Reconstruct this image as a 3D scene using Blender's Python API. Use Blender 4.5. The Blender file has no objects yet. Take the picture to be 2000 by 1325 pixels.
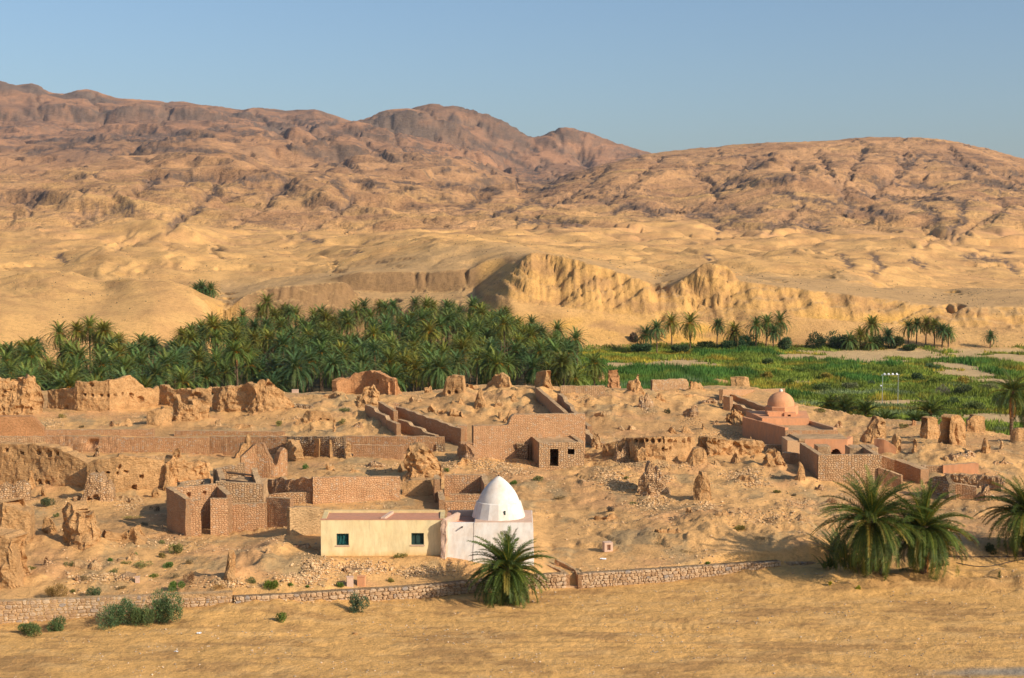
import bpy, math, random
import numpy as np
from mathutils import Vector, Matrix
random.seed(7); RNG = np.random.default_rng(7)
R = math.radians

# ------------------------------------------------------------------ camera, sky, sun, exposure
scene = bpy.context.scene
CZ, F, PITCH = 25.0, 2800.0, math.atan((662.5-490.0)/2800.0)
cam_d = bpy.data.cameras.new('camera'); cam = bpy.data.objects.new('camera', cam_d)
scene.collection.objects.link(cam); scene.camera = cam
cam.location = (0, 0, CZ); cam.rotation_euler = (math.pi/2-PITCH, 0, 0)
cam_d.sensor_width = 36; cam_d.lens = 50.4; cam_d.clip_start = 1; cam_d.clip_end = 20000
SUN = Vector((0.76, -0.54, 0.51)).normalized()          # direction towards the sun
world = bpy.data.worlds.new('World'); scene.world = world; world.use_nodes = True
wn = world.node_tree; wn.nodes.clear()
sky = wn.nodes.new('ShaderNodeTexSky'); sky.sky_type = 'NISHITA'; sky.sun_disc = False
sky.sun_elevation = math.asin(SUN.z); sky.sun_rotation = math.atan2(SUN.x, SUN.y)
sky.altitude = 300; sky.air_density = 1.12; sky.dust_density = 2.2; sky.ozone_density = 4.2
bg = wn.nodes.new('ShaderNodeBackground'); bg.inputs[1].default_value = 0.128
wo = wn.nodes.new('ShaderNodeOutputWorld')
wn.links.new(sky.outputs[0], bg.inputs[0]); wn.links.new(bg.outputs[0], wo.inputs[0])
sd = bpy.data.lights.new('sun', 'SUN'); sd.energy = 4.9; sd.angle = R(0.5); sd.color = (1.0, 0.89, 0.73)
sun = bpy.data.objects.new('sun', sd); scene.collection.objects.link(sun)
sun.rotation_euler = SUN.to_track_quat('Z', 'Y').to_euler()
vs = scene.view_settings
vs.view_transform = 'Standard'; vs.look = 'None'; vs.gamma = 1.0; vs.use_curve_mapping = False; vs.exposure = 0.06

# ------------------------------------------------------------------ helpers
C = scene.collection
CP, SP = math.cos(PITCH), math.sin(PITCH)
def pix(px, py):
    """photo pixel -> (u, s): the ray is x = u*y, z = CZ + s*y"""
    a = (px-1000)/F; b = (662.5-py)/F
    dy = CP + b*SP; dz = -SP + b*CP
    return a/dy, dz/dy
def zat(py, y): return CZ + pix(1000, py)[1]*y
_P = RNG.permutation(4096).astype(np.int32); _G = RNG.uniform(0, 2*np.pi, 4096)
_GX, _GY = np.cos(_G), np.sin(_G)
def noise(x, y):
    x = np.asarray(x, float); y = np.asarray(y, float)
    xi = np.floor(x).astype(np.int64); yi = np.floor(y).astype(np.int64)
    fx = x-xi; fy = y-yi
    u = fx*fx*fx*(fx*(fx*6-15)+10); v = fy*fy*fy*(fy*(fy*6-15)+10)
    def g(ix, iy, dx, dy):
        h = _P[(_P[ix & 4095]+iy) & 4095]
        return _GX[h]*dx+_GY[h]*dy
    a = g(xi, yi, fx, fy); b = g(xi+1, yi, fx-1, fy); c = g(xi, yi+1, fx, fy-1); d = g(xi+1, yi+1, fx-1, fy-1)
    return 1.5*((a*(1-u)+b*u)*(1-v)+(c*(1-u)+d*u)*v)
def fbm(x, y, n=4, g=0.5, off=0.0):
    r = 0; a = 1.0
    for i in range(n):
        r = r + a*noise(x+off+i*17.3, y-off+i*9.1); a *= g; x = x*2.03; y = y*2.03
    return r
def ridged(x, y, n=4, g=0.5, off=0.0):
    r = 0; a = 1.0
    for i in range(n):
        r = r + a*(1-np.abs(noise(x+off+i*11.7, y+off-i*5.3))*2.0); a *= g; x = x*2.1; y = y*2.1
    return r/2
def sstep(a, b, x):
    t = np.clip((x-a)/(b-a), 0, 1); return t*t*(3-2*t)
def tag(o, label=None, cat=None, group=None, kind=None):
    if label: o['label'] = label
    if cat: o['category'] = cat
    if group: o['group'] = group
    if kind: o['kind'] = kind
    return o
def link(o, parent=None):
    C.objects.link(o)
    if parent is not None: o.parent = parent
    return o
def empty(name, loc=(0, 0, 0), rz=0.0):
    o = bpy.data.objects.new(name, None); o.location = loc; o.rotation_euler = (0, 0, rz)
    o.empty_display_size = 0.5; C.objects.link(o); return o
def mesh_np(name, V, faces, mat=None, col=None, uv=None, smooth=False):
    """V (n,3); faces: list of (k,m) int arrays of equal-size polygons"""
    me = bpy.data.meshes.new(name); V = np.asarray(V, np.float32)
    if not isinstance(faces, (list, tuple)): faces = [faces]
    faces = [np.asarray(f, np.int32) for f in faces if len(f)]
    nl = sum(f.size for f in faces); nf = sum(len(f) for f in faces)
    me.vertices.add(len(V)); me.vertices.foreach_set('co', V.ravel())
    me.loops.add(nl); li = np.concatenate([f.ravel() for f in faces]); me.loops.foreach_set('vertex_index', li)
    tot = np.concatenate([np.full(len(f), f.shape[1], np.int32) for f in faces])
    st = np.concatenate([[0], np.cumsum(tot)[:-1]]).astype(np.int32)
    me.polygons.add(nf); me.polygons.foreach_set('loop_start', st); me.polygons.foreach_set('loop_total', tot)
    me.polygons.foreach_set('use_smooth', np.full(nf, bool(smooth)))
    if col is not None:
        a = me.color_attributes.new('Col', 'FLOAT_COLOR', 'POINT')
        c = np.ones((len(V), 4), np.float32); c[:, :3] = col; a.data.foreach_set('color', c.ravel())
    if uv is not None:
        ul = me.uv_layers.new(name='UVMap'); ul.data.foreach_set('uv', np.asarray(uv, np.float32)[li].ravel())
    if mat: me.materials.append(mat)
    me.update(calc_edges=True); return me
def obj(name, me, parent=None, loc=None):
    o = bpy.data.objects.new(name, me); link(o, parent)
    if loc is not None: o.location = loc
    return o

# ------------------------------------------------------------------ materials
def nt(name):
    m = bpy.data.materials.new(name); m.use_nodes = True; t = m.node_tree
    b = t.nodes['Principled BSDF']; b.inputs['Roughness'].default_value = 0.95
    b.inputs['Specular IOR Level'].default_value = 0.15
    return m, t, b
def nd(t, typ, **kw):
    n = t.nodes.new(typ)
    for k, v in kw.items():
        if k in n.inputs: n.inputs[k].default_value = v
        else: setattr(n, k, v)
    return n
def ramp(t, src, pts):
    r = t.nodes.new('ShaderNodeValToRGB'); e = r.color_ramp.elements
    while len(e) < len(pts): e.new(0.5)
    for k, (p, c) in enumerate(pts):
        e[k].position = p; e[k].color = (c, c, c, 1) if not hasattr(c, '__len__') else (*c, 1)
    t.links.new(src, r.inputs[0]); return r.outputs[0]
def mixc(t, a, b, fac, mode='MIX'):
    n = t.nodes.new('ShaderNodeMix'); n.data_type = 'RGBA'; n.blend_type = mode
    for s, v in ((n.inputs[0], fac), (n.inputs[6], a), (n.inputs[7], b)):
        if isinstance(v, bpy.types.NodeSocket): t.links.new(v, s)
        elif hasattr(v, '__len__'): s.default_value = (*v, 1) if len(v) == 3 else v
        else: s.default_value = v
    return n.outputs[2]
def mth(t, op, a, b=0.5, c=None):
    n = t.nodes.new('ShaderNodeMath'); n.operation = op
    for s, v in zip(n.inputs, (a, b, c)):
        if v is None: continue
        if isinstance(v, bpy.types.NodeSocket): t.links.new(v, s)
        else: s.default_value = v
    return n.outputs[0]
def vmap(t, src, scale):
    n = t.nodes.new('ShaderNodeMapping'); n.inputs['Scale'].default_value = scale
    t.links.new(src, n.inputs[0]); return n.outputs[0]
def nz(t, vec, scale, detail=4, rough=0.55, dist=0.0):
    n = nd(t, 'ShaderNodeTexNoise', Scale=scale, Detail=detail, Roughness=rough, Distortion=dist)
    t.links.new(vec, n.inputs['Vector']); return n.outputs[0]
def bump(t, b, h, strength=0.5, dist=0.1, prev=None):
    n = nd(t, 'ShaderNodeBump', Strength=strength, Distance=dist); t.links.new(h, n.inputs['Height'])
    if prev is not None: t.links.new(prev, n.inputs['Normal'])
    t.links.new(n.outputs[0], b.inputs['Normal']); return n.outputs[0]
def terrain_mat(name, s1, s2, bd, stretch=1.0, var=0.35, zs=1.0, spk=0.7):
    m, t, b = nt(name)
    at = nd(t, 'ShaderNodeAttribute', attribute_name='Col').outputs[0]
    co = nd(t, 'ShaderNodeTexCoord').outputs['Object']; v = vmap(t, co, (1/stretch, 1, zs))
    n1 = nz(t, v, s1, 6, 0.65); n2 = nz(t, v, s2, 5, 0.7); n3 = nz(t, co, s2*3.1, 3, 0.65)
    k = mth(t, 'ADD', mth(t, 'MULTIPLY', n1, 0.5), mth(t, 'MULTIPLY', n2, 0.5))
    g = ramp(t, k, [(0.3, 1-var*1.3), (0.5, 1.0), (0.7, 1+var*0.6)])
    sp = ramp(t, n3, [(0.30, 0.55), (0.42, 1.0), (0.62, 1.0), (0.72, 1.18)])  # speckle: clod and pebble shading put into the colour, over the same bump
    t.links.new(mixc(t, mixc(t, at, g, 1.0, 'MULTIPLY'), sp, spk, 'MULTIPLY'), b.inputs['Base Color'])
    p = bump(t, b, n1, 0.9, bd*3); p = bump(t, b, n2, 0.9, bd, p); bump(t, b, n3, 0.8, bd*0.5, p)
    return m
M_GROUND = terrain_mat('sandy_ground', 0.8, 4.2, 0.11, 1.15, 0.33, spk=0.5)
M_HILLS = terrain_mat('hill_ground', 0.12, 0.9, 0.35, 1.0, 0.3)
M_MOUNT = terrain_mat('mountain_ground', 0.018, 0.12, 3.0, 1.0, 0.32, 2.5)
def mud_mat(name, base, courses=0.35, light=1.0):
    m, t, b = nt(name)
    co = nd(t, 'ShaderNodeTexCoord'); v = co.outputs['Object']; uv = co.outputs['UV']
    n1 = nz(t, v, 0.6, 5, 0.6); n2 = nz(t, vmap(t, v, (1, 1, 1.8)), 4.2, 6, 0.72)
    c = [x*light for x in base]
    col = mixc(t, [x*0.72 for x in c], [min(1, x*1.18) for x in c], ramp(t, n1, [(0.32, 0.0), (0.68, 1.0)]))
    col = mixc(t, col, ramp(t, n2, [(0.3, 0.42), (0.45, 0.95), (0.75, 1.18)]), 0.85, 'MULTIPLY')  # colour darkened in the bump's pits, painting in their shade
    br = nd(t, 'ShaderNodeTexBrick', Scale=1.0); br.inputs['Brick Width'].default_value = 0.42; br.inputs['Row Height'].default_value = 0.2
    br.inputs['Mortar Size'].default_value = 0.035; br.inputs['Mortar Smooth'].default_value = 0.8
    br.inputs['Color1'].default_value = (1, 1, 1, 1); br.inputs['Color2'].default_value = (.8, .8, .8, 1); br.inputs['Mortar'].default_value = (0, 0, 0, 1)
    w = nd(t, 'ShaderNodeVectorMath', operation='ADD'); t.links.new(uv, w.inputs[0])
    ws = nd(t, 'ShaderNodeVectorMath', operation='SCALE'); wn_ = nd(t, 'ShaderNodeTexNoise', Scale=1.7, Detail=3)
    t.links.new(uv, wn_.inputs['Vector']); t.links.new(wn_.outputs[1], ws.inputs[0]); ws.inputs['Scale'].default_value = 0.25
    t.links.new(ws.outputs[0], w.inputs[1]); t.links.new(w.outputs[0], br.inputs['Vector'])
    k = mth(t, 'MULTIPLY', br.outputs[0], ramp(t, n1, [(0.4, courses*0.4), (0.6, courses)]))
    t.links.new(col, b.inputs['Base Color'])
    p = bump(t, b, k, 0.9, 0.07); bump(t, b, n2, 1.0, 0.24, p)
    return m
def stone_mat(name, lo, hi, mortar, sx=3.4, sy=5.6, gap=0.1, bd=0.07, wash=0.0):
    """coursed rubble: distorted cells in wall UV space (metres)"""
    m, t, b = nt(name)
    co = nd(t, 'ShaderNodeTexCoord'); uv = co.outputs['UV']; v = co.outputs['Object']
    w = nd(t, 'ShaderNodeVectorMath', operation='ADD'); t.links.new(uv, w.inputs[0])
    ws = nd(t, 'ShaderNodeVectorMath', operation='SCALE'); n_ = nd(t, 'ShaderNodeTexNoise', Scale=2.0, Detail=2)
    t.links.new(uv, n_.inputs['Vector']); t.links.new(n_.outputs[1], ws.inputs[0]); ws.inputs['Scale'].default_value = 0.128
    t.links.new(ws.outputs[0], w.inputs[1]); q = vmap(t, w.outputs[0], (sx, sy, 1))
    a = nd(t, 'ShaderNodeTexVoronoi', Scale=1.0, Randomness=0.72); a.voronoi_dimensions = '2D'; t.links.new(q, a.inputs['Vector'])
    e = nd(t, 'ShaderNodeTexVoronoi', Scale=1.0, Randomness=0.72); e.voronoi_dimensions = '2D'; e.feature = 'DISTANCE_TO_EDGE'
    t.links.new(q, e.inputs['Vector'])
    sep = nd(t, 'ShaderNodeSeparateColor'); t.links.new(a.outputs['Color'], sep.inputs[0])
    c = mixc(t, lo, hi, sep.outputs[0])
    pale = ramp(t, sep.outputs[1], [(0.86, 0.0), (0.9, 0.6)]); c = mixc(t, c, (0.62, 0.5, 0.36), pale)
    n1 = nz(t, v, 0.7, 4, 0.6); n2 = nz(t, v, 9, 4, 0.7)
    j = ramp(t, e.outputs['Distance'], [(0.0, 0.0), (gap, 1.0)])
    c = mixc(t, mortar, c, j)
    if wash: c = mixc(t, c, mortar, ramp(t, n1, [(0.35, 0.0), (0.6, wash)]))
    c = mixc(t, c, ramp(t, n1, [(0.3, 0.72), (0.7, 1.15)]), 0.8, 'MULTIPLY')
    c = mixc(t, c, ramp(t, n2, [(0.3, 0.7), (0.6, 1.1)]), 0.7, 'MULTIPLY')
    t.links.new(c, b.inputs['Base Color'])
    p = bump(t, b, ramp(t, e.outputs['Distance'], [(0.0, 0.0), (gap*2.2, 1.0)]), 1.0, bd); bump(t, b, n2, 0.6, 0.04, p)
    return m
def plaster_mat(name, base, stain, amt=0.5, nscale=0.8, bd=0.02):
    m, t, b = nt(name); v = nd(t, 'ShaderNodeTexCoord').outputs['Object']
    n1 = nz(t, v, nscale, 6, 0.65); n2 = nz(t, vmap(t, v, (1, 1, 0.35)), nscale*3.5, 5, 0.7)
    c = mixc(t, base, stain, ramp(t, n1, [(0.42, 0.0), (0.72, amt)]))
    c = mixc(t, c, ramp(t, n2, [(0.3, 0.82), (0.6, 1.06)]), 0.8, 'MULTIPLY')
    t.links.new(c, b.inputs['Base Color']); bump(t, b, n2, 0.6, bd); return m
M_MUD = mud_mat('eroded_mud', (0.61, 0.345, 0.145))
M_MUDP = mud_mat('pale_mud', (0.63, 0.39, 0.185))
M_MUDR = mud_mat('reddish_mud', (0.56, 0.28, 0.12), 0.5)
M_BRICK = stone_mat('red_brickwork', (0.56, 0.27, 0.125), (0.67, 0.39, 0.19), (0.40, 0.22, 0.10), 4.4, 7.0, 0.10, 0.055, 0.35)
M_STONE = stone_mat('rubble_masonry', (0.54, 0.31, 0.15), (0.70, 0.45, 0.24), (0.38, 0.22, 0.105), 4.0, 5.6, 0.11, 0.065, 0.4)
M_OSTONE = stone_mat('orange_masonry', (0.56, 0.29, 0.135), (0.69, 0.41, 0.21), (0.50, 0.27, 0.13), 4.2, 6.0, 0.10, 0.05, 0.75)
M_DSTONE = stone_mat('dry_rubble', (0.38, 0.23, 0.12), (0.62, 0.42, 0.23), (0.17, 0.10, 0.05), 3.6, 4.8, 0.14, 0.10)
M_ORANGE = plaster_mat('orange_render', (0.60, 0.28, 0.13), (0.48, 0.26, 0.15), 0.8)
M_DOME = plaster_mat('dome_render', (0.66, 0.31, 0.145), (0.54, 0.27, 0.15), 0.5)
M_YELLOW = plaster_mat('pale_yellow_render', (0.66, 0.50, 0.25), (0.60, 0.37, 0.14), 0.55, 0.5)
M_WHITE = plaster_mat('whitewash', (0.76, 0.70, 0.62), (0.64, 0.47, 0.33), 0.75, 0.7)
M_ROOF = plaster_mat('pink_roof_render', (0.56, 0.26, 0.15), (0.46, 0.25, 0.16), 0.8)
M_CAP = mud_mat('sandy_wall_cap', (0.58, 0.37, 0.19), 0.0)
def plain(name, c, rough=0.8, nscale=3.0, amt=0.25, metal=0.0):
    m, t, b = nt(name); v = nd(t, 'ShaderNodeTexCoord').outputs['Object']
    n = nz(t, v, nscale, 4, 0.6); g = ramp(t, n, [(0.3, 1-amt), (0.7, 1+amt*0.6)])
    t.links.new(mixc(t, c, g, 1.0, 'MULTIPLY'), b.inputs['Base Color']); b.inputs['Roughness'].default_value = rough
    b.inputs['Metallic'].default_value = metal; return m
M_DARK = plain('dark_timber', (0.07, 0.045, 0.03)); M_GREENP = plain('teal_cloth', (0.015, 0.09, 0.085), 0.5, 6, 0.5)
M_FRAME = plain('dark_green_paint', (0.03, 0.06, 0.05), 0.6); M_INT = plain('dim_interior', (0.16, 0.10, 0.06))
M_METAL = plain('galvanised_metal', (0.45, 0.47, 0.48), 0.45, 5, 0.15, 0.4); M_LAMP = plain('lamp_glass', (0.75, 0.76, 0.78), 0.3)
M_PIPE = plain('black_hose', (0.03, 0.03, 0.035), 0.5); M_BOX = plaster_mat('pink_block_render', (0.62, 0.42, 0.30), (0.5, 0.33, 0.22))
M_TRASH = plain('white_plastic', (0.75, 0.76, 0.76), 0.4)
M_TRUNK = plain('palm_bark', (0.17, 0.105, 0.06), 0.95, 7, 0.6)
def vcol_mat(name, rough=0.9, trans=0.0, jitter=0.0, spec=0.15):
    m, t, b = nt(name); at = nd(t, 'ShaderNodeAttribute', attribute_name='Col').outputs[0]
    c = at
    if jitter:
        oi = nd(t, 'ShaderNodeObjectInfo').outputs['Random']
        c = mixc(t, c, ramp(t, oi, [(0.0, 1-jitter), (1.0, 1+jitter)]), 1.0, 'MULTIPLY')
        c2 = mixc(t, c, (1.35, 1.05, 0.7), 1.0, 'MULTIPLY')
        c = mixc(t, c, c2, mth(t, 'FRACT', mth(t, 'MULTIPLY', oi, 7.13), 0))
    t.links.new(c, b.inputs['Base Color']); b.inputs['Roughness'].default_value = rough
    b.inputs['Specular IOR Level'].default_value = spec
    if trans:
        ts = nd(t, 'ShaderNodeBsdfTranslucent'); t.links.new(c, ts.inputs[0])
        mx = nd(t, 'ShaderNodeMixShader'); mx.inputs[0].default_value = trans
        t.links.new(b.outputs[0], mx.inputs[1]); t.links.new(ts.outputs[0], mx.inputs[2])
        t.links.new(mx.outputs[0], t.nodes['Material Output'].inputs[0])
    return m
M_LEAF = vcol_mat('palm_leaf', 0.55, 0.2, 0.22, 0.22); M_REED = vcol_mat('reed_leaf', 0.7, 0.25)
M_ROCK = vcol_mat('loose_rock', 0.95); M_BUSH = vcol_mat('shrub_leaf', 0.8, 0.2, 0.12)
def rock_stone_mat():
    m, t, b = nt('wall_stone'); co = nd(t, 'ShaderNodeTexCoord').outputs['Object']
    oi = nd(t, 'ShaderNodeObjectInfo').outputs['Random']
    c = ramp(t, oi, [(0.0, (0.40, 0.245, 0.13)), (0.35, (0.52, 0.33, 0.18)), (0.7, (0.58, 0.41, 0.25)), (0.93, (0.44, 0.30, 0.19)), (1.0, (0.33, 0.27, 0.22))])
    n = nz(t, co, 4, 5, 0.7); c = mixc(t, c, ramp(t, n, [(0.3, 0.7), (0.65, 1.12)]), 1.0, 'MULTIPLY')
    t.links.new(c, b.inputs['Base Color']); bump(t, b, n, 0.7, 0.08); return m
M_WSTONE = rock_stone_mat()
# ------------------------------------------------------------------ terrain: one sheet, rows by distance y, columns by u = x/y
def seg(a, b, r): n = max(2, int(math.log(b/a)/r)); return np.exp(np.linspace(math.log(a), math.log(b), n, endpoint=False))
Y = np.concatenate([seg(12, 76, 0.12), seg(76, 150, 0.003), seg(150, 245, 0.0036), seg(245, 385, 0.008), seg(385, 500, 0.0022),
                    seg(500, 1200, 0.0038), seg(1200, 6000, 0.0042), seg(6000, 9000, 0.1), [9000]])
ui = np.linspace(-0.395, 0.395, 700); ue = np.array([0.41, 0.44, 0.49, 0.56, 0.66, 0.8, 1.0, 1.3])
U = np.concatenate([-ue[::-1], ui, ue])
NR, NC = len(Y), len(U); YY, UU = np.meshgrid(Y, U, indexing='ij'); XX = UU*YY
def interp_px(px, knots, at=700):
    k = sorted(knots); return np.interp(px, [a for a, _ in k], [b for _, b in k])
PXC = 1000 + U*F*CP                                         # photo column that each grid column shows (near the horizon)
# --- far tables: layer -> knots (px, D, py)
FAR = [
 [(-300,320,689),(0,325,None),(250,335,None),(400,350,None),(455,415,None),(700,430,None),(930,425,None),(1000,392,None),(1200,405,None),(1400,415,None),(1600,402,None),(1800,395,None),(2000,393,None)],
 [(0,365,608),(150,368,622),(300,368,610),(400,370,640),(450,436,610),(600,440,612),(700,440,610),(930,438,606),(1000,426,590),(1100,424,600),(1250,428,618),(1300,432,610),(1450,430,602),(1600,430,622),(1800,428,640),(2000,428,640)],
 [(0,430,545),(80,430,532),(140,430,540),(200,420,556),(260,408,547),(330,404,548),(380,400,566),(440,402,612),(480,450,574),(520,452,560),(600,452,556),(670,453,551),(684,456,555),(692,452,578),(705,449,584),(800,449,586),(925,449,588),(950,448,572),(1000,443,530),(1035,440,492),(1100,439,500),(1200,441,528),(1270,444,550),(1285,449,575),(1310,449,560),(1350,444,535),(1375,442,512),(1425,442,520),(1440,444,548),(1500,443,556),(1620,443,570),(1750,442,586),(1850,441,600),(2000,441,598)],
 [(0,475,565),(200,475,570),(330,470,580),(440,476,585),(600,476,560),(690,472,571),(800,472,573),(925,471,572),(942,472,552),(960,474,538),(1000,474,510),(1035,474,497),(1200,474,535),(1285,474,558),(1375,474,532),(1440,474,546),(1620,474,562),(1850,474,585),(2000,474,583)],
 [(0,500,560),(200,500,560),(330,500,570),(440,500,573),(600,490,553),(675,481,540),(700,479.5,536),(800,479.5,532),(920,479,529),(945,484,512),(960,486,505),(1000,488,494),(1035,490,492),(1200,490,528),(1285,490,548),(1375,490,530),(1440,490,542),(1620,490,556),(1850,490,578),(2000,490,575)],
 [(0,640,500),(110,640,502),(200,620,484),(330,620,489),(450,620,508),(600,600,525),(700,580,515),(850,560,481),(950,540,482),(1000,530,485),(1100,560,500),(1300,620,515),(1500,640,528),(1700,640,546),(1850,640,565),(2000,640,575)],
 [(0,760,510),(200,760,497),(400,760,508),(600,740,515),(850,740,492),(1000,720,492),(1300,720,500),(1500,720,517),(1700,720,530),(1850,720,548),(2000,720,560)],
 [(0,1000,458),(150,1000,464),(300,950,446),(380,950,456),(450,950,472),(600,950,460),(700,950,472),(900,950,455),(1000,900,465),(1200,950,470),(1400,950,482),(1500,950,474),(1700,950,470),(1800,950,476),(1900,950,498),(2000,950,508)],
 [(0,1150,458),(200,1150,452),(400,1150,450),(700,1150,462),(1000,1100,462),(1300,1100,470),(1700,1100,474),(2000,1100,490)],
 [(0,1800,352),(200,1800,343),(400,1800,335),(560,1750,340),(640,1700,345),(700,1700,372),(850,1600,392),(1000,1500,402),(1200,1500,420),(1400,1500,430),(1700,1600,430),(2000,1600,430)],
 [(0,2250,350),(400,2250,342),(700,2200,360),(1000,2000,388),(1100,2000,392),(1400,2000,400),(2000,2000,400)],
 [(0,3000,285),(130,3000,278),(230,3000,266),(400,3000,270),(560,3000,282),(650,2900,292),(800,2800,316),(950,2800,338),(1050,2800,352),(1200,2800,360),(2000,2800,370)],
 [(0,3900,243),(100,3900,243),(200,3900,246),(300,3900,242),(420,3900,250),(480,3900,256),(600,3900,262),(700,3700,275),(800,3600,300),(1000,3600,335),(1200,3600,345),(2000,3600,360)],
 [(0,3985,207),(60,3985,210),(110,3985,205),(200,3985,208),(260,3985,203),(330,3985,206),(400,3985,213),(440,3985,228),(480,3985,240),(600,3985,250),(700,3800,262),(760,3760,250),(850,3760,255),(900,3760,270),(1000,3760,300),(1200,3760,320),(2000,3760,358)],
 [(0,4400,162),(30,4400,166),(70,4400,167),(100,4400,180),(140,4400,183),(180,4400,177),(230,4400,196),(300,4400,199),(400,4350,208),(480,4300,217),(560,4300,229),(620,4250,224),(690,4200,246),(740,4000,224),(800,4000,214),(830,4000,203),(885,4000,200),(930,4000,217),(1000,4000,245),(1040,4000,272),(1085,4000,250),(1115,4000,248),(1160,4000,264),(1200,4000,281),(1280,4000,300),(1400,4000,330),(2000,4000,350)],
 [(0,6500,300),(2000,6500,330)],
 [(0,9000,440),(2000,9000,440)]]
MTN = [  # the broad mountain on the right
 [(1000,1150,480),(1300,1100,476),(1500,1080,478),(1700,1080,476),(2000,1100,492)],
 [(1000,1320,455),(1100,1320,452),(1300,1300,446),(1500,1300,440),(1700,1280,446),(1850,1280,440),(2000,1280,455)],
 [(1000,1600,440),(1050,1600,420),(1150,1560,408),(1250,1560,392),(1330,1560,398),(1450,1560,372),(1550,1560,348),(1650,1560,372),(1800,1560,392),(1900,1560,380),(2000,1560,384)],
 [(1000,1850,450),(1060,1850,400),(1200,1850,352),(1400,1850,340),(1500,1850,322),(1560,1800,340),(1700,1850,332),(1800,1850,345),(1920,1850,338),(2000,1850,352)],
 [(1000,2400,470),(1050,2400,392),(1080,2400,362),(1110,2400,342),(1180,2400,322),(1250,2400,305),(1300,2400,297),(1400,2400,288),(1500,2400,281),(1600,2400,277),(1690,2400,270),(1800,2400,270),(1860,2400,277),(1920,2400,292),(2000,2400,314),(2200,2400,330)],
 [(1000,3200,520),(2000,3200,480)]]
KER = np.exp(-np.linspace(-2.2, 2.2, 13)**2); KER /= KER.sum()
def gs(a): return np.convolve(np.pad(a, 6, mode='edge'), KER, 'valid')
PEAK = [  # dark rocky massif left of the summit
 [(560,3150,300),(700,3150,300),(800,3150,318),(900,3150,330),(1000,3150,348)],
 [(560,3400,292),(620,3400,272),(700,3400,268),(800,3400,285),(880,3400,300),(960,3400,318),(1000,3400,340)],
 [(560,3480,290),(615,3480,268),(650,3480,254),(690,3480,241),(730,3480,226),(760,3480,219),(800,3480,218),(835,3480,230),(860,3480,246),(895,3480,262),(930,3480,285),(1000,3480,340)],
 [(560,3800,290),(700,3800,262),(800,3800,232),(900,3800,270),(1000,3800,350)],
 [(560,4000,500),(1000,4000,500)]]
def table(T):
    D = np.zeros((len(T), NC)); Z = np.zeros((len(T), NC))
    for i, L in enumerate(T):
        us = [pix(p, 490)[0] for p, _, _ in L]
        d = np.interp(U, us, [q[1] for q in L])
        z = np.array([-3.0 if q[2] is None else zat(q[2], q[1]) for q in L]); z = np.interp(U, us, z)
        if L[0][2] is not None and L is T[0] and T is FAR: z[:] = -3
        if T is FAR and i == 0: z[:] = -3.0
        D[i] = gs(d); Z[i] = gs(z)
    return D, Z
def evalt(T, mixlin, before):
    D, Z = table(T); out = np.full((NR, NC), before)
    for i in range(len(T)-1):
        t = (YY-D[i])/(D[i+1]-D[i]); m = (t >= 0) & (t <= 1)
        ml = 1.0 if (T is FAR and i in (1, 3)) or T is PEAK else mixlin
        w = t*t*(3-2*t)*(1-ml)+t*ml
        v = Z[i]+(Z[i+1]-Z[i])*w
        out = np.where(m, v, out)
    out = np.where(YY > D[-1], Z[-1], out); return out
# warp the sampling distance so ridges wander
far = evalt(FAR, 0.45, -3.0)
mt = evalt(MTN, 0.35, -200.0); mt = np.where(PXC[None, :] < 1010, -200, mt)
k = 6.0*YY/1000; dlt = np.clip((mt-far)/k, -30, 30); far = np.where(mt < -150, far, far+k*np.log1p(np.exp(dlt)))
pk = evalt(PEAK, 1.0, -200.0); pk = np.where((PXC[None, :] < 575) | (PXC[None, :] > 985), -200, pk)
rockp = sstep(0, 1, 1.0*(pk > far-4)*(YY > 3380)*(YY < 3520)*1.0)
pkd = np.clip((pk-far)/18.0, -30, 30); far = np.where(pk < -150, far, far+18.0*np.log1p(np.exp(pkd)))
LY = np.log(YY); 
# fractal hills, amplitude grows with distance
hillmask = sstep(0, 22, far+3)*sstep(440, 560, YY)+sstep(0, 6, far+3)*sstep(340, 420, YY)*(1-sstep(430, 470, YY))*(PXC[None, :] < 440)*0.5
cxy = (UU*9.0, LY*9.0)
wx = fbm(cxy[0]*1.3, cxy[1]*1.3, 3, 0.5, 3.1)*0.35; wy = fbm(cxy[0]*1.3, cxy[1]*1.3, 3, 0.5, 8.7)*0.35
def billow(x, y, n, g, off):
    r = 0; a = 1.0
    for i in range(n):
        v = noise(x+off+i*11.7, y+off-i*5.3); r = r+a*np.sqrt(v*v+0.004)*1.6; a *= g; x = x*2.1; y = y*2.1
    return r
fq = 0.72+0.38*(1-sstep(900, 1500, YY))
rg = billow((cxy[0]+wx*1.4)*0.8, (cxy[1]+wy*1.8)*0.30, 3, 0.36, 2.0)
rg2 = billow((cxy[0]+wx)*4.4, (cxy[1]+wy)*1.5, 3, 0.5, 5.5)
far = far + hillmask*YY*(0.010+0.0045*sstep(900, 1500, YY))*(0.85*(rg-0.5)+0.11*(rg2-0.4))*(1-0.7*sstep(3300, 3900, YY))*(1-0.8*((mt > -100)*sstep(1950, 2250, YY)*(1-sstep(2900, 3200, YY))))*(1-0.4*(mt > -100)*sstep(1150, 1400, YY))
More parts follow.
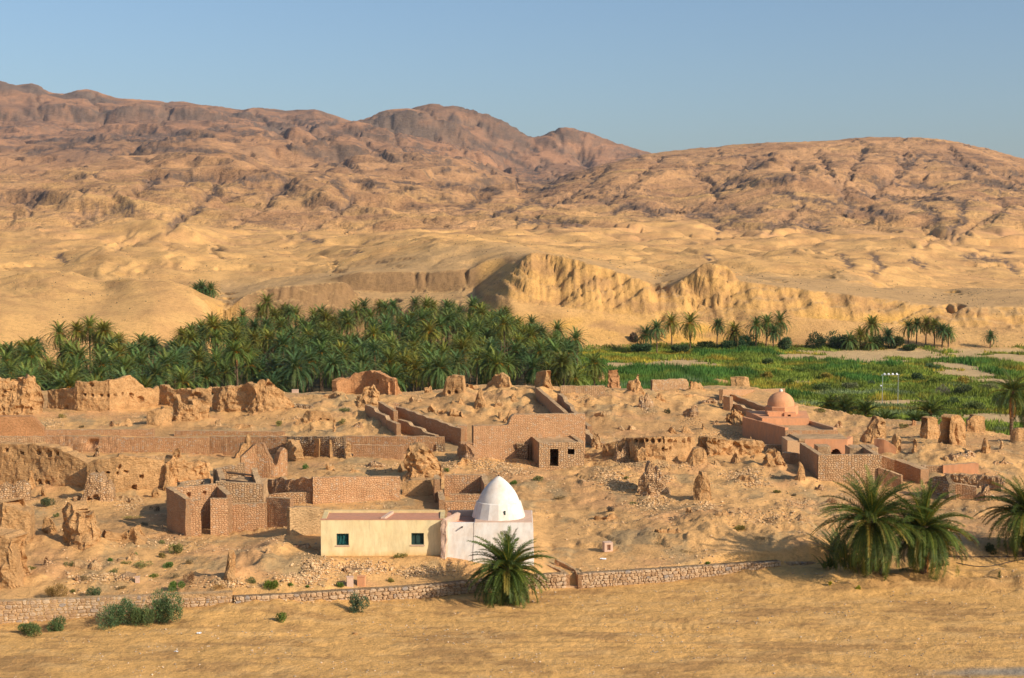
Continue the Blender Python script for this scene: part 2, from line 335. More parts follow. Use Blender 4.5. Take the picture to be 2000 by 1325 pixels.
# --- water-worn gullies: many drops run down the slope and carry soil away
r0 = int(np.searchsorted(Y, 330)); r1 = int(np.searchsorted(Y, 6000)); Hs = (far[r0:r1, 8:-8]/YY[r0:r1, 8:-8]).copy()
Ls = LY[r0:r1, 0]; nr, nc = Hs.shape; du = ui[1]-ui[0]
base_H = Hs.copy()
rowL = Ls
def gradH(H):
    gy = np.gradient(H, rowL, axis=0)+H; gx = np.gradient(H, du, axis=1); return gx, gy
dens_w = np.ones(nr)
for it in range(9):
    gx, gy = gradH(Hs)
    n = 60000
    pr = RNG.uniform(2, nr-3, n); pc = RNG.uniform(2, nc-3, n); carry = np.zeros(n); vx = np.zeros(n); vy = np.zeros(n)
    dl = np.gradient(rowL)
    ero = np.zeros(nr*nc)
    step = 0.0026
    for s in range(90):
        i = pr.astype(int); j = pc.astype(int)
        a = gx[i, j]; b_ = gy[i, j]
        vx = 0.55*vx-0.45*a; vy = 0.55*vy-0.45*b_
        l = np.sqrt(vx*vx+vy*vy)+1e-9
        pr2 = pr+vy/l*step/dl[i]; pc2 = pc+vx/l*step/du
        ok = (pr2 > 1) & (pr2 < nr-2) & (pc2 > 1) & (pc2 < nc-2)
        slope = np.sqrt(a*a+b_*b_)
        cap = np.minimum(slope, 0.7)*min(1.0, s/14)*2.0e-4
        e = (cap-carry)*0.30; e = np.where(ok, e, 0)
        ero += np.bincount(i*nc+j, weights=e, minlength=nr*nc); carry = carry+e
        pr = np.where(ok, pr2, pr); pc = np.where(ok, pc2, pc)
        if s % 24 == 23:
            E = ero.reshape(nr, nc); E = (E+np.roll(E, 1, 1)+np.roll(E, -1, 1)+0.5*np.roll(E, 1, 0)+0.5*np.roll(E, -1, 0))/4
            Hs = Hs-np.clip(E, -4e-4, 1.5e-3); ero[:] = 0; gx, gy = gradH(Hs)
dH = (Hs-base_H); fl = np.zeros_like(far); fl[r0:r1, 8:-8] = np.clip(dH, -0.02, 0.006)*YY[r0:r1, 8:-8]
GUL = np.zeros_like(far); GUL[r0:r1, 8:-8] = dH/0.004
keep = 1-0.6*sstep(0.0, 1.0, ((YY > 3600) & (YY < 4800))*1.0)
vis = sstep(395, 420, YY)*sstep(0.5, 5, far+3)
far = far+fl*vis*keep
far += sstep(2600, 3400, YY)*(YY < 6000)*YY*0.0042*(ridged((cxy[0]+wx)*2.6, (cxy[1]+wy)*1.0, 5, 0.52, 407)-0.55)*(1-0.5*sstep(4000, 4300, YY))
far += (mt > -100)*sstep(1150, 1500, YY)*(1-sstep(2500, 2800, YY))*YY*0.0016*(ridged((cxy[0]+wx)*5.0, (cxy[1]+wy)*0.9, 4, 0.5, 409)-0.5)
# cliff fluting and ledges on the bluff faces
slopeY = np.gradient(far, axis=0)/np.gradient(YY, axis=0)
cl = sstep(0.5, 1.1, slopeY)*sstep(395, 405, YY)*(1-sstep(490, 520, YY))
flut = ridged(XX*0.075, YY*0.004, 4, 0.55, 1.3)
LED = fbm(XX*0.02, far*0.55, 4, 0.6, 4.4)
# shift the faces sideways in distance by resampling each column: real buttresses
shift = (flut-0.4)*1.9+fbm(XX*0.035, XX*0+3.3, 3)*8.0+ridged(XX*0.30, YY*0.004, 3, 0.6, 6.3)*1.0+fbm(XX*0.08, far*0.22, 4, 0.6, 6.9)*1.3+0.55*np.sign(noise(far*0.55+fbm(XX*0.02, YY*0.02, 2)*2, XX*0.01))
mask_s = sstep(418, 434, YY)*(1-sstep(460, 475, YY))*(PXC[None, :] > 440)
src = YY+shift*mask_s
colsz = far.copy()
for c in range(NC): colsz[:, c] = np.interp(src[:, c], Y, far[:, c])
far = colsz
slopeY = np.gradient(far, axis=0)/np.gradient(YY, axis=0)
cliff = sstep(0.55, 1.3, np.abs(slopeY))*sstep(380, 405, YY)*(1-sstep(520, 560, YY))
far += cliff*fbm(XX*0.35, far*0.5, 4, 0.6, 7.0)*0.8
# strata: stepped ledges of dark rock on the middle hills
def PYrow(z): # photo row at which each terrain vertex shows
    s = (z-CZ)/YY; return 662.5-F*(s*CP+SP)/(CP-s*SP)
PYG = PYrow(far)
def linemask(LL, wd, wob=5.0):
    m = np.zeros_like(far); wx2 = wob*fbm(UU*70, LY*60, 3, .6, 401); wy2 = wob*0.7*fbm(UU*70, LY*60, 3, .6, 402)
    sel = (YY[:, 0] > 600); A_ = (PXC[None, :]+wx2)[sel]; B_ = (PYG+wy2)[sel]; mm_ = np.zeros_like(A_)
    for L in LL:
        for (x0, y0), (x1, y1) in zip(L[:-1], L[1:]):
            j0, j1 = np.searchsorted(PXC, min(x0, x1)-30), np.searchsorted(PXC, max(x0, x1)+30); a_ = A_[:, j0:j1]; b_ = B_[:, j0:j1]
            t = np.clip(((a_-x0)*(x1-x0)+(b_-y0)*(y1-y0))/((x1-x0)**2+(y1-y0)**2+1e-6), 0, 1); d = np.hypot(a_-x0-t*(x1-x0), (b_-y0-t*(y1-y0))*1.35)
            mm_[:, j0:j1] = np.maximum(mm_[:, j0:j1], np.exp(-(d/wd)**2))
    m[sel] = mm_; return m
DARK = [[(365,358),(385,350),(425,350),(432,362),(424,378),(405,387)],[(480,350),(530,343),(570,348),(560,368),(530,388)],[(470,352),(490,365)],[(630,343),(655,352),(668,370),(690,385),(680,402),(650,408)],[(285,352),(312,352),(298,366)],
 [(690,352),(720,358),(760,366)],[(860,360),(900,362),(950,368),(975,378)],[(905,408),(930,396),(955,390)],[(960,420),(1000,410),(1040,392),(1062,400)],[(1030,350),(1060,356),(1085,348)],[(1020,365),(1050,372),(1080,362)],[(1010,432),(1040,430),(1080,434),(1130,440)],[(1195,415),(1230,402),(1262,400),(1262,415)],
 [(1270,420),(1310,412)],[(1340,420),(1380,418),(1400,430)],[(1395,410),(1430,404),(1440,412)],[(1400,450),(1440,425),(1480,415)],[(1480,445),(1520,430),(1560,440),(1610,450)],[(1380,372),(1410,358),(1450,352)],[(1500,350),(1540,345),(1570,352)],[(1515,378),(1545,382),(1580,390),(1630,395)],
 [(1620,400),(1640,388),(1660,404),(1700,412),(1750,428)],[(1680,375),(1730,385),(1790,400),(1830,418),(1820,432)],[(1750,355),(1800,362),(1830,372)],[(1790,392),(1850,388),(1882,398),(1870,415),(1880,432),(1850,445)],[(1870,345),(1930,358),(1990,372)],[(1810,310),(1860,318),(1900,330)],[(1745,345),(1770,320),(1795,300)],[(1450,335),(1475,320)],
 [(140,288),(200,292),(290,290),(420,294)],[(60,300),(150,282)],[(160,275),(230,268),(330,262),(420,262)],[(230,272),(300,275),(380,270)],[(420,232),(470,225),(520,235),(560,250)],[(420,250),(470,258),(540,262)],[(520,262),(560,272)],[(560,240),(600,236),(650,240)],[(0,225),(40,232)],[(60,222),(90,232)],[(160,212),(180,225)],[(150,210),(160,232)],[(210,215),(260,222)],[(280,215),(400,225)],
 [(620,275),(660,262),(700,255),(740,245)],[(930,282),(980,300),(1010,320),(1050,335)],[(925,275),(960,290),(1000,300)],[(1080,285),(1110,300),(1140,310)],[(1130,315),(1150,330)],[(880,230),(940,245),(1000,270),(1050,295)],[(850,240),(900,262)],[(1235,300),(1250,310)],[(600,300),(640,306)],[(640,320),(690,318)],[(90,375),(75,395),(60,400)],[(230,410),(260,405)],[(330,440),(370,415),(400,405)],[(120,500),(140,520)],[(100,545),(130,550),(140,535)],[(190,555),(200,575)],[(600,465),(625,470)],[(700,490),(690,520)],[(1380,500),(1400,520)],[(1700,500),(1720,520),(1700,535)],[(1780,505),(1800,520)],[(1640,500),(1660,520)],[(1880,500),(1960,510),(1980,530)]]
GUL2 = [[(1765,298),(1745,335),(1715,362),(1700,380)],[(1455,312),(1435,340),(1400,362)],[(1540,318),(1560,340)],[(1835,290),(1880,325),(1960,345)],[(1285,310),(1245,345),(1180,398)],[(1350,330),(1385,360),(1400,392)],[(830,215),(868,258),(920,305),(960,335)],[(905,225),(960,268),(1040,308),(1085,342)],[(1092,258),(1112,290),(1150,322)],[(762,240),(782,288),(800,312)],[(700,260),(730,290),(760,310)],[(640,285),(660,310),(700,330)],[(80,185),(95,235)],[(330,205),(318,245)],[(190,190),(210,240)],[(500,225),(560,262),(620,300)],[(560,232),(640,262),(660,280)],[(90,370),(60,410),(20,430)],[(300,350),(260,385),(150,440)],[(440,350),(380,400),(330,450)],[(570,350),(520,400),(460,440)],[(690,390),(640,430),(560,460)],[(1180,330),(1130,370),(1080,400)],[(1590,300),(1620,340),(1660,390)],[(1680,290),(1660,330),(1640,370)],[(1560,400),(1500,450)],[(1860,450),(1800,480)],[(1960,400),(1900,440),(1850,470)],[(240,480),(180,520),(120,560)],[(330,480),(320,520),(330,555)],[(420,480),(450,530)]]
mD = linemask(DARK, 6.5, 8.0); mG = linemask(GUL2, 7.0, 13.0)
far += YY*(-0.0027*mG-0.0011*mD+0.0016*mD*(ridged(UU*260, LY*90, 3, .6, 405)-.3))
STR = sstep(0.12, 0.5, fbm(cxy[0]*0.8, cxy[1]*1.6, 4, 0.6, 20.0))*sstep(1150, 1350, YY)
step_h = YY*0.0042
tw = far/step_h+fbm(cxy[0]*2.2, cxy[1]*2.2, 3, 0.5, 31.0)*1.6
fr = tw-np.floor(tw); terr = (sstep(0.0, 1.0, np.clip((fr-0.5)*3.2+0.5, 0, 1))-fr)
slp = np.sqrt((np.gradient(far, axis=0)/np.gradient(YY, axis=0))**2+(np.gradient(far, axis=1)/np.gradient(XX, axis=1))**2)
rockp2 = sstep(0, 12, pk-colsz+6)*(YY > 3380)*(YY < 3700)
SCL = sstep(0.25, 0.6, slp)*(YY > 1200)
far += (SCL+1.5*rockp2)*YY*0.0011*(ridged(cxy[0]*26, cxy[1]*9, 3, 0.6, 61)-0.4)
LEDGE = np.exp(-((fr-0.5)/0.16)**2)*sstep(0.05, 0.45, fbm(cxy[0]*1.3, cxy[1]*2.2, 4, 0.6, 120))*sstep(1150, 1300, YY)
far += STR*terr*step_h*0.6*sstep(0.08, 0.3, slp)*(1-0.7*keep*0-0.6*sstep(3600, 3900, YY))

# --- near ground: wadi bed, retaining-wall step, village slope, ridge, valley floor
FW = [(-200,1232),(0,1222),(180,1212),(455,1196),(640,1186),(800,1172),(930,1156),(1000,1152),(1100,1150),(1135,1149),(1300,1140),(1450,1125),(1620,1108)]
def flat(px, py, z=0.0):
    u, s = pix(px, py); y = (z-CZ)/s; return (u*y, y)
FWW = [flat(a, b) for a, b in FW]; fu = np.array([x/y for x, y in FWW]); fy_ = np.array([y for x, y in FWW])
DW = np.interp(U, fu, fy_)[None, :]                         # distance of the front wall line
right = sstep(pix(1600, 1100)[0], pix(1660, 1100)[0], UU)     # beyond the wall's right end a sand bank instead
basek = [(84, 0.0), (100, 0.55), (104.5, 0.95), (107.5, 2.0), (112, 2.25), (130, 2.6), (150, 3.0), (170, 3.8), (190, 4.7), (207, 5.4), (260, 6.2)]
bz = np.interp(YY, [a for a, _ in basek], [b for _, b in basek])
soft = np.interp(YY, [84, 100, 110, 120, 135, 150, 170, 190, 207, 260], [0, 0.7, 1.1, 1.6, 2.3, 3.0, 3.8, 4.7, 5.4, 6.2])
bank = sstep(pix(440, 1100)[0], pix(600, 1100)[0], UU)*(1-sstep(pix(1010, 1100)[0], pix(1080, 1100)[0], UU))
bz = bz*bank+soft*(1-bank)
beh = sstep(0.25, 0.75, YY-DW); behr = sstep(0.0, 5.0, YY-DW+1.5)
beh = beh*(1-right)+behr*right
bump1 = fbm(XX*0.03, YY*0.03, 2, 0.4, 12.0)*0.75+fbm(XX*0.14, YY*0.09, 4, 0.5, 14.0)*0.15+ridged(XX*0.5, YY*0.4, 3, 0.5, 40.0)*0.05
vill = bz+bump1*sstep(1, 12, YY-DW)
near = beh*np.maximum(vill, 0.5*(1-right)*sstep(0, 1, YY-DW)+0.3*right)+(1-beh)*(fbm(XX*0.05, YY*0.12, 4, 0.55, 50)*0.09)
near += beh*(1-beh)*0
# sand bank in front of the palms at the right
hb = np.exp(-((YY-flat(1700, 1140)[1])/2.6)**2)*sstep(pix(1540, 1100)[0], pix(1680, 1100)[0], UU)
near += hb*(0.75+0.5*fbm(XX*0.35, YY*0.35, 3, 0.5, 60))
# wheel tracks and worn ripples in the wadi bed
fore = (1-beh)
tr = np.zeros_like(near)
tcx, tcy = flat(1410, 1226); 
rr = np.sqrt(((XX-tcx)/1.0)**2+((YY-tcy)/0.75)**2)
arc = sstep(-1, 1.5, tcx-XX+2)
for q in (1.6, 2.1, 2.7, 3.1, 3.6, 4.3, 4.8): tr -= 0.07*np.exp(-((rr-q)/0.13)**2)*arc*sstep(-.5, .3, fbm(XX*.5, YY*.5+q, 2))
for (a, b, c) in ((1.2, 0.03, 93.0), (1.2, 0.03, 94.5), (0.8, -0.03, 91.0), (0.8, -0.03, 89.7), (1.9, 0.02, 93.2), (0.6, 0.05, 96.0), (0.9, 0.035, 90.4), (1.1, 0.06, 87.6), (0.7, 0.0, 98.2), (0.5, 0.03, 92.3), (1.3, -0.02, 89.2)):
    ln = c+b*XX+a*fbm(XX*0.03, XX*0+c, 2)
    tr -= 0.08*np.exp(-((YY-ln)/0.16)**2)*sstep(-0.35, 0.1, fbm(XX*0.06, XX*0+c*3, 2))
tr += 0.07*ridged(XX*0.30, YY*0.8, 4, 0.65, 77)*sstep(-0.25, 0.3, fbm(XX*0.07, YY*0.2, 3, 0.5, 71))+0.035*fbm(XX*1.1, YY*1.1, 3, 0.6, 78)
near += tr*fore
# ridge crest then fall to the oasis floor
CREST = [(-300,770),(0,765),(100,765),(300,775),(500,770),(580,770),(660,768),(800,772),(860,765),(900,757),(940,754),(1040,756),(1100,760),(1200,763),(1300,765),(1400,754),(1480,760),(1560,792),(1640,806),(1700,818),(1760,822),(1850,833),(1940,848),(2000,858),(2300,870)]
zc = np.array([np.interp((y-754)/(870-754), [0, 1], [5.3, 3.3]) for _, y in CREST]); 
cu = np.array([pix(a, b)[0] for a, b in CREST]); cD = np.array([(z-CZ)/pix(a, b)[1] for (a, b), z in zip(CREST, zc)])
DC = np.interp(U, cu, cD)[None, :]; fall = sstep(0, 26, YY-DC)
crestz = np.interp(U, cu, zc)[None, :]
lift = np.exp(-((YY-DC)/9.0)**2)
near = near*(1-lift*0.9)+(crestz+0.15*fbm(XX*0.1, YY*0.1, 3))*lift*0.9
near = near*(1-fall)+(-3.0)*fall
# named mounds of debris (px, py, radius m, height m)
MOUNDS = [(760,835,9,1.1),(560,1095,6,0.9),(470,1100,7,0.5),(1290,925,8,0.7),(1000,800,11,1.6),(1225,800,11,1.2),(640,800,8,0.9),(1470,1015,8,0.9),(1340,1020,6,0.6),
          (1180,880,6,0.7),(240,900,7,0.6),(100,1040,7,0.9),(1060,945,5,0.5),(930,910,5,0.8),(1600,830,7,-0.5),(1800,890,8,0.7),(1900,900,8,0.6),(1200,940,4,0.5),(1480,930,5,0.6),(150,1100,6,0.5)]
for px, py, r, h in MOUNDS:
    u, s = pix(px, py); y = (np.interp(1085-py, [0, 170, 330], [2.2, 3, 5])-CZ)/s; x = u*y
    near += h*np.exp(-(((XX-x)/r)**2+((YY-y)/(r*1.3))**2))*(1+0.5*fbm(XX*0.4, YY*0.4, 3, 0.5, px*0.1))
scarp = fbm(XX*0.11, YY*0.07, 4, 0.6, 300); sq = (near*1.0+scarp*0.55)/0.42; sf = sq-np.floor(sq)
near += sstep(0.05, 0.5, fbm(XX*0.06, YY*0.06, 3, 0.6, 310))*(sstep(0, 1, np.clip((sf-.5)*4+.5, 0, 1))-sf)*0.30*sstep(2, 8, YY-DW)*(1-fall)
near += sstep(1, 3, YY-DW)*(1-fall)*(0.05*ridged(XX*0.9, YY*0.7, 3, 0.6, 320)+0.10*sstep(0.0, .6, fbm(XX*.1, YY*.08, 3, .6, 330))*fbm(XX*1.7, YY*1.2, 3, 0.65, 321))
xa, ya = flat(627, 1086, 2.05); xb, _ = flat(1042, 1086, 2.05)
pw = sstep(xa-4, xa-1, XX)*(1-sstep(xb-0.5, xb+2.5, XX))*sstep(ya-2.6, ya-0.4, YY)*(1-sstep(ya+4, ya+8, YY))
pz = 2.05-0.35*sstep(xa+9, xb-3, XX)-0.25*sstep(xb-6, xb-2, XX); near = near*(1-pw)+pz*pw
valley = -3.0+fbm(XX*0.02, YY*0.02, 3, 0.5, 90)*0.35
ZZ = np.where(YY < DC+26, near, far)
ZZ = np.where((YY >= DC+26) & (far < -2.9), valley, ZZ)
ZZ = np.where((YY < DC+26) & (YY > DC+15), near+(valley+3)*sstep(15, 26, YY-DC), ZZ)
def zg(x, y):
    """terrain height at world x, y (scalars or arrays)"""
    x = np.asarray(x, float); y = np.asarray(y, float); u = x/y
    fi = np.interp(y, Y, np.arange(NR)); fj = np.interp(u, U, np.arange(NC))
    i = np.clip(fi.astype(int), 0, NR-2); j = np.clip(fj.astype(int), 0, NC-2); a = fi-i; b = fj-j
    return ZZ[i, j]*(1-a)*(1-b)+ZZ[i+1, j]*a*(1-b)+ZZ[i, j+1]*(1-a)*b+ZZ[i+1, j+1]*a*b
def G(px, py, ymin=76.0):
    """first point of the terrain behind photo pixel px, py"""
    u, s = pix(px, py); ys = Y[Y >= ymin]; z = zg(u*ys, ys); d = (CZ+s*ys)-z
    k = np.argmax(d <= 0)
    if d[k] > 0: k = len(ys)-1
    if k == 0: y = ys[0]
    else:
        t = d[k-1]/(d[k-1]-d[k]+1e-9); y = ys[k-1]+t*(ys[k]-ys[k-1])
    return Vector((u*y, y, float(zg(u*y, y))))
# ------------------------------------------------------------------ valley floor pattern (vegetation density), shared by ground colour and reeds
def in_valley(x, y): return None
SAND = [(1330,712,75,10,1.3),(1240,712,80,6,1.2),(1650,698,110,8,1.3),(1780,692,140,8,1.3),(1900,686,80,5,1.0),(1860,712,40,7,1.0),(1885,728,50,8,1.1),(1930,742,50,6,1.0),(1985,700,40,12,1.4),(1760,783,70,3,.9),(1960,812,60,6,1.1),(1840,812,40,3,.8),(1560,745,30,3,.3),(1700,764,20,2,.4),(1600,690,60,5,.9),(1480,655,40,8,1.0)]
DKGREEN = [(1250,725,110,22,1.0),(1400,735,110,16,1.0),(1640,705,120,9,1.0),(1680,740,70,7,1.0),(1750,715,60,8,.8),(1880,705,60,10,1.0),(1960,728,60,10,1.0),(1450,690,90,6,1.0),(1180,715,60,16,1.0),(1560,770,60,9,.7),(1620,720,70,6,.8),(1350,752,80,10,.9)]
def gpatch(L, x, y):
    r = np.zeros_like(x)
    wx_ = fbm(x*0.09, y*0.06, 4, 0.6, 140)
    for px, py, rx, ry, w in L:
        u, s = pix(px, py); D = (-2.8-CZ)/s; rxm = rx/F*D; rym = ry*D*D/(F*28)
        r = np.maximum(r, w*np.exp(-(((x-u*D)/rxm)**2+((y-D)/rym)**2+wx_*1.1)))
    return r
def veg(x, y):
    n = fbm(x*0.06, y*0.045, 4, 0.55, 130); s = gpatch(SAND, x, y); d = gpatch(DKGREEN, x, y)
    dens = np.clip(1.0+n*0.35-s*1.5+d*0.2, 0, 1); return dens, d, n
def build_terrain():
    V = np.stack([XX, YY, ZZ], -1).reshape(-1, 3)
    gz = np.gradient(ZZ, axis=0)/np.gradient(YY, axis=0); gx = np.gradient(ZZ, axis=1)/np.gradient(XX, axis=1)
    sl = np.sqrt(gz*gz+gx*gx)
    def c3(c): return np.array(c)[None, None, :]
    def mx(a, b, w): return a*(1-w[..., None])+b*w[..., None]
    n1 = fbm(XX*0.05, YY*0.05, 4, 0.55, 3); n2 = fbm(XX*0.25, YY*0.7, 4, 0.6, 5)
    wadi = mx(c3((0.69, 0.40, 0.145)), c3((0.49, 0.28, 0.11)), sstep(-0.05, 0.55, fbm(XX*0.15, YY*0.32, 5, 0.66, 8)))
    wadi = mx(wadi, c3((0.70, 0.43, 0.18)), sstep(0.1, 0.7, n2)*0.7)
    # grey worn track at the lower right
    u_, s_ = pix(2000, 1312); gy_ = -CZ/s_; gxp = u_*gy_
    grey = np.exp(-(((XX-gxp)/5.5)**2+((YY-gy_-0.035*(XX-gxp))/0.9)**2)**2)+0.7*np.exp(-(((XX-(gxp-14))/5)**2+((YY-gy_+1.6)/0.6)**2)**2)
    wadi = mx(wadi, c3((0.36, 0.30, 0.23)), np.clip(grey, 0, 1))
    vil = mx(c3((0.68, 0.40, 0.17)), c3((0.54, 0.315, 0.14)), sstep(-0.1, 0.6, n1))
    vil = mx(vil, c3((0.63, 0.35, 0.165)), sstep(0.1, 0.7, fbm(XX*0.12, YY*0.12, 4, 0.6, 9))*0.8)
    vil = mx(vil, c3((0.37, 0.27, 0.15)), sstep(0.15, 0.8, fbm(XX*0.16, YY*0.13, 5, 0.68, 19))*0.75)
    wv = sstep(-0.5, 1.5, YY-DW); col = mx(wadi, vil, wv)
    dens, d, n = veg(XX, YY)
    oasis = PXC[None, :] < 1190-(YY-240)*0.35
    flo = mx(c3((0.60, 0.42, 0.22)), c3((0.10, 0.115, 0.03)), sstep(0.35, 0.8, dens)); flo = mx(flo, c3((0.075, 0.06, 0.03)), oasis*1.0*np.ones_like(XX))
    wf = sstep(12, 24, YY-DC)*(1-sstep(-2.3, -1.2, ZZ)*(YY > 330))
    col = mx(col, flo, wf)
    # hills
    hill = mx(c3((0.70, 0.415, 0.165)), c3((0.58, 0.335, 0.14)), sstep(-0.4, 0.6, fbm(cxy[0]*3, cxy[1]*3, 4, 0.6, 44)))
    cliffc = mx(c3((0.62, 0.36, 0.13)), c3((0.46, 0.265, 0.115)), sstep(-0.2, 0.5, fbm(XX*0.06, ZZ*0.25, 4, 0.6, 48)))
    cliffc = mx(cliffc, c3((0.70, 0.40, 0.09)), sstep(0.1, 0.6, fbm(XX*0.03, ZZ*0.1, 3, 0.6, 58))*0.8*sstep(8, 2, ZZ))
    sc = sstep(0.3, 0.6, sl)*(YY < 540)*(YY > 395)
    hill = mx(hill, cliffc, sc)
    brn_shade = sc*sstep(450, 480, PXC)[None, :]*(1-sstep(925, 950, PXC))[None, :]; brn_shade = brn_shade*sstep(0.2, 0.5, sl); hill = mx(hill, c3((0.27, 0.165, 0.085)), brn_shade*0.9)  # shade of the left bluff's recess and ledge faces, painted as darker brown
    nearh = (1-sstep(520, 560, YY))*(YY > 430)*(PXC[None, :] > 430)*(1-sc)
    hill = mx(hill, c3((0.52, 0.335, 0.165)), nearh*0.7)
    mid = mx(c3((0.62, 0.345, 0.165)), c3((0.43, 0.235, 0.12)), sstep(-0.5, 0.5, fbm(cxy[0]*1.6, cxy[1]*1.6, 4, 0.6, 64)))
    farc = mx(c3((0.48, 0.25, 0.14)), c3((0.31, 0.175, 0.11)), sstep(-0.3, 0.6, fbm(cxy[0]*1.6, cxy[1]*1.6, 4, 0.6, 74)))
    tt = sstep(650, 1800, YY*(1+0.5*fbm(cxy[0]*1.2, cxy[1]*2.5, 4, 0.6, 97))); hill = mx(hill, mid, tt); hill = mx(hill, farc, sstep(2000, 3400, YY))
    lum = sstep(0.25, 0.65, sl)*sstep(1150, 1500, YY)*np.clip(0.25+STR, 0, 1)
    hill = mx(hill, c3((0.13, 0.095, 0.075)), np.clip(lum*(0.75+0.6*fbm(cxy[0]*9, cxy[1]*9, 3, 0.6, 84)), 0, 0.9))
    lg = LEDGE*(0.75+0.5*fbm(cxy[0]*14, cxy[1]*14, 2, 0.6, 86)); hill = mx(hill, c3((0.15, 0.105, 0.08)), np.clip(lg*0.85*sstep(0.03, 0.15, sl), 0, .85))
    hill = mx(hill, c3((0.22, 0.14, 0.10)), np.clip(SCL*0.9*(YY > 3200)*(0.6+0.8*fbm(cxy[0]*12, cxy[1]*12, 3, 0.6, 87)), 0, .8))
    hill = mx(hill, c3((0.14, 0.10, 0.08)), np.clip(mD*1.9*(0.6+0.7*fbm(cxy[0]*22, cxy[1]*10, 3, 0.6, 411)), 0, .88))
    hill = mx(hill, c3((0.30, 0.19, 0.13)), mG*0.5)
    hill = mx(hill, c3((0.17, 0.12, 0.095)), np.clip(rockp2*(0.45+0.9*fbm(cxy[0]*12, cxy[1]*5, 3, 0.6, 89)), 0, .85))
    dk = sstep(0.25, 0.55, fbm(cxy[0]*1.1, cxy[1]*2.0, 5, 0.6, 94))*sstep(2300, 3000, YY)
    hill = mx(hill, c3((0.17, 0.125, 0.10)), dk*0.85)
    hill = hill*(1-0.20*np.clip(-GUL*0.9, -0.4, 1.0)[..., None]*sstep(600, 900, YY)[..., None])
    wh = np.where(YY > 300, sstep(-2.9, -1.8, ZZ), 0)*(YY > DC+30)
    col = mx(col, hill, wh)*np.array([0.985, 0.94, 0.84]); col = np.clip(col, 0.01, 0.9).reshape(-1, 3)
    idx = np.arange(NR*NC).reshape(NR, NC)
    q = np.stack([idx[:-1, :-1], idx[:-1, 1:], idx[1:, 1:], idx[1:, :-1]], -1)
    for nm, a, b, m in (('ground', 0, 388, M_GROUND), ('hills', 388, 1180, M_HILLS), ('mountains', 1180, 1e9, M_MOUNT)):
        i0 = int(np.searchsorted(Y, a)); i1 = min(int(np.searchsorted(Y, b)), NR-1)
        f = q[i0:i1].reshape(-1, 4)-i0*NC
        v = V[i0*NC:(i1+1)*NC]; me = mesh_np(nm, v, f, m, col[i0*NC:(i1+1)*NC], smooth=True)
        tag(obj(nm, me), kind='structure')
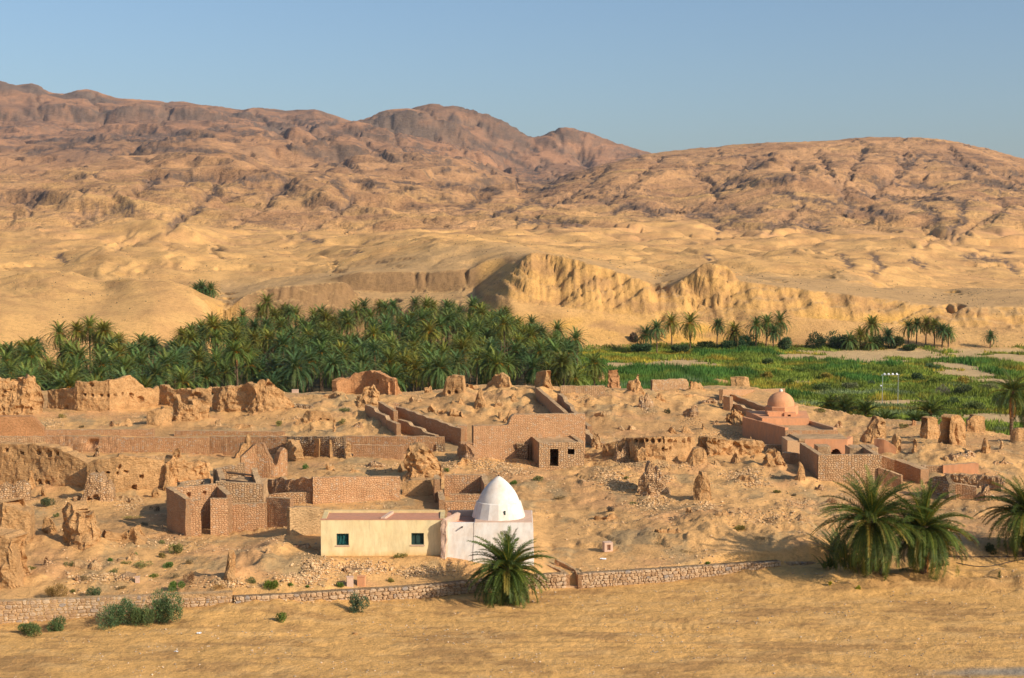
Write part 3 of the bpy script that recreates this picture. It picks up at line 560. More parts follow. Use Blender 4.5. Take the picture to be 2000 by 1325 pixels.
# ------------------------------------------------------------------ wall builder
TALUS = []
def zpix(py, x, y):
    """height at which world point (x, y) shows on photo row py"""
    return CZ+y*pix(1000, py)[1]
def smooth_path(P, res):
    P = [np.array(p[:2], float) for p in P]; L = [0]
    for a, b in zip(P[:-1], P[1:]): L.append(L[-1]+np.linalg.norm(b-a))
    return np.array(P), np.array(L)
def wall(name, P, hb, ht, thick=0.7, mat=None, res=0.22, rough=0.08, jag=0.0, taper=0.0, holes=(), openings=(), parent=None,
         side=None, sink=0.8, seed=0.0, cap=0.0, smooth=False, sag=0.0, talus=0.0):
    """P world xy of the front base line; hb/ht: callables(s fraction L)->z or arrays at path points"""
    P, L = smooth_path(P, res); tot = L[-1]
    brk = set(np.linspace(0, tot, max(3, int(tot/res)+1)).tolist())
    for o in openings: brk |= {o[0], o[1]}
    S = np.array(sorted(brk))
    if openings:                                             # drop stations crowding an opening's edge
        ed = {e for o in openings for e in o[:2]}; S = np.array([s for s in S if s in ed or all(abs(s-e) > 0.06 for e in ed)])
    x = np.interp(S, L, P[:, 0]); y = np.interp(S, L, P[:, 1]); ns = len(S)
    tx = np.gradient(x, S); ty = np.gradient(y, S); l = np.hypot(tx, ty)+1e-9; nx, ny = -ty/l, tx/l
    if side is None: side = 1 if np.mean(ny) > 0 else -1
    nx, ny = nx*side, ny*side                                # towards the back of the wall
    zb = np.interp(S, L, hb)-sink; zt = np.array(ht(S)) if callable(ht) else np.interp(S, L, ht)
    if jag: zt = zt+jag*(fbm(S*0.9+seed, S*0+seed*3.1, 4, 0.62)-0.1)-jag*0.5*np.maximum(0, noise(S*2.4+seed, S*0+9+seed))
    zt = np.maximum(zt, zb+sink+0.05)
    H = zt-zb; hm = float(np.max(H)); fr = set(np.linspace(0, 1, max(3, int(hm/res)+1)).tolist())
    if openings:
        zr = float(np.mean(zb)); zh = float(np.mean(H))
        eds = {(e-zr)/zh for o in openings for e in o[2:4]}; fr = {f for f in fr if all(abs(f-e) > 0.06/zh for e in eds)} | eds
    Fv = np.array(sorted(f for f in fr if 0 <= f <= 1)); nv = len(Fv)
    SS, FF = np.meshgrid(S, Fv, indexing='ij'); Zv = zb[:, None]+FF*H[:, None]
    d1 = rough*(1.1*fbm(SS*0.45+seed, Zv*0.5+seed*2, 4, 0.55)+0.5*fbm(SS*1.9+seed, Zv*1.4, 3, 0.6))
    d2 = rough*(1.1*fbm(SS*0.45+seed+50, Zv*0.5+seed*2, 4, 0.55)+0.5*fbm(SS*1.9+seed+50, Zv*1.4, 3, 0.6))
    if rough > 0.1:
        d1 = d1+rough*0.42*(ridged(SS*1.7+seed, Zv*1.1, 2, 0.5)-0.4)*-1; d2 = d2+rough*0.4*(ridged(SS*1.7-seed, Zv*1.1, 2, 0.5)-0.4)
    hole = np.zeros_like(SS)
    for (hs, hz, hr) in holes:
        d = np.hypot(SS-hs, Zv-hz)/hr; hole = np.maximum(hole, (1-sstep(0.65, 1.1, d))*min(0.6, thick*0.75))
    endt = 1-0.45*(1-sstep(0, 0.22, np.minimum(SS, tot-SS)/max(tot, .1))) if taper > 0.5 else 1.0
    tp = taper*FF*thick*1.0+(1-endt)*thick*0.8
    f_off = d1+tp*0.5+hole; b_off = np.maximum(thick-tp*0.5+d2, f_off+0.12*thick)
    wob = rough*0.5*fbm(SS*1.3, Zv*1.3, 3, 0.5, seed+7)
    Fx = x[:, None]+nx[:, None]*f_off+wob*tx[:, None]; Fy = y[:, None]+ny[:, None]*f_off+wob*ty[:, None]
    Bx = x[:, None]+nx[:, None]*b_off+wob*tx[:, None]; By = y[:, None]+ny[:, None]*b_off+wob*ty[:, None]
    V = np.concatenate([np.stack([Fx, Fy, Zv], -1).reshape(-1, 3), np.stack([Bx, By, Zv+0*b_off], -1).reshape(-1, 3)])
    uvf = np.stack([SS, Zv], -1).reshape(-1, 2); uvb = uvf+[3.7, 0]; 
    N = ns*nv; fi = np.arange(N).reshape(ns, nv); bi = fi+N
    occ = np.ones((ns-1, nv-1), bool)
    sc = (S[1:]+S[:-1])/2; zc_ = (Fv[1:]+Fv[:-1])/2
    for o in openings:
        zz_ = zr+zc_*zh; occ[np.ix_((sc > o[0]) & (sc < o[1]), (zz_ > o[2]) & (zz_ < o[3]))] = False
    fl = side < 0
    def q(a, b, c, d): 
        r = np.stack([a, b, c, d], -1).reshape(-1, 4); return r[:, ::-1] if fl else r
    faces = [q(fi[:-1, :-1], fi[1:, :-1], fi[1:, 1:], fi[:-1, 1:])[occ.ravel()], q(bi[:-1, :-1], bi[:-1, 1:], bi[1:, 1:], bi[1:, :-1])[occ.ravel()]]
    pad = np.pad(occ, 1)
    # exposed edges: left, right, bottom, top
    lf = occ & ~pad[:-2, 1:-1]; rt = occ & ~pad[2:, 1:-1]; bt = occ & ~pad[1:-1, :-2]; tpm = occ & ~pad[1:-1, 2:]
    i, j = np.nonzero(lf); faces.append(q(fi[i, j], fi[i, j+1], bi[i, j+1], bi[i, j]))
    i, j = np.nonzero(rt); faces.append(q(fi[i+1, j], bi[i+1, j], bi[i+1, j+1], fi[i+1, j+1]))
    i, j = np.nonzero(bt); faces.append(q(fi[i, j], bi[i, j], bi[i+1, j], fi[i+1, j]))
    i, j = np.nonzero(tpm); faces.append(q(fi[i, j+1], fi[i+1, j+1], bi[i+1, j+1], bi[i, j+1]))
    faces = [f for f in faces if len(f)]
    me = mesh_np(name, V, faces, mat, None, np.concatenate([uvf, uvb]), smooth=smooth)
    if cap: me.materials.append(M_CAP)
    o = obj(name, me, parent)
    if cap:
        mi = np.zeros(len(me.polygons), np.int32); mi[-len(faces[-1]):] = 1; me.polygons.foreach_set('material_index', mi)
    if talus:
        for k in range(0, ns, 3): TALUS.append((x[k]+nx[k]*thick/2, y[k]+ny[k]*thick/2, talus))
    return o
def px_wall(name, base, top, label=None, cat=None, holes=(), group=None, parent=None, straight=False, D0=None, zbase=None, opens=(), depth_add=0.0, **kw):
    """base: photo points of the foot of the visible face; top: photo points of its top edge"""
    W = []
    for b in base:
        if D0: u, s = pix(*b[:2]); W.append(Vector((u*D0, D0, CZ+s*D0)))
        else: W.append(G(*b[:2]))
    if straight is not False and len(W) > 1 and not D0:
        ym = sum(w.y for w in W)/len(W); span = abs(base[-1][0]-base[0][0]); xs0 = np.array([w.x for w in W]); ys0 = np.array([w.y for w in W])
        if straight == 'fit' and span > 45: k1 = np.polyfit(xs0, ys0, 1); yn = np.polyval(k1, xs0)
        else: yn = ym+(ys0-ym)*(0.3 if straight == 'fit' else straight)
        W = [Vector((pix(b[0], b[1])[0]*yy, yy, float(zg(pix(b[0], b[1])[0]*yy, yy)))) for b, yy in zip(base, yn)]
    P, L = smooth_path(W, 1); bx = [b[0] for b in base]
    hb = np.array([w.z for w in W])
    def ht(S):
        x = np.interp(S, L, P[:, 0]); y = np.interp(S, L, P[:, 1])
        px = np.array([1000+F*xx/(yy*CP+(CZ-2)*SP*1.0) for xx, yy in zip(x, y)])
        tx = [t[0] for t in top]; ty = [t[1] for t in top]
        if tx[0] > tx[-1]: tx, ty = tx[::-1], ty[::-1]
        pyt = np.interp(px, tx, ty)
        return np.array([zpix(a, xx, yy) for a, xx, yy in zip(pyt, x, y)])
    def s_of(px): return float(np.interp(px, [w for w in (bx if bx[0] < bx[-1] else bx[::-1])], (L if bx[0] < bx[-1] else L[::-1])))
    hl = []
    for (hx, hy, hr) in holes:
        s = s_of(hx); x = np.interp(s, L, P[:, 0]); y = np.interp(s, L, P[:, 1]); hl.append((s, zpix(hy, x, y), hr*y/F))
    ol = []
    for (x0, y0, x1, y1) in opens:
        s0, s1 = sorted((s_of(x0), s_of(x1))); sm = (s0+s1)/2; x = np.interp(sm, L, P[:, 0]); y = np.interp(sm, L, P[:, 1])
        z0, z1 = zpix(y1, x, y), zpix(y0, x, y); ol.append((s0, s1, min(z0, z1), max(z0, z1)))
    o = wall(name, W, hb, ht, holes=hl, openings=ol, parent=parent, seed=bx[0]*0.0137, **kw)
    if label: tag(o, label, cat or 'ruined wall', group, 'thing')
    return o
MUD = dict(mat=M_MUD, rough=0.22, jag=0.5, taper=0.35, thick=0.9, res=0.17, talus=0.3, straight=0.6)
MUDS = dict(mat=M_MUD, rough=0.3, jag=0.6, taper=0.6, thick=1.5, res=0.15, talus=0.32, straight=0.2)       # stumpy
STN = dict(straight='fit', mat=M_STONE, rough=0.05, jag=0.05, taper=0.0, thick=0.5, res=0.25, cap=1)
OST = dict(straight='fit', mat=M_OSTONE, rough=0.04, jag=0.03, taper=0.0, thick=0.5, res=0.25, cap=1)
def mud(base, top, label, **kw): return px_wall('mud_wall', base, top, label, 'ruined wall', **{**MUD, **kw})
def stump(base, top, label, **kw): return px_wall('mud_ruin', base, top, label, 'ruin', **{**MUDS, **kw})
def stone(base, top, label, **kw): return px_wall('stone_wall', base, top, label, 'stone wall', **{**STN, **kw})
def ost(base, top, label, **kw): return px_wall('stone_wall', base, top, label, 'stone wall', **{**OST, **kw})

# ------------------------------------------------------------------ ruins along the ridge (left to right)
stump([(-40,812),(0,816),(45,818),(88,806)], [(-40,742),(0,742),(18,743),(30,739),(38,745),(60,742),(72,744),(80,752),(95,790)], 'thick crumbling mud tower ruin at the left end of the ridge', thick=3.0, rough=0.45, holes=[(6,766,4),(14,763,3),(62,800,5)])
mud([(92,800),(120,803),(150,808),(185,811),(215,810),(250,802),(285,797),(312,792)], [(90,762),(120,760),(144,758),(147,746),(190,745),(230,742),(250,735),(258,733),(266,739),(285,757),(300,759),(312,754)],
    'long curved mud wall with a row of small beam holes below the palms', jag=0.16, rough=0.14, holes=[(166,772,3),(181,772,3),(197,773,3),(212,773,3),(227,772,3),(241,770,3),(257,772,4),(275,781,7),(178,752,5),(128,797,5)])
mud([(310,793),(340,800),(375,802),(412,800)], [(308,752),(313,750),(330,757),(345,763),(350,760),(380,760),(395,758),(412,757)], 'mud wall with a ragged hole, joining two longer ridge walls', holes=[(384,776,10),(374,777,7)], jag=0.2)
mud([(412,798),(430,808),(455,809),(475,808),(500,815),(520,812),(540,806),(560,801),(575,798)], [(410,758),(440,754),(462,751),(498,749),(502,751),(508,744),(515,741),(519,748),(524,742),(535,748),(545,757),(555,765),(575,790)],
    'tall fluted mud wall with broken peak and notch behind the brick terrace', jag=0.2, rough=0.3, holes=[(480,806,6),(526,752,5),(498,780,3)])
stump([(286,836),(300,839),(318,836),(336,828)], [(286,808),(291,804),(310,800),(326,796),(336,802)], 'low square mud block leaning beside the dark hollow', jag=0.15, rough=0.12, taper=0.2, thick=1.8)
stump([(336,820),(350,828),(378,832)], [(336,775),(341,769),(348,776),(352,787),(365,790),(378,792)], 'stepped mud corner with a thin upright fin', thick=0.8, jag=0.2, taper=0.3)
stump([(379,832),(386,826),(397,822),(410,816)], [(378,784),(384,781),(400,781),(410,786)], 'squat mud pier under the ragged wall hole', thick=1.2, jag=0.12, taper=0.2)
stump([(398,822),(404,826)], [(398,785),(404,783)], 'slim mud post in front of the fluted wall', thick=0.6, jag=0.1, taper=0.3) if False else None
stump([(482,815),(492,818),(503,817)], [(482,808),(494,797),(503,816)], 'small mud cone at the foot of the fluted wall', thick=1.0, jag=0.1)
stump([(575,806),(590,804),(608,806),(622,802)], [(573,786),(590,793),(600,791),(612,795),(622,800)], 'loose heap of rubble masonry right of the fluted wall', mat=M_DSTONE, jag=0.3, thick=1.6)
stump([(591,826),(605,829),(625,831),(648,829)], [(591,811),(598,803),(620,802),(645,806),(649,815)], 'small rectangular mud wall with two holes above the terrace', jag=0.08, rough=0.08, taper=0.3, thick=0.8, holes=[(625,821,3),(640,822,3),(638,827,3)])
stump([(650,850),(657,849)], [(648,820),(652,818),(658,822)], 'short mud post beside the small rectangular wall', thick=0.6, jag=0.1)
stump([(604,846),(612,847),(618,847)], [(603,829),(608,832),(618,846)], 'dark broken fin of mud below the rectangular wall', thick=0.5, jag=0.1)
stump([(570,832),(582,835),(594,842)], [(568,830),(578,822),(585,818),(594,822)], 'sloping mud lump with a shaded left side above the terrace', thick=1.3, jag=0.2)
mud([(660,769),(685,768),(715,769),(745,776),(772,777),(789,770)], [(658,745),(665,740),(672,737),(683,742),(690,729),(700,730),(718,723),(730,727),(745,730),(760,738),(772,742),(785,765),(789,768)],
    'broad arched mud wall standing against the palms', jag=0.18, rough=0.14, holes=[(737,745,4)], thick=1.0, mat=M_MUDR, taper=0.2)
stump([(690,790),(700,797),(720,800),(745,795)], [(688,783),(697,778),(705,766),(712,758),(722,755),(738,760),(742,780),(747,790)], 'rounded lump of broken masonry in front of the arched mud wall', thick=2.2, rough=0.4)
stump([(668,781),(675,784),(682,782)], [(667,781),(674,769),(682,780)], 'tiny mud cone left of the masonry lump', thick=0.9, jag=0.1)
mud([(852,776),(870,779),(905,779)], [(850,772),(864,764),(872,737),(878,734),(888,733),(904,735),(906,770)], 'upright square mud stub with two eye-like holes', jag=0.08, rough=0.12, holes=[(876,767,4),(889,767,4)], thick=1.0, taper=0.25)
mud([(947,757),(965,760),(994,758)], [(945,755),(957,742),(965,730),(970,736),(977,727),(983,731),(990,736),(994,752)], 'pointed mud stub with double peak on the ridge', jag=0.15, thick=0.9)
mud([(1043,762),(1065,769),(1085,770)], [(1042,750),(1047,727),(1055,725),(1070,725),(1074,740),(1078,755),(1085,768)], 'tall mud stub with one round hole at the head of the sloping wall', jag=0.1, holes=[(1065,757,5)], thick=1.0)
stump([(1166,753),(1175,755),(1183,754)], [(1165,740),(1171,729),(1178,727),(1184,738)], 'narrow rounded mud stub, leftmost of the pair above the reeds', thick=1.0, jag=0.08)
stump([(1186,760),(1200,764),(1216,758)], [(1185,745),(1190,726),(1198,722),(1206,727),(1212,735),(1216,750)], 'wide jagged mud stub, right one of the pair above the reeds', thick=1.2, jag=0.15, mat=M_MUDR)
stump([(1214,768),(1230,775),(1252,776),(1268,768)], [(1212,765),(1222,745),(1228,738),(1238,740),(1240,733),(1248,734),(1254,748),(1268,764)], 'leaning mud ruin with a knobbed top and shaded left flank', thick=1.8, rough=0.35)
stump([(1246,801),(1260,805),(1280,800)], [(1246,790),(1253,772),(1265,765),(1275,772),(1280,792)], 'crumbling rubble stack on a cone of fallen stones', mat=M_STONE, thick=1.5, rough=0.3)
stone([(1274,763),(1300,764),(1345,762)], [(1276,742),(1340,740),(1345,748)], 'low stone wall in two bands on the ridge before the reeds', jag=0.12, rough=0.12, mat=M_STONE)
stump([(1332,763),(1350,768),(1380,768)], [(1330,760),(1350,749),(1362,746),(1370,748),(1378,756)], 'low mud lump joined to the banded ridge wall', thick=1.3)
mud([(1386,751),(1405,752),(1426,752)], [(1390,741),(1400,740),(1422,744),(1426,749)], 'short low mud wall, left of the last ridge block', jag=0.08, thick=0.8)
mud([(1427,753),(1440,756),(1466,755)], [(1427,748),(1436,737),(1458,736),(1464,738),(1466,752)], 'blocky mud stub with one square hole on the right of the ridge', jag=0.06, holes=[(1449,745,3)], thick=1.3)
stump([(1318,770),(1326,772)], [(1318,763),(1328,763)], 'little mud cube beside the low ridge wall', thick=0.7, jag=0.03)
mud([(1325,780),(1345,782),(1365,776)], [(1325,770),(1345,771),(1365,771)], 'low wavy mud kerb on the slope below the ridge', jag=0.1, thick=0.6)
stump([(1331,812),(1345,819),(1358,828)], [(1330,800),(1338,794),(1348,790),(1356,794),(1359,806)], 'stony mud stub standing alone on the bare slope', mat=M_STONE, rough=0.3, thick=1.2)
stump([(1305,851),(1314,852),(1325,852)], [(1304,845),(1310,834),(1314,836),(1320,843),(1326,850)], 'leftmost of three little mud teeth above the long wall', thick=0.9, jag=0.1)
stump([(1331,851),(1342,852),(1358,851)], [(1330,846),(1337,832),(1347,836),(1356,847)], 'middle one of three little mud teeth above the long wall', thick=1.0, jag=0.1)
stump([(1364,846),(1375,847),(1386,845)], [(1363,844),(1371,838),(1374,828),(1378,836),(1386,842)], 'rightmost of three little mud teeth above the long wall', thick=0.8, jag=0.08)
stump([(920,800),(932,803),(950,803)], [(919,799),(927,785),(934,766),(940,772),(950,798)], 'sharp pyramid of mud brick inside the big enclosure', thick=1.6, rough=0.25)
stump([(877,795),(890,797),(912,797)], [(876,793),(888,786),(903,780),(912,794)], 'low mud ridge left of the sharp pyramid', thick=1.2)
stump([(850,806),(870,815),(895,822),(920,828)], [(850,803),(860,802),(872,808),(885,802),(905,812),(920,824)], 'row of broken mud lumps along the inside of the enclosure wall', thick=2.0, rough=0.5, jag=0.9)
stump([(833,806),(845,812)], [(833,800),(842,792),(848,800)], 'small dark mud point by the sloping wall', thick=0.9)
stump([(972,825),(980,826)], [(972,806),(981,806)], 'dark mud pier at the step of the red enclosure wall', thick=1.6, jag=0.1, rough=0.1)
stump([(982,832),(998,828)], [(982,818),(990,812),(998,812)], 'loose mud heap at the step of the red enclosure wall', thick=1.4)

# ------------------------------------------------------------------ brick and stone terrace walls, left half
px_wall('plastered_wall', [(-30,852),(85,853)], [(-30,814),(60,814),(68,818),(85,838)], 'smooth plastered block wall at the left edge', 'wall', mat=M_MUDR, rough=0.05, jag=0.04, thick=1.5, res=0.25)
ost([(85,852),(300,853)], [(85,840),(290,839),(300,837)], 'upper low brick terrace kerb above the long terrace wall')
ost([(340,852),(555,851)], [(340,842),(555,843)], 'second low brick kerb, right of the sand gap', mat=M_BRICK)
stone([(-30,868),(0,868),(88,867)], [(-30,853),(88,853)], 'stub of rubble terrace wall at the left edge')
stone([(88,880),(232,885)], [(88,852),(232,853)], 'long rubble terrace wall with a collapsed dark patch', mat=M_OSTONE, holes=[(178,868,9),(187,864,6)], rough=0.1)
stone([(231,884),(300,885),(408,888)], [(231,855),(408,855)], 'neat straight section of reddish brick terrace wall', mat=M_BRICK)
stone([(408,887),(465,889),(560,891)], [(408,853),(560,853)], 'brick terrace wall section behind the triangular gable', mat=M_BRICK)
stone([(560,893),(576,897),(624,898),(655,902),(672,893)], [(560,853),(675,853)], 'terrace wall patched with rubble piers and mud panels', mat=M_DSTONE, rough=0.1)
mud([(590,895),(606,897),(622,898)], [(589,858),(622,857)], 'smooth mud panel set into the patched terrace wall', jag=0.03, rough=0.06, thick=0.5, depth_add=0.1)
mud([(645,899),(658,897),(671,891)], [(646,860),(671,862)], 'curved mud panel at the end of the patched terrace wall', jag=0.05, rough=0.08, thick=0.5)
stump([(673,899),(682,902)], [(671,872),(677,862),(682,868),(684,885)], 'mud pillar beside a white stone below the terrace', thick=0.8)
stone([(672,885),(740,886),(867,888)], [(670,852),(867,853)], 'upper band of the long brick terrace wall on the right', mat=M_BRICK)
stone([(690,892),(720,896),(786,897)], [(688,869),(782,871)], 'low rubble wall in front of the right terrace band', mat=M_OSTONE)
stump([(852,888),(866,890)], [(850,867),(858,868),(866,868)], 'rubble corner pier with an arched hollow', mat=M_DSTONE, thick=0.9, jag=0.05, rough=0.1, taper=0.0)

# big mud wall in front, left
mud([(-30,944),(0,946),(60,950),(110,957),(172,966)], [(-30,866),(0,867),(25,868),(60,868),(90,871),(118,878),(140,888),(172,906)], 'massive long mud wall with a ragged overhanging top at the left edge', thick=1.6, rough=0.13, jag=0.12, holes=[(12,880,4),(44,885,3),(96,886,7),(74,885,5),(112,886,4),(78,942,5),(92,944,6)], taper=0.1)
mud([(170,966),(200,970),(228,969),(260,964),(322,955)], [(168,908),(176,903),(182,899),(200,897),(230,893),(235,888),(270,893),(300,898),(325,900)], 'pale mud wall pierced by beam holes beside the massive wall', thick=1.2, rough=0.12, jag=0.12, holes=[(190,924,3.4),(211,924,3.4),(230,925,3.4),(247,922,3.4),(233,913,3),(276,931,4),(260,956,5),(261,950,4)], taper=0.1)
mud([(322,958),(345,950),(372,944),(412,938)], [(322,905),(335,900),(340,894),(360,896),(380,900),(400,902),(412,905)], 'rough mud wall curving away behind the roofless room', thick=1.2, rough=0.4, jag=0.3)
stump([(52,962),(58,968),(66,960)], [(50,960),(53,928),(58,917),(66,930)], 'thin mud buttress leaning on the massive left wall', thick=0.9, taper=0.6)
stump([(318,962),(324,966),(332,960)], [(318,940),(322,912),(328,905),(333,925)], 'thin mud buttress right of the beam-hole wall', thick=1.0, taper=0.6)
stump([(150,985),(165,988),(192,990),(222,986)], [(147,984),(160,968),(167,940),(172,927),(185,924),(200,930),(212,928),(218,945),(224,972)], 'pyramid of pale stone masonry with an orange right face', mat=M_STONE, rough=0.15, taper=0.3, thick=2.0, holes=[(185,975,8),(172,978,6)])
stump([(136,984),(148,987),(158,984)], [(134,976),(142,971),(157,972)], 'low stone stub left of the stone pyramid', mat=M_STONE, thick=1.0, jag=0.1)
stump([(-30,985),(0,986),(30,988),(56,988)], [(-30,950),(0,949),(22,949),(36,939),(46,940),(54,950)], 'stone masonry stub with ragged top near the left edge', mat=M_STONE, thick=1.2, rough=0.15)
mud([(-30,1068),(0,1072),(30,1076),(58,1069)], [(-30,982),(0,985),(20,990),(38,999),(52,1000),(58,1010)], 'tall smooth mud block below the stone stub at the left', thick=3.0, rough=0.18, jag=0.1)
mud([(116,1056),(135,1070),(152,1078),(185,1073),(205,1064)], [(113,1002),(119,986),(127,982),(134,1000),(150,1004),(170,1006),(192,1011),(203,1030),(207,1050)], 'large eroded mud mass split by a crack', thick=2.4, rough=0.3, jag=0.3)
mud([(208,1063),(235,1067),(262,1070),(283,1071)], [(206,1036),(225,1040),(245,1042),(257,1034),(270,1044),(286,1064)], 'low mud mass right of the crack', thick=1.8, rough=0.25, jag=0.25)
mud([(-30,1150),(0,1150),(18,1158),(42,1150)], [(-30,1040),(0,1045),(12,1058),(20,1072),(30,1110),(42,1146)], 'sloping eroded mud spur at the left edge above the roadside wall', thick=3.0, rough=0.3, jag=0.25, straight=0.12)
stump([(420,1138),(432,1148),(450,1150),(464,1142)], [(416,1130),(428,1112),(438,1088),(444,1079),(449,1085),(455,1110),(466,1138)], 'pointed mud spike with rubble foot on the bank', thick=2.2, rough=0.3, mat=M_MUD)
stump([(228,1140),(240,1142),(258,1142)], [(227,1127),(240,1125),(258,1127)], 'tiny stone box ruin behind the roadside bushes', mat=M_STONE, thick=1.2, jag=0.1, taper=0, rough=0.05)
stump([(190,1138),(202,1140),(212,1138)], [(188,1134),(200,1129),(212,1131)], 'tiny heap of stones left of the stone box ruin', mat=M_STONE, thick=0.8, jag=0.15)

# ------------------------------------------------------------------ roofless stone rooms, centre left
r = tag(empty('roofless_house', G(400, 1046)), 'roofless stone house with an open doorway and three square niches', 'ruined house')
def part(parent, name, base, top, **kw):
    o = px_wall(name, base, top, parent=parent, **kw); o.matrix_parent_inverse = Matrix.Translation(parent.location).inverted(); return o
A = G(361, 1047); B = G(446, 1045); dv = (B-A).normalized(); nb = Vector((-dv.y, dv.x, 0))
def wseg(parent, name, P, z0, z1, straight=None, **kw):
    zz = [z0]*len(P) if not hasattr(z0, '__len__') else z0
    tt = [z1]*len(P) if not hasattr(z1, '__len__') else z1
    o = wall(name, P, np.array(zz, float), np.array(tt, float), parent=parent, **kw)
    if parent is not None: o.matrix_parent_inverse = Matrix.Translation(parent.location).inverted()
    return o
sk = dict(STN); sk['mat'] = M_OSTONE
hz = zpix(975, A.x, A.y)
part(r, 'wall', [(361,1047),(393,1046)], [(361,978),(393,977)], **sk)
part(r, 'wall', [(411.5,1046),(446,1045)], [(411,975),(446,974)], **sk)
bk = A+nb*3.4; bk2 = B+nb*3.4
wseg(r, 'wall', [A+dv*0.55, A+nb*3.4+dv*-0.2], A.z, [hz, hz+0.55], side=1, **sk)
wseg(r, 'wall', [A+nb*3.4-dv*0.1, B+nb*3.4+dv*0.0], A.z, hz+0.45, holes=[(0.55, hz-0.35, 0.17), (1.25, hz-0.3, 0.2), (2.6, hz-0.25, 0.17)], **{**sk, 'res': 0.12})
wseg(r, 'wall', [B-dv*0.02+nb*0.45, B+nb*3.4-dv*0.02], A.z, [hz, hz+0.3], side=-1, **sk)
r = tag(empty('roofless_house', G(380, 975)), 'small roofless room with pale stone walls behind the house with niches', 'ruined house')
ost([(331,1008),(345,1010)], [(331,962),(345,967)], 'narrow shaded wall end left of the roofless house', thick=1.6)
A2 = A+nb*5.0; z2 = A2.z+0.3
A3 = Vector((pix(352, 945)[0]*A2.y*1.04, A2.y*1.04, 0)); B3 = Vector((pix(412, 935)[0]*A2.y*1.06, A2.y*1.06, 0))
za = zpix(943, A3.x, A3.y); zb_ = zpix(936, B3.x, B3.y)
wseg(r, 'wall', [A3, B3], z2, [za, zb_], **STN)
wseg(r, 'wall', [B3, B3+Vector((0.5, -4.2, 0))], z2, [zb_, zb_-0.25], side=-1, **STN)
wseg(r, 'wall', [A3, A3+Vector((-0.1, -3.0, 0))], z2, [za, za-0.6], side=1, **STN)
# the block with collapsed roof
r = tag(empty('collapsed_house', G(470, 985)), 'stone house with a sunken beamed roof in front of the brick gable', 'ruined house')
y0 = A2.y+1.5
def at(px, py, y): u, s = pix(px, py); return Vector((u*y, y, CZ+s*y))
P1 = at(421, 941, y0); P2 = at(513, 946, y0); zt1 = P1.z
wseg(r, 'wall', [P1, P2], z2-0.5, [P1.z, P2.z], **STN)
Q1 = at(416, 914, y0+5.2); Q2 = at(476, 905, y0+5.2)
wseg(r, 'wall', [Q1, Q2], z2, [Q1.z-0.1, Q2.z], **{**STN, 'jag': 0.25})
wseg(r, 'wall', [P1+Vector((0.3, 0.4, 0)), Q1+Vector((0.3, -.1, 0))], z2, [P1.z, Q1.z], side=-1, **{**STN, 'jag': 0.15})
wseg(r, 'wall', [P2+Vector((-.1, 0.4, 0)), Q2+Vector((1.2, -.1, 0))], z2, [P2.z, Q2.z-0.4], side=1, **{**STN, 'jag': 0.15})
wseg(r, 'roof_slab', [P1+Vector((0.6, 0.6, 0)), P2+Vector((-0.4, 0.6, 0))], z2+1.0, [P1.z-0.25, P2.z-0.25], mat=M_CAP, thick=4.4, rough=0.2, jag=0.2, res=0.3)
for k, (dy, dz) in enumerate(((1.0, 0.02), (3.2, 0.3))):
    a = P1+Vector((0.3, dy, dz)); b = P2+Vector((-0.9, dy, dz-0.1)); d = (b-a)
    n = 8; t = np.linspace(0, 2*np.pi, n, endpoint=False); ring = np.stack([t*0, np.cos(t)*0.09, np.sin(t)*0.09], -1)
    V = np.concatenate([ring+np.array(a), ring+np.array(b)])-np.array(r.location)
    me = mesh_np('roof_beam', V, [np.array([[i, (i+1) % n, n+(i+1) % n, n+i] for i in range(n)]), np.arange(n)[None, ::-1], np.arange(n, 2*n)[None]], M_DARK); obj('roof_beam', me, r)
# brick gable
px_wall('brick_gable', [(500,938),(535,934),(562,928)], [(474,890),(485,880),(500,867),(515,869),(521,885),(530,900),(540,912),(548,885),(556,872),(562,880)], 'tall triangular gable of small red bricks', 'ruined wall', mat=M_BRICK, jag=0.12, rough=0.08, thick=0.7, res=0.15)
px_wall('brick_gable', [(472,938),(500,939)], [(472,892),(486,880),(500,868)], 'sloping left shoulder of the red brick gable', 'ruined wall', mat=M_BRICK, jag=0.05, rough=0.05, thick=0.6, res=0.15)
stump([(452,905),(470,900),(492,893)], [(452,895),(478,868),(490,850),(494,849),(500,862)], 'jagged dark mud slab rising behind the brick gable', thick=1.0)
mud([(526,880),(552,890),(572,915)], [(520,862),(536,858),(560,860),(572,868),(574,900)], 'crumbled mud wall right of the brick gable', thick=1.2, rough=0.3)
# rubble terraces right of it
stone([(513,972),(560,978),(612,983)], [(513,940),(548,934),(575,937),(585,931),(612,935)], 'rough rubble terrace wall with a fallen top', mat=M_OSTONE, rough=0.15, jag=0.2)
stone([(612,984),(660,984),(720,980),(782,975)], [(612,933),(690,931),(782,931)], 'long rubble terrace wall of pale and orange stones', mat=M_OSTONE, rough=0.08)
ost([(446,1038),(482,1036),(521,1033)], [(446,985),(500,984),(521,982)], 'orange stone wall right of the roofless house')
ost([(520,1031),(545,1028),(566,1031)], [(518,972),(566,974)], 'orange stone wall forming a shallow recess')
ost([(515,990),(570,983),(620,984)], [(515,970),(540,965),(611,961),(620,962)], 'low terrace kerb above the recess wall', mat=M_STONE)
ost([(566,1046),(595,1046),(626,1043)], [(566,992),(600,990),(626,992)], 'smooth retaining wall beside the yellow house', mat=M_MUDP)
mud([(566,990),(650,1000),(770,1004),(880,1006)], [(566,988),(640,988),(760,995),(880,998)], 'flat earth terrace edge behind the yellow house', thick=3.0, jag=0.05, rough=0.1, talus=0) if False else None
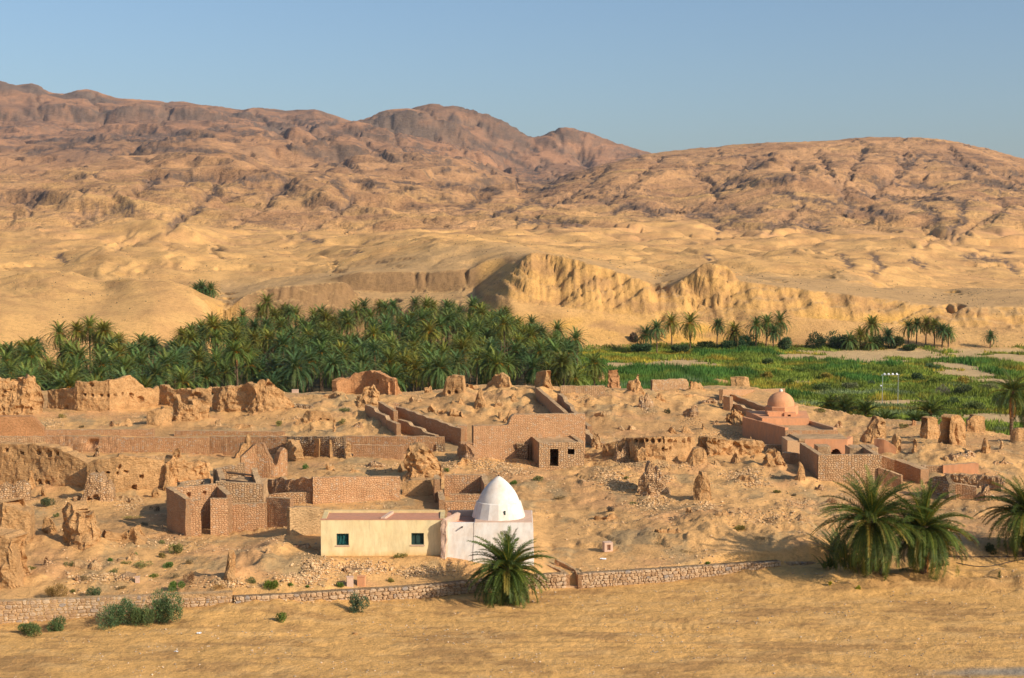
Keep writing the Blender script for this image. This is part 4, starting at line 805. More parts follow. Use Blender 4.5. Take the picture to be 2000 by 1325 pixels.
mud([(784,972),(800,974),(835,972),(862,970)], [(780,945),(800,940),(850,940),(864,938)], 'smooth mud plinth under the huge eroded mass', thick=2.5, rough=0.08, jag=0.05)
mud([(784,944),(800,947),(830,946),(866,940)], [(784,905),(789,880),(796,873),(812,871),(832,873),(838,876),(850,893),(862,908),(866,928)], 'huge rounded eroded mud mass above the yellow house', thick=2.6, rough=0.45, jag=0.2)
stump([(770,925),(780,928),(790,926)], [(768,924),(778,908),(790,914)], 'small mud lump left of the huge eroded mass', thick=1.0)
r = tag(empty('roofless_house', G(905, 965)), 'roofless stone room just left of the white dome', 'ruined house')
e1 = G(868, 972); e2 = G(950, 972)
e2 = Vector((pix(950, 972)[0]*e1.y, e1.y, e1.z)); zt = zpix(928, e1.x, e1.y)
wseg(r, 'wall', [e1, e2], e1.z, zt, **sk); wseg(r, 'wall', [e2+Vector((0, .2, 0)), e2+Vector((0.35, -3.2, 0))], e1.z, [zt, zt-0.35], side=-1, **sk)
wseg(r, 'wall', [e1+Vector((-0.5, .2, 0)), e1+Vector((-0.3, -1.8, 0))], e1.z, [zt, zt-0.1], side=-1, **sk)
f1 = Vector((pix(870, 1007)[0]*(e1.y-5.5), e1.y-5.5, 0)); f2 = Vector((pix(937, 1007)[0]*(e1.y-5.5), e1.y-5.5, 0)); zf = zpix(980, f1.x, f1.y)
wseg(r, 'wall', [f1, f2], e1.z-1.2, zf, **sk)
wseg(r, 'wall', [f1+Vector((-.55, 0, 0)), f1+Vector((-0.9, 4.2, 0))], e1.z-1, [zf+.15, zf+0.3], side=-1, **sk)
wseg(r, 'wall', [f1+Vector((0.3, 2.2, 0)), f2+Vector((0.2, 2.2, 0))], e1.z-1, zf+0.25, **sk)

# ------------------------------------------------------------------ big enclosure and its sloping walls
px_wall('enclosure_wall', [(925,895),(985,897),(1060,897),(1143,893)], [(912,832),(992,831),(995,826),(1000,810),(1142,808)], 'tall red stone enclosure wall with one step in its top', 'stone wall', **{**OST, 'thick': 0.8, 'res': 0.3})
def diag(h1, p1, h2, p2, label, steps=0, side=None, drop=0, **kw):
    """wall running in depth: top edge seen from photo point p1 to p2; its visible foot lies h1 / h2 rows lower"""
    a = at(p1[0], p1[1], G(p1[0], p1[1]+h1).y); b = at(p2[0], p2[1], G(p2[0], p2[1]+h2).y)
    n = max(2, steps+1); P = []; hb = []; ht = []
    for i in range(21):
        t = i/20; q = a.lerp(b, t); P.append(q); hb.append(min(float(zg(q.x, q.y)), q.z-0.3)-drop*0)
        ht.append(q.z if not steps else a.z+(b.z-a.z)*(math.floor(t*steps)+0.5)/steps if t < 1 else a.z+(b.z-a.z)*(steps-0.5)/steps)
    kk = {**OST, 'res': 0.3, **kw}; kk.pop('straight', None); o = wall('stone_wall', P, np.array(hb), np.array(ht), side=side, **kk)
    return tag(o, label, 'stone wall', kind='thing')
diag(16, (1046,757), 30, (1102,806), 'plain wall sloping down from the tall stub into the enclosure', side=1)
diag(20, (1096,765), 26, (1156,836), 'stepped wall running down the right flank of the enclosure', steps=4, side=-1)
stone([(1095,770),(1140,772),(1182,771)], [(1096,754),(1150,754),(1180,754)], 'short rubble wall closing the top of the enclosure lane', mat=M_STONE)
diag(28, (1143,834), 12, (1172,864), 'shaded wall stub beyond the enclosure corner', steps=3, side=-1)
ost([(1140,868),(1180,869)], [(1142,865),(1180,866)], 'low ledge beside the small flat house', thick=1.5)
diag(14, (720,787), 22, (783,831), 'upper left sloping wall in two stages', steps=3, side=-1)
diag(18, (784,816), 20, (857,853), 'lower sloping wall ending at the brick terrace', steps=3, side=-1)
diag(14, (746,784), 22, (777,803), 'short wall behind the upper left sloping wall', side=-1)
ost([(770,812),(778,813)], [(768,788),(778,789)], 'bright wall end of the upper sloping walls', thick=0.8)
diag(22, (780,793), 33, (908,838), 'long sloping wall in the middle with a deep shaded side', steps=6, side=-1)
ost([(893,867),(912,866)], [(893,831),(912,832)], 'bright square end of the long sloping wall', thick=1.0)
mud([(892,893),(905,905),(924,914)], [(888,866),(908,866),(916,880),(925,890)], 'collapsed rubble corner left of the enclosure wall', mat=M_OSTONE, thick=1.2, rough=0.25, jag=0.2)
# small flat-roofed house
r = tag(empty('small_house', G(1090, 914)), 'small flat-roofed stone house with an open black doorway and a square window', 'house')
a = G(1053, 914); b = Vector((pix(1141, 911)[0]*(a.y+0.5), a.y+0.5, a.z)); zt = zpix(865, a.x, a.y)
w = (b-a).xy.length; hs = lambda px: (px-1053)/(1141-1053)*w; hzf = lambda py: zpix(py, (a.x+b.x)/2, a.y+0.2)
wseg(r, 'front_wall', [a, b], a.z-0.3, zt, openings=[(hs(1074), hs(1090.5), hzf(911), hzf(877)), (hs(1109), hs(1122), hzf(889), hzf(878))], **{**STN, 'res': 0.25})
c_ = at(1028, 858, a.y+7.0); c_.z = zt
wseg(r, 'side_wall', [a+Vector((.02, 0.5, 0)), Vector((c_.x, c_.y, 0))], a.z-0.3, [zt-0.02, zt+0.1], side=-1, **{**STN, 'mat': M_OSTONE})
wseg(r, 'side_wall', [b+Vector((-.02, 0.5, 0)), b+Vector((-1.0, 7, 0))], a.z-0.3, [zt-0.02, zt+0.1], side=1, **STN)
wseg(r, 'back_wall', [Vector((c_.x, c_.y, 0)), b+Vector((-1.0, 7, 0))], a.z-0.3, zt+.1, **STN)
def poly_prism(name, pts, z0, z1, mat, parent, res=None):
    n = len(pts); V = np.array([[p[0], p[1], z0] for p in pts]+[[p[0], p[1], z1] for p in pts])
    if parent is not None: V = V-np.array(parent.location)
    fs = [np.array([[i, (i+1) % n, n+(i+1) % n, n+i] for i in range(n)]), np.arange(n)[None, ::-1], np.arange(n, 2*n)[None]]
    me = mesh_np(name, V, fs, mat); o = obj(name, me, parent)
    if parent is None: pass
    return o
poly_prism('roof', [(a.x+.3, a.y+.3), (b.x-.3, b.y+.3), (b.x-1.2, b.y+6.8), (c_.x+.3, c_.y-.2)], zt-0.45, zt-0.12, M_CAP, r)
ost([(1000,893),(1010,897),(1030,902)], [(1000,872),(1004,868),(1028,868)], 'short rubble wall left of the small flat house', mat=M_DSTONE, jag=0.2, rough=0.12)

# ------------------------------------------------------------------ long mud wall right of centre and the ruins before it
mud([(1176,893),(1200,897),(1230,903)], [(1176,868),(1190,866),(1210,858),(1230,857)], 'low weathered mud wall right of the small flat house', jag=0.15, rough=0.25, thick=1.4)
mud([(1228,904),(1260,907),(1300,910),(1330,905),(1362,898)], [(1228,856),(1300,854),(1362,853)], 'long pitted mud wall crowned by a line of broken beam holes', rough=0.16, jag=0.08, thick=1.4, holes=[(1237,862,4),(1250,863,5),(1262,861,4),(1274,862,5),(1286,862,4),(1298,863,4),(1311,863,5),(1322,864,4),(1335,862,4),(1348,861,5),(1295,878,4),(1303,880,3),(1312,877,3)])
mud([(1362,893),(1385,898),(1420,894),(1455,893),(1490,885)], [(1362,853),(1400,858),(1418,862),(1460,861),(1490,860)], 'broken mud wall continuing under a thin earth ledge', rough=0.45, jag=0.12, thick=1.5, holes=[(1375,872,6),(1406,863,4),(1440,872,8),(1460,875,6)])
stump([(1230,905),(1245,909),(1262,912),(1285,908)], [(1229,902),(1235,880),(1238,874),(1250,880),(1270,888),(1285,904)], 'rounded mud buttress before the long pitted wall', rough=0.2, thick=1.8)
stump([(1338,915),(1355,919),(1385,917)], [(1337,908),(1345,892),(1352,880),(1365,876),(1378,880),(1385,895),(1388,908)], 'dome-like mud mass at the middle of the long wall', rough=0.2, thick=2.4, jag=0.15)
stump([(1422,909),(1434,912),(1447,910)], [(1421,908),(1428,890),(1436,877),(1443,880),(1447,905)], 'upright mud stub right of the dome-like mass', thick=1.2, jag=0.1)
stump([(1484,912),(1505,919),(1530,922),(1548,916)], [(1483,902),(1488,885),(1500,880),(1515,882),(1528,890),(1540,900),(1548,912)], 'cluster of swollen mud lumps beside the stone compound', thick=2.5, rough=0.5, jag=0.5)
stump([(1462,905),(1472,908),(1484,905)], [(1462,902),(1474,893),(1484,896)], 'small shaded mud lump left of the swollen cluster', thick=1.0)
stone([(1528,905),(1545,908),(1563,905)], [(1528,884),(1563,886)], 'narrow rubble wall under a timber lintel', mat=M_OSTONE, thick=0.8)
stump([(1243,968),(1262,975),(1296,977),(1312,960)], [(1241,952),(1250,930),(1261,912),(1270,902),(1283,905),(1297,930),(1314,960)], 'triangular rubble ruin with a sharp shaded gable', mat=M_STONE, thick=2.2, rough=0.2, taper=0.3)
stump([(1246,982),(1265,988),(1296,982)], [(1245,965),(1262,950),(1280,948),(1296,965)], 'heap of pale rubble at the foot of the triangular ruin', mat=M_STONE, thick=2.0, rough=0.35, taper=0.8)
stump([(1352,980),(1368,986),(1390,984)], [(1350,966),(1355,938),(1360,928),(1366,929),(1370,940),(1373,922),(1381,922),(1387,945),(1392,974)], 'twin-pronged mud ruin on the open slope', thick=1.5, rough=0.2, jag=0.1, taper=0.4)
stump([(1550,944),(1560,950),(1575,952)], [(1549,940),(1556,925),(1561,904),(1566,904),(1571,915),(1576,948)], 'lone mud finger in front of the stone compound', thick=1.3, rough=0.15, jag=0.08, taper=0.5)

# stone compound with arched wall
r = tag(empty('stone_compound', G(1660, 937)), 'walled stone compound below the orange dome, with a shaded left side', 'walled yard')
a = G(1598, 938); b = Vector((pix(1721, 938)[0]*a.y, a.y, a.z)); zt = zpix(889, a.x, a.y)
wseg(r, 'front_wall', [a, b], a.z-0.2, [zt, zt+0.05], **{**OST, 'mat': M_STONE})
c_ = at(1562, 880, a.y+8); c_.z = 0
wseg(r, 'side_wall', [a+Vector((0, 0.5, 0)), c_], a.z-0.2, [zt, zt+0.1], side=-1, **OST)
wseg(r, 'side_wall', [b+Vector((-.05, 0.5, 0)), b+Vector((0, 7, 0))], a.z-0.2, [zt, zt+0.1], side=1, **OST)
q1 = at(1598, 888, a.y+5.5); q2 = at(1622, 888, a.y+5.5)
wseg(r, 'roof_slab', [q1, q2], zt-1.0, zt+0.05, mat=M_CAP, thick=2.0, rough=0.1, res=0.3)
q1 = at(1660, 885, a.y+5); q2 = at(1716, 887, a.y+5); wseg(r, 'roof_slab', [q1, q2], zt-1.0, zt+0.02, mat=M_CAP, thick=2.2, rough=0.12, res=0.3, jag=0.15)
def arch_wall(name, A, B, z0, z1, arches, thick, mat, parent):
    """arches: (s_centre, half width, springing z, crown z)"""
    dvec = (B-A).xy; L = dvec.length; t = dvec/L; n_ = Vector((-t.y, t.x)); ns, nv = int(L/0.12), int((z1-z0)/0.1)
    S = np.linspace(0, L, ns+1); Zs = np.linspace(z0, z1, nv+1); occ = np.ones((ns, nv), bool)
    for i in range(ns):
        for j in range(nv):
            s = (S[i]+S[i+1])/2; z = (Zs[j]+Zs[j+1])/2
            for (c, hw, zs, zc2) in arches:
                if abs(s-c) < hw and z < zs+(zc2-zs)*math.sqrt(max(0, 1-((s-c)/hw)**2)): occ[i, j] = False
    SS, Z2 = np.meshgrid(S, Zs, indexing='ij'); x = A.x+t.x*SS; y = A.y+t.y*SS
    V = np.concatenate([np.stack([x, y, Z2], -1).reshape(-1, 3), np.stack([x+n_.x*thick, y+n_.y*thick, Z2], -1).reshape(-1, 3)])
    N = SS.size; f = np.arange(N).reshape(SS.shape); b_ = f+N; pad = np.pad(occ, 1)
    q = lambda a, b, c, d: np.stack([a, b, c, d], -1).reshape(-1, 4)
    fs = [q(f[:-1, :-1], f[1:, :-1], f[1:, 1:], f[:-1, 1:])[occ.ravel()], q(b_[:-1, :-1], b_[:-1, 1:], b_[1:, 1:], b_[1:, :-1])[occ.ravel()]]
    i, j = np.nonzero(occ & ~pad[:-2, 1:-1]); fs.append(q(f[i, j], f[i, j+1], b_[i, j+1], b_[i, j]))
    i, j = np.nonzero(occ & ~pad[2:, 1:-1]); fs.append(q(f[i+1, j], b_[i+1, j], b_[i+1, j+1], f[i+1, j+1]))
    i, j = np.nonzero(occ & ~pad[1:-1, 2:]); fs.append(q(f[i, j+1], f[i+1, j+1], b_[i+1, j+1], b_[i, j+1]))
    if parent is not None: V = V-np.array(parent.location)
    return obj(name, mesh_np(name, V, fs, mat), parent)
yb = a.y+13
r = tag(empty('arched_building', G(1615, 870)), 'flat-roofed orange building with two round arches below the dome terrace', 'building')
p1 = at(1572, 858, yb); p2 = at(1655, 858, yb); px2s = lambda px: (px-1572)/(1655-1572)*(p2-p1).xy.length
zA = lambda py: zpix(py, 0, yb)
arch_wall('arched_wall', p1, p2, zA(905), zA(858), [(px2s(1597), 10.5/F*yb, zA(888), zA(874)), (px2s(1633), 11/F*yb, zA(890), zA(877))], 0.6, M_ORANGE, r)
poly_prism('roof', [(p1.x-.6, p1.y+.01), (p2.x, p2.y+.01), (p2.x+.3, p2.y+6), (p1.x-1, p1.y+6)], zA(861)-0.1, zA(857), M_CAP, r)
poly_prism('back_wall', [(p1.x-.6, p1.y+3.5), (p2.x, p2.y+3.5), (p2.x, p2.y+4), (p1.x-.6, p1.y+4)], zA(908), zA(861)-0.12, M_MUDR, r)
poly_prism('side_wall', [(p1.x-1.8, p1.y+.1), (p1.x-0.02, p1.y+.1), (p1.x-0.02, p1.y+3.4), (p1.x-1.8, p1.y+3.4)], zA(908), zA(861), M_STONE, r)
poly_prism('side_wall', [(p2.x+.01, p2.y+.2), (p2.x+1.4, p2.y+3.5), (p2.x+.9, p2.y+3.7), (p2.x+.01, p2.y+.9)], zA(900), zA(861), M_ORANGE, r)
ost([(1655,890),(1682,892)], [(1656,868),(1682,874)], 'stepped orange stub joined to the arched building', mat=M_ORANGE)
# orange domed tomb
def lathe(name, prof, loc, mat, parent=None, n=40, tilt=None, smooth=True, jit=0.0):
    th = np.linspace(0, 2*np.pi, n, endpoint=False); V = []
    for (rr_, z) in prof: V.append(np.stack([np.cos(th)*rr_*(1+jit*np.sin(th*3+z)), np.sin(th)*rr_*(1+jit*np.cos(th*2+z)), th*0+z], -1))
    V = np.concatenate(V); k = len(prof); f = []
    for j in range(k-1):
        for i in range(n): f.append([j*n+i, j*n+(i+1) % n, (j+1)*n+(i+1) % n, (j+1)*n+i])
    me = mesh_np(name, V, [np.array(f), np.arange((k-1)*n, k*n)[None]], mat, smooth=smooth)
    o = obj(name, me, parent); o.location = Vector(loc)-(parent.location if parent is not None else Vector((0, 0, 0))); return o
yd = yb+12
r = tag(empty('domed_tomb', at(1535, 860, yd)), 'orange domed tomb with octagonal drum and broad flat terrace', 'tomb')
zd = lambda py, y=yd: zpix(py, 0, y)
m = yd/F
cx = pix(1533, 800)[0]*yd
dr = 26.5*m
lathe('dome', [(dr*1.02, zd(798)), (dr, zd(794))]+[(dr*math.cos(t), zd(794)+dr*0.92*math.sin(t)) for t in np.linspace(0.15, 1.53, 14)], (cx, yd+2.5, 0), M_DOME, r)
lathe('finial', [(0.12, 0), (0.2, 0.12), (0.2, 0.25), (0.08, 0.38)], (cx, yd+2.5, zd(794)+dr*0.92-0.05), M_WHITE, r, 12)
lathe('drum', [(33*m, zd(816)), (33*m, zd(798.5)), (31*m, zd(797))], (cx+0.1, yd+2.5, 0), M_DOME, r, 8, smooth=False)
def block(name, x0, x1, py0, py1, y0, dep, mat, parent, sk=0.0):
    X0, X1 = pix(x0, py1)[0]*y0, pix(x1, py1)[0]*y0
    return poly_prism(name, [(X0, y0), (X1, y0), (X1+sk, y0+dep), (X0+sk, y0+dep)], zpix(py1, 0, y0), zpix(py0, 0, y0), mat, parent)
yf = yd-0.2
# drum front window block with opening
X = lambda px, y: pix(px, 810)[0]*y
arch_wall('window_block', Vector((X(1532, yf), yf, 0)), Vector((X(1555, yf), yf, 0)), zd(818, yf), zd(806.5, yf), [(9.8*m, 2.8*m, zd(810.3, yf), zd(809.6, yf))], 0.9, M_DOME, r)
arch_wall('window_block', Vector((X(1500, yf), yf+.2, 0)), Vector((X(1531.8, yf), yf+.2, 0)), zd(818, yf), zd(805, yf), [(1.8*m, 1.0*m, zd(811, yf), zd(809.6, yf))], 0.9, M_DOME, r)
poly_prism('base_block', [(X(1484, yf), yf-1.6), (X(1575, yf), yf-1.6), (X(1575, yf)+1.2, yf+6), (X(1484, yf)-0.6, yf+6)], zd(845), zpix(817, 0, yf-1.6), M_DOME, r)
# terrace roof: parallelogram from (1455,820) front-left .. down to (1535,842)/(1640,840)
yt = yd-8; za = zpix(842, 0, yt); 
T = [(X(1534, yt), yt), (X(1637, yt), yt), (X(1572, yd+1), yd+1), (X(1450, yd+2), yd+2)]
poly_prism('terrace', T, za-4.5, za-0.12, M_CAP, r)
def seg_wall(name, p, q, z0, z1, th, mat, parent, side=1):
    p = Vector(p); q = Vector(q); d = (q-p).normalized(); n_ = Vector((-d.y, d.x))*side
    return poly_prism(name, [p, q, q+n_*th, p+n_*th] if side > 0 else [q, p, p+n_*th, q+n_*th], z0, z1, mat, parent)
seg_wall('parapet', T[3], (T[0][0]-.02, T[0][1]), za-4.4, za+0.35, 0.4, M_ORANGE, r, 1)
o = wseg(r, 'front_wall', [Vector((T[0][0], yt-.05, 0)), Vector((T[1][0], yt-.05, 0))], za-3.5, za+.08, mat=M_OSTONE, thick=0.5, rough=0.03, res=0.25, cap=1)
seg_wall('parapet', (T[1][0], T[1][1]+.5), T[2], za-3, za+0.3, 0.4, M_OSTONE, r, 1)
ost([(1412,800),(1425,806)], [(1405,772),(1425,776)], 'upper stub wall left of the domed tomb', mat=M_OSTONE, thick=0.8)
diag(12, (1413,762), 20, (1507,797), 'stepped orange wall leading down to the domed tomb', steps=5, side=-1)
diag(14, (1417,778), 14, (1500,812), 'lower parallel wall beside the stepped orange wall', steps=4, side=-1)
ost([(1412,775),(1470,778),(1533,776)], [(1412,761),(1470,761),(1533,759)], 'straight brick wall behind the orange dome')
stump([(1407,798),(1418,801),(1430,800)], [(1406,795),(1412,784),(1428,786),(1431,795)], 'rubble lump at the start of the stepped walls', thick=1.2, jag=0.1, mat=M_STONE)
stump([(1415,835),(1428,838),(1445,836),(1458,832)], [(1414,812),(1420,808),(1428,802),(1445,800),(1458,804),(1462,815)], 'dark overhanging mud mass left of the domed tomb', thick=2.0, rough=0.5, holes=[(1427,830,7)])
ost([(1490,882),(1530,884),(1590,884)], [(1490,869),(1590,872)], 'low rubble wall below the tomb terrace', mat=M_STONE)

# ------------------------------------------------------------------ ruins at the right
stump([(1676,866),(1695,872),(1720,873),(1742,864)], [(1672,862),(1688,842),(1700,834),(1712,817),(1728,816),(1738,825),(1744,850)], 'broad mud tower ruin with two slit holes right of the dome', thick=2.6, rough=0.3, jag=0.12, holes=[(1719,831,3),(1730,830,3),(1695,869,5)])
ost([(1707,885),(1725,890),(1750,895)], [(1706,858),(1712,856),(1735,862),(1745,868),(1750,876)], 'orange plastered wall remnant with a broken right edge', mat=M_ORANGE, jag=0.1, thick=0.7)
stump([(1742,888),(1752,892),(1768,890)], [(1740,862),(1748,850),(1758,851),(1764,866),(1770,885)], 'curved mud fin behind the orange wall remnant', thick=1.2)
stump([(1778,890),(1786,893),(1795,889)], [(1778,880),(1782,862),(1790,860),(1796,876)], 'narrow mud fin with a dark left side', thick=0.9, jag=0.08)
stump([(1776,835),(1784,838),(1794,836)], [(1777,828),(1782,822),(1792,822),(1796,830)], 'small reddish mud stub before the palm fans', thick=0.9, mat=M_MUDR, jag=0.08)
stump([(1795,858),(1812,863),(1828,862),(1838,855)], [(1796,838),(1806,826),(1811,817),(1828,815),(1834,820),(1838,846)], 'square-topped mud tower, left of the two tallest', thick=1.8, rough=0.15, jag=0.08, taper=0.35)
stump([(1852,875),(1860,884),(1875,870),(1890,865)], [(1849,860),(1854,832),(1862,812),(1872,810),(1882,815),(1888,828),(1891,855)], 'tallest leaning mud tower with a split corner', thick=1.8, rough=0.2, jag=0.1, taper=0.4)
stump([(1889,848),(1905,850),(1925,846)], [(1889,822),(1900,813),(1915,812),(1925,816),(1926,838)], 'dark square mud stub behind the tallest leaning tower', thick=1.6, rough=0.12, jag=0.06, taper=0.2)
stump([(1914,888),(1926,892),(1941,890)], [(1914,884),(1920,862),(1928,855),(1934,866),(1942,886)], 'tilted mud wedge on the right slope', thick=1.3, jag=0.08)
stump([(1974,868),(1990,871),(2010,870),(2030,868)], [(1974,852),(1978,840),(1990,837),(2010,838),(2030,842)], 'rounded mud block at the right edge of the ridge', thick=1.8, rough=0.12, jag=0.08)
stump([(1645,867),(1655,868)], [(1645,862),(1655,861)], 'tiny mud heap', thick=0.5) if False else None
ost([(1721,916),(1735,921),(1748,926)], [(1721,890),(1747,900)], 'orange wall stepping down right of the compound', thick=0.6)
ost([(1746,928),(1770,938),(1798,946)], [(1746,898),(1790,914),(1798,917)], 'lower orange wall ending in a pale stone corner', thick=1.0)
ost([(1715,940),(1740,952),(1760,962)], [(1713,913),(1740,922),(1760,929)], 'orange wall half hidden behind the large palm', thick=0.5)
ost([(1800,924),(1843,926)], [(1800,909),(1843,911)], 'rubble wall stretch left of the orange panel', mat=M_STONE)
ost([(1842,924),(1875,925),(1911,925)], [(1842,909),(1905,904),(1911,906)], 'smooth orange panel wall on the right', mat=M_ORANGE, rough=0.02)
mud([(1812,968),(1835,975),(1850,985)], [(1810,934),(1825,930),(1842,931),(1850,945)], 'grey rubble stub above the palms', mat=M_DSTONE, thick=1.0, rough=0.15, jag=0.15)
mud([(1842,950),(1880,955),(1920,962),(1960,970)], [(1842,926),(1880,928),(1920,930),(1960,934)], 'rubble bank wall below the orange panel', mat=M_STONE, thick=1.2, rough=0.3, jag=0.15)
ost([(1850,972),(1880,978),(1906,976)], [(1850,941),(1870,945),(1906,951)], 'reddish wall face between the rubble stub and the palms')
stump([(1905,985),(1925,990),(1950,986)], [(1903,978),(1918,960),(1935,957),(1950,965)], 'brown rubble lump behind the right palms', mat=M_STONE, thick=1.5, rough=0.3)

# ------------------------------------------------------------------ more low ruins, scarps and kerbs
EXTRA = [
 ('s', 1165, 878, 22, 24, 'shallow mud niche beside the small flat house'), ('s', 1213, 905, 30, 34, 'low mud hump joined to the left end of the pitted wall'),
 ('m', 1402, 915, 40, 18, 'low broken mud wall between the dome-like mass and the upright stub'), ('s', 1470, 888, 24, 26, 'mud block against the ledge left of the swollen cluster'),
 ('m', 1225, 842, 50, 10, 'low stony kerb on the slope above the pitted wall'), ('m', 1180, 815, 44, 9, 'low mud kerb right of the enclosure lane'),
 ('m', 1420, 1010, 60, 9, 'long low earth ledge on the bare right slope'), ('m', 1300, 1045, 70, 9, 'low earth ledge above the long dry stone wall'),
 ('s', 1345, 1008, 18, 16, 'small mud lump below the twin-pronged ruin'), ('m', 1560, 1022, 70, 10, 'crumbling earth ledge left of the large palms'),
 ('m', 1185, 1018, 60, 8, 'faint earth ledge right of the white dome'), ('s', 1640, 838, 24, 10, 'low grey mound block behind the arched building'),
 ('m', 1880, 898, 70, 14, 'rocky ridge line on the right slope'), ('m', 1960, 912, 50, 14, 'stony scarp at the right edge'), ('s', 1958, 880, 16, 16, 'small mud lump near the right edge'),
 ('m', 1855, 905, 40, 10, 'thin stony kerb behind the orange panel wall'), ('s', 1700, 900, 14, 14, 'mud lump touching the compound corner'),
 ('m', 165, 1115, 70, 12, 'eroded earth ledge above the lower left scrub'), ('s', 92, 1110, 34, 14, 'low stony mound at lower left'), ('s', 45, 1128, 24, 14, 'little stone heap near the left edge'),
 ('s', 150, 1142, 20, 12, 'pale stone stub in the lower left scrub'), ('m', 248, 1100, 60, 10, 'low stony ledge below the split mud mass'),
 ('s', 95, 1045, 30, 26, 'eroded mud knob left of the split mud mass'), ('s', 82, 975, 14, 18, 'thin mud stub in the left courtyard'), ('m', 245, 985, 80, 12, 'low line of tumbled pale stones before the beam-hole wall'),
 ('s', 305, 975, 20, 18, 'dark mud lump in the shade left of the roofless house'), ('m', 128, 865, 60, 12, 'mud rim along the top of the massive left wall'), ('s', 190, 893, 20, 14, 'knob of rubble on top of the pale mud wall'),
 ('s', 345, 898, 24, 16, 'small mud crest behind the rough mud wall'), ('s', 240, 835, 40, 12, 'shallow mud rim round the dark hollow'), ('s', 218, 836, 18, 12, 'tiny grey stub left of the dark hollow'),
 ('m', 470, 838, 60, 8, 'low broken mud kerb above the brick terrace'), ('s', 425, 836, 20, 14, 'small stony lump above the brick terrace'), ('s', 700, 838, 22, 10, 'low stony lump on the mound above the terrace wall'),
 ('m', 655, 778, 50, 8, 'thin mud ledge below the left foot of the arched wall'), ('s', 810, 788, 30, 12, 'low mud hump behind the long sloping wall'), ('s', 975, 798, 22, 14, 'small mud lump right of the sharp pyramid'),
 ('s', 1000, 785, 26, 10, 'low earth hump inside the enclosure'), ('s', 838, 770, 26, 12, 'rounded mud knob left of the two-eyed stub'), ('m', 922, 760, 40, 8, 'thin mud kerb between two ridge stubs'),
 ('s', 735, 915, 40, 10, 'low hump of rubble before the eroded mass'), ('s', 690, 925, 26, 10, 'small stony hump above the rubble terrace'), ('s', 645, 920, 20, 12, 'small mud lump above the rubble terrace'),
 ('s', 905, 910, 26, 14, 'rubble lump below the collapsed corner'), ('m', 590, 1075, 50, 10, 'earth scarp left of the yellow house'), ('s', 520, 1085, 26, 12, 'low earth knob on the bank left of the yellow house'),
 ('m', 700, 1120, 80, 9, 'crumbling edge of the bank below the yellow house'), ('m', 820, 1118, 70, 8, 'earth scarp below the house and tomb joint'),
 ('s', 1290, 785, 24, 14, 'small mud lump right of the crumbling rubble stack'), ('m', 1385, 790, 50, 8, 'thin earth kerb left of the stepped orange wall'), ('s', 1400, 832, 22, 10, 'tiny broken mud lump left of the dark overhang'),
 ('s', 1600, 960, 24, 10, 'low stony hump below the compound front wall'), ('s', 1460, 945, 40, 14, 'heap of pale rubble in the middle of the right slope'),
 ('s', 1765, 912, 20, 14, 'small rubble lump on top of the lower orange wall'), ('s', 1925, 945, 34, 16, 'stony knob before the rubble bank wall')]
for k, (kind, px, py, w, h, lab) in enumerate(EXTRA):
    q = random.Random(k*13+5); h = h*1.35; b = [(px-w/2, py-1), (px-w/6, py+1), (px+w/6, py+1), (px+w/2, py-1)]; n = 6
    hts = [q.uniform(.35, 1.0)*h for _ in range(n)]; hts[0] *= .4; hts[-1] *= .3; hts[q.randrange(1, n-1)] = h
    tp_ = [(px-w/2+w*i/(n-1), py-hts[i]) for i in range(n)]
    if kind == 's': stump(b, tp_, lab, thick=max(.7, w/18*.5), rough=.25, jag=.2, talus=.12, mat=q.choice([M_MUD, M_MUD, M_STONE, M_MUDP]))
    else: mud(b, tp_, lab, thick=.9, rough=.3, jag=.3, talus=.12, mat=q.choice([M_MUD, M_STONE, M_MUDP]), taper=.6)
T_ = np.zeros_like(ZZ)
for x, y, h in TALUS:
    i0, i1 = np.searchsorted(Y, y-3.2), np.searchsorted(Y, y+3.2); j0, j1 = np.searchsorted(U, (x-3.2)/y), np.searchsorted(U, (x+3.2)/y)
    s = np.s_[i0:i1, j0:j1]; T_[s] = np.maximum(T_[s], h*np.exp(-((XX[s]-x)**2+(YY[s]-y)**2)/1.9)) if True else 0
ZZ += T_*(1+0.6*fbm(XX*0.7, YY*0.7, 3, 0.5, 3))

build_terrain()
# ------------------------------------------------------------------ yellow house
def rect_prism(name, A, dv, nv, s0, s1, d0, d1, z0, z1, mat, parent):
    c = [A.xy+dv*s0+nv*d0, A.xy+dv*s1+nv*d0, A.xy+dv*s1+nv*d1, A.xy+dv*s0+nv*d1]
    return poly_prism(name, c, z0, z1, mat, parent)
A = G(627, 1086); B0 = G(868, 1089); B = Vector((pix(868, 1089)[0]*A.y, A.y, A.z)); dv = Vector((1, 0)); nv = Vector((0, 1))
r = tag(empty('yellow_house', A.lerp(B, 0.5)), 'low pale yellow house with two small square windows and a pink flat roof', 'house')
W_ = (B-A).length; zt = zpix(1016, 0, A.y); s_ = lambda px: (px-627)/(868-627)*W_; hz_ = lambda py: zpix(py, 0, A.y)
M_YELLOWF, t_, b_ = nt('yellow_render_with_damp_foot'); v_ = nd(t_, 'ShaderNodeTexCoord').outputs['Object']
n1_ = nz(t_, v_, 0.6, 6, 0.65); n2_ = nz(t_, vmap(t_, v_, (1, 1, 0.25)), 2.2, 5, 0.7); sx_ = nd(t_, 'ShaderNodeSeparateXYZ'); t_.links.new(v_, sx_.inputs[0])
zz0 = mth(t_, 'ADD', sx_.outputs[2], mth(t_, 'MULTIPLY', n1_, -1.0)); ft = ramp(t_, mth(t_, 'MULTIPLY_ADD', zz0, 0.5, -0.5*(A.z-0.75)), [(0.0, 1.0), (0.36, 0.0)])
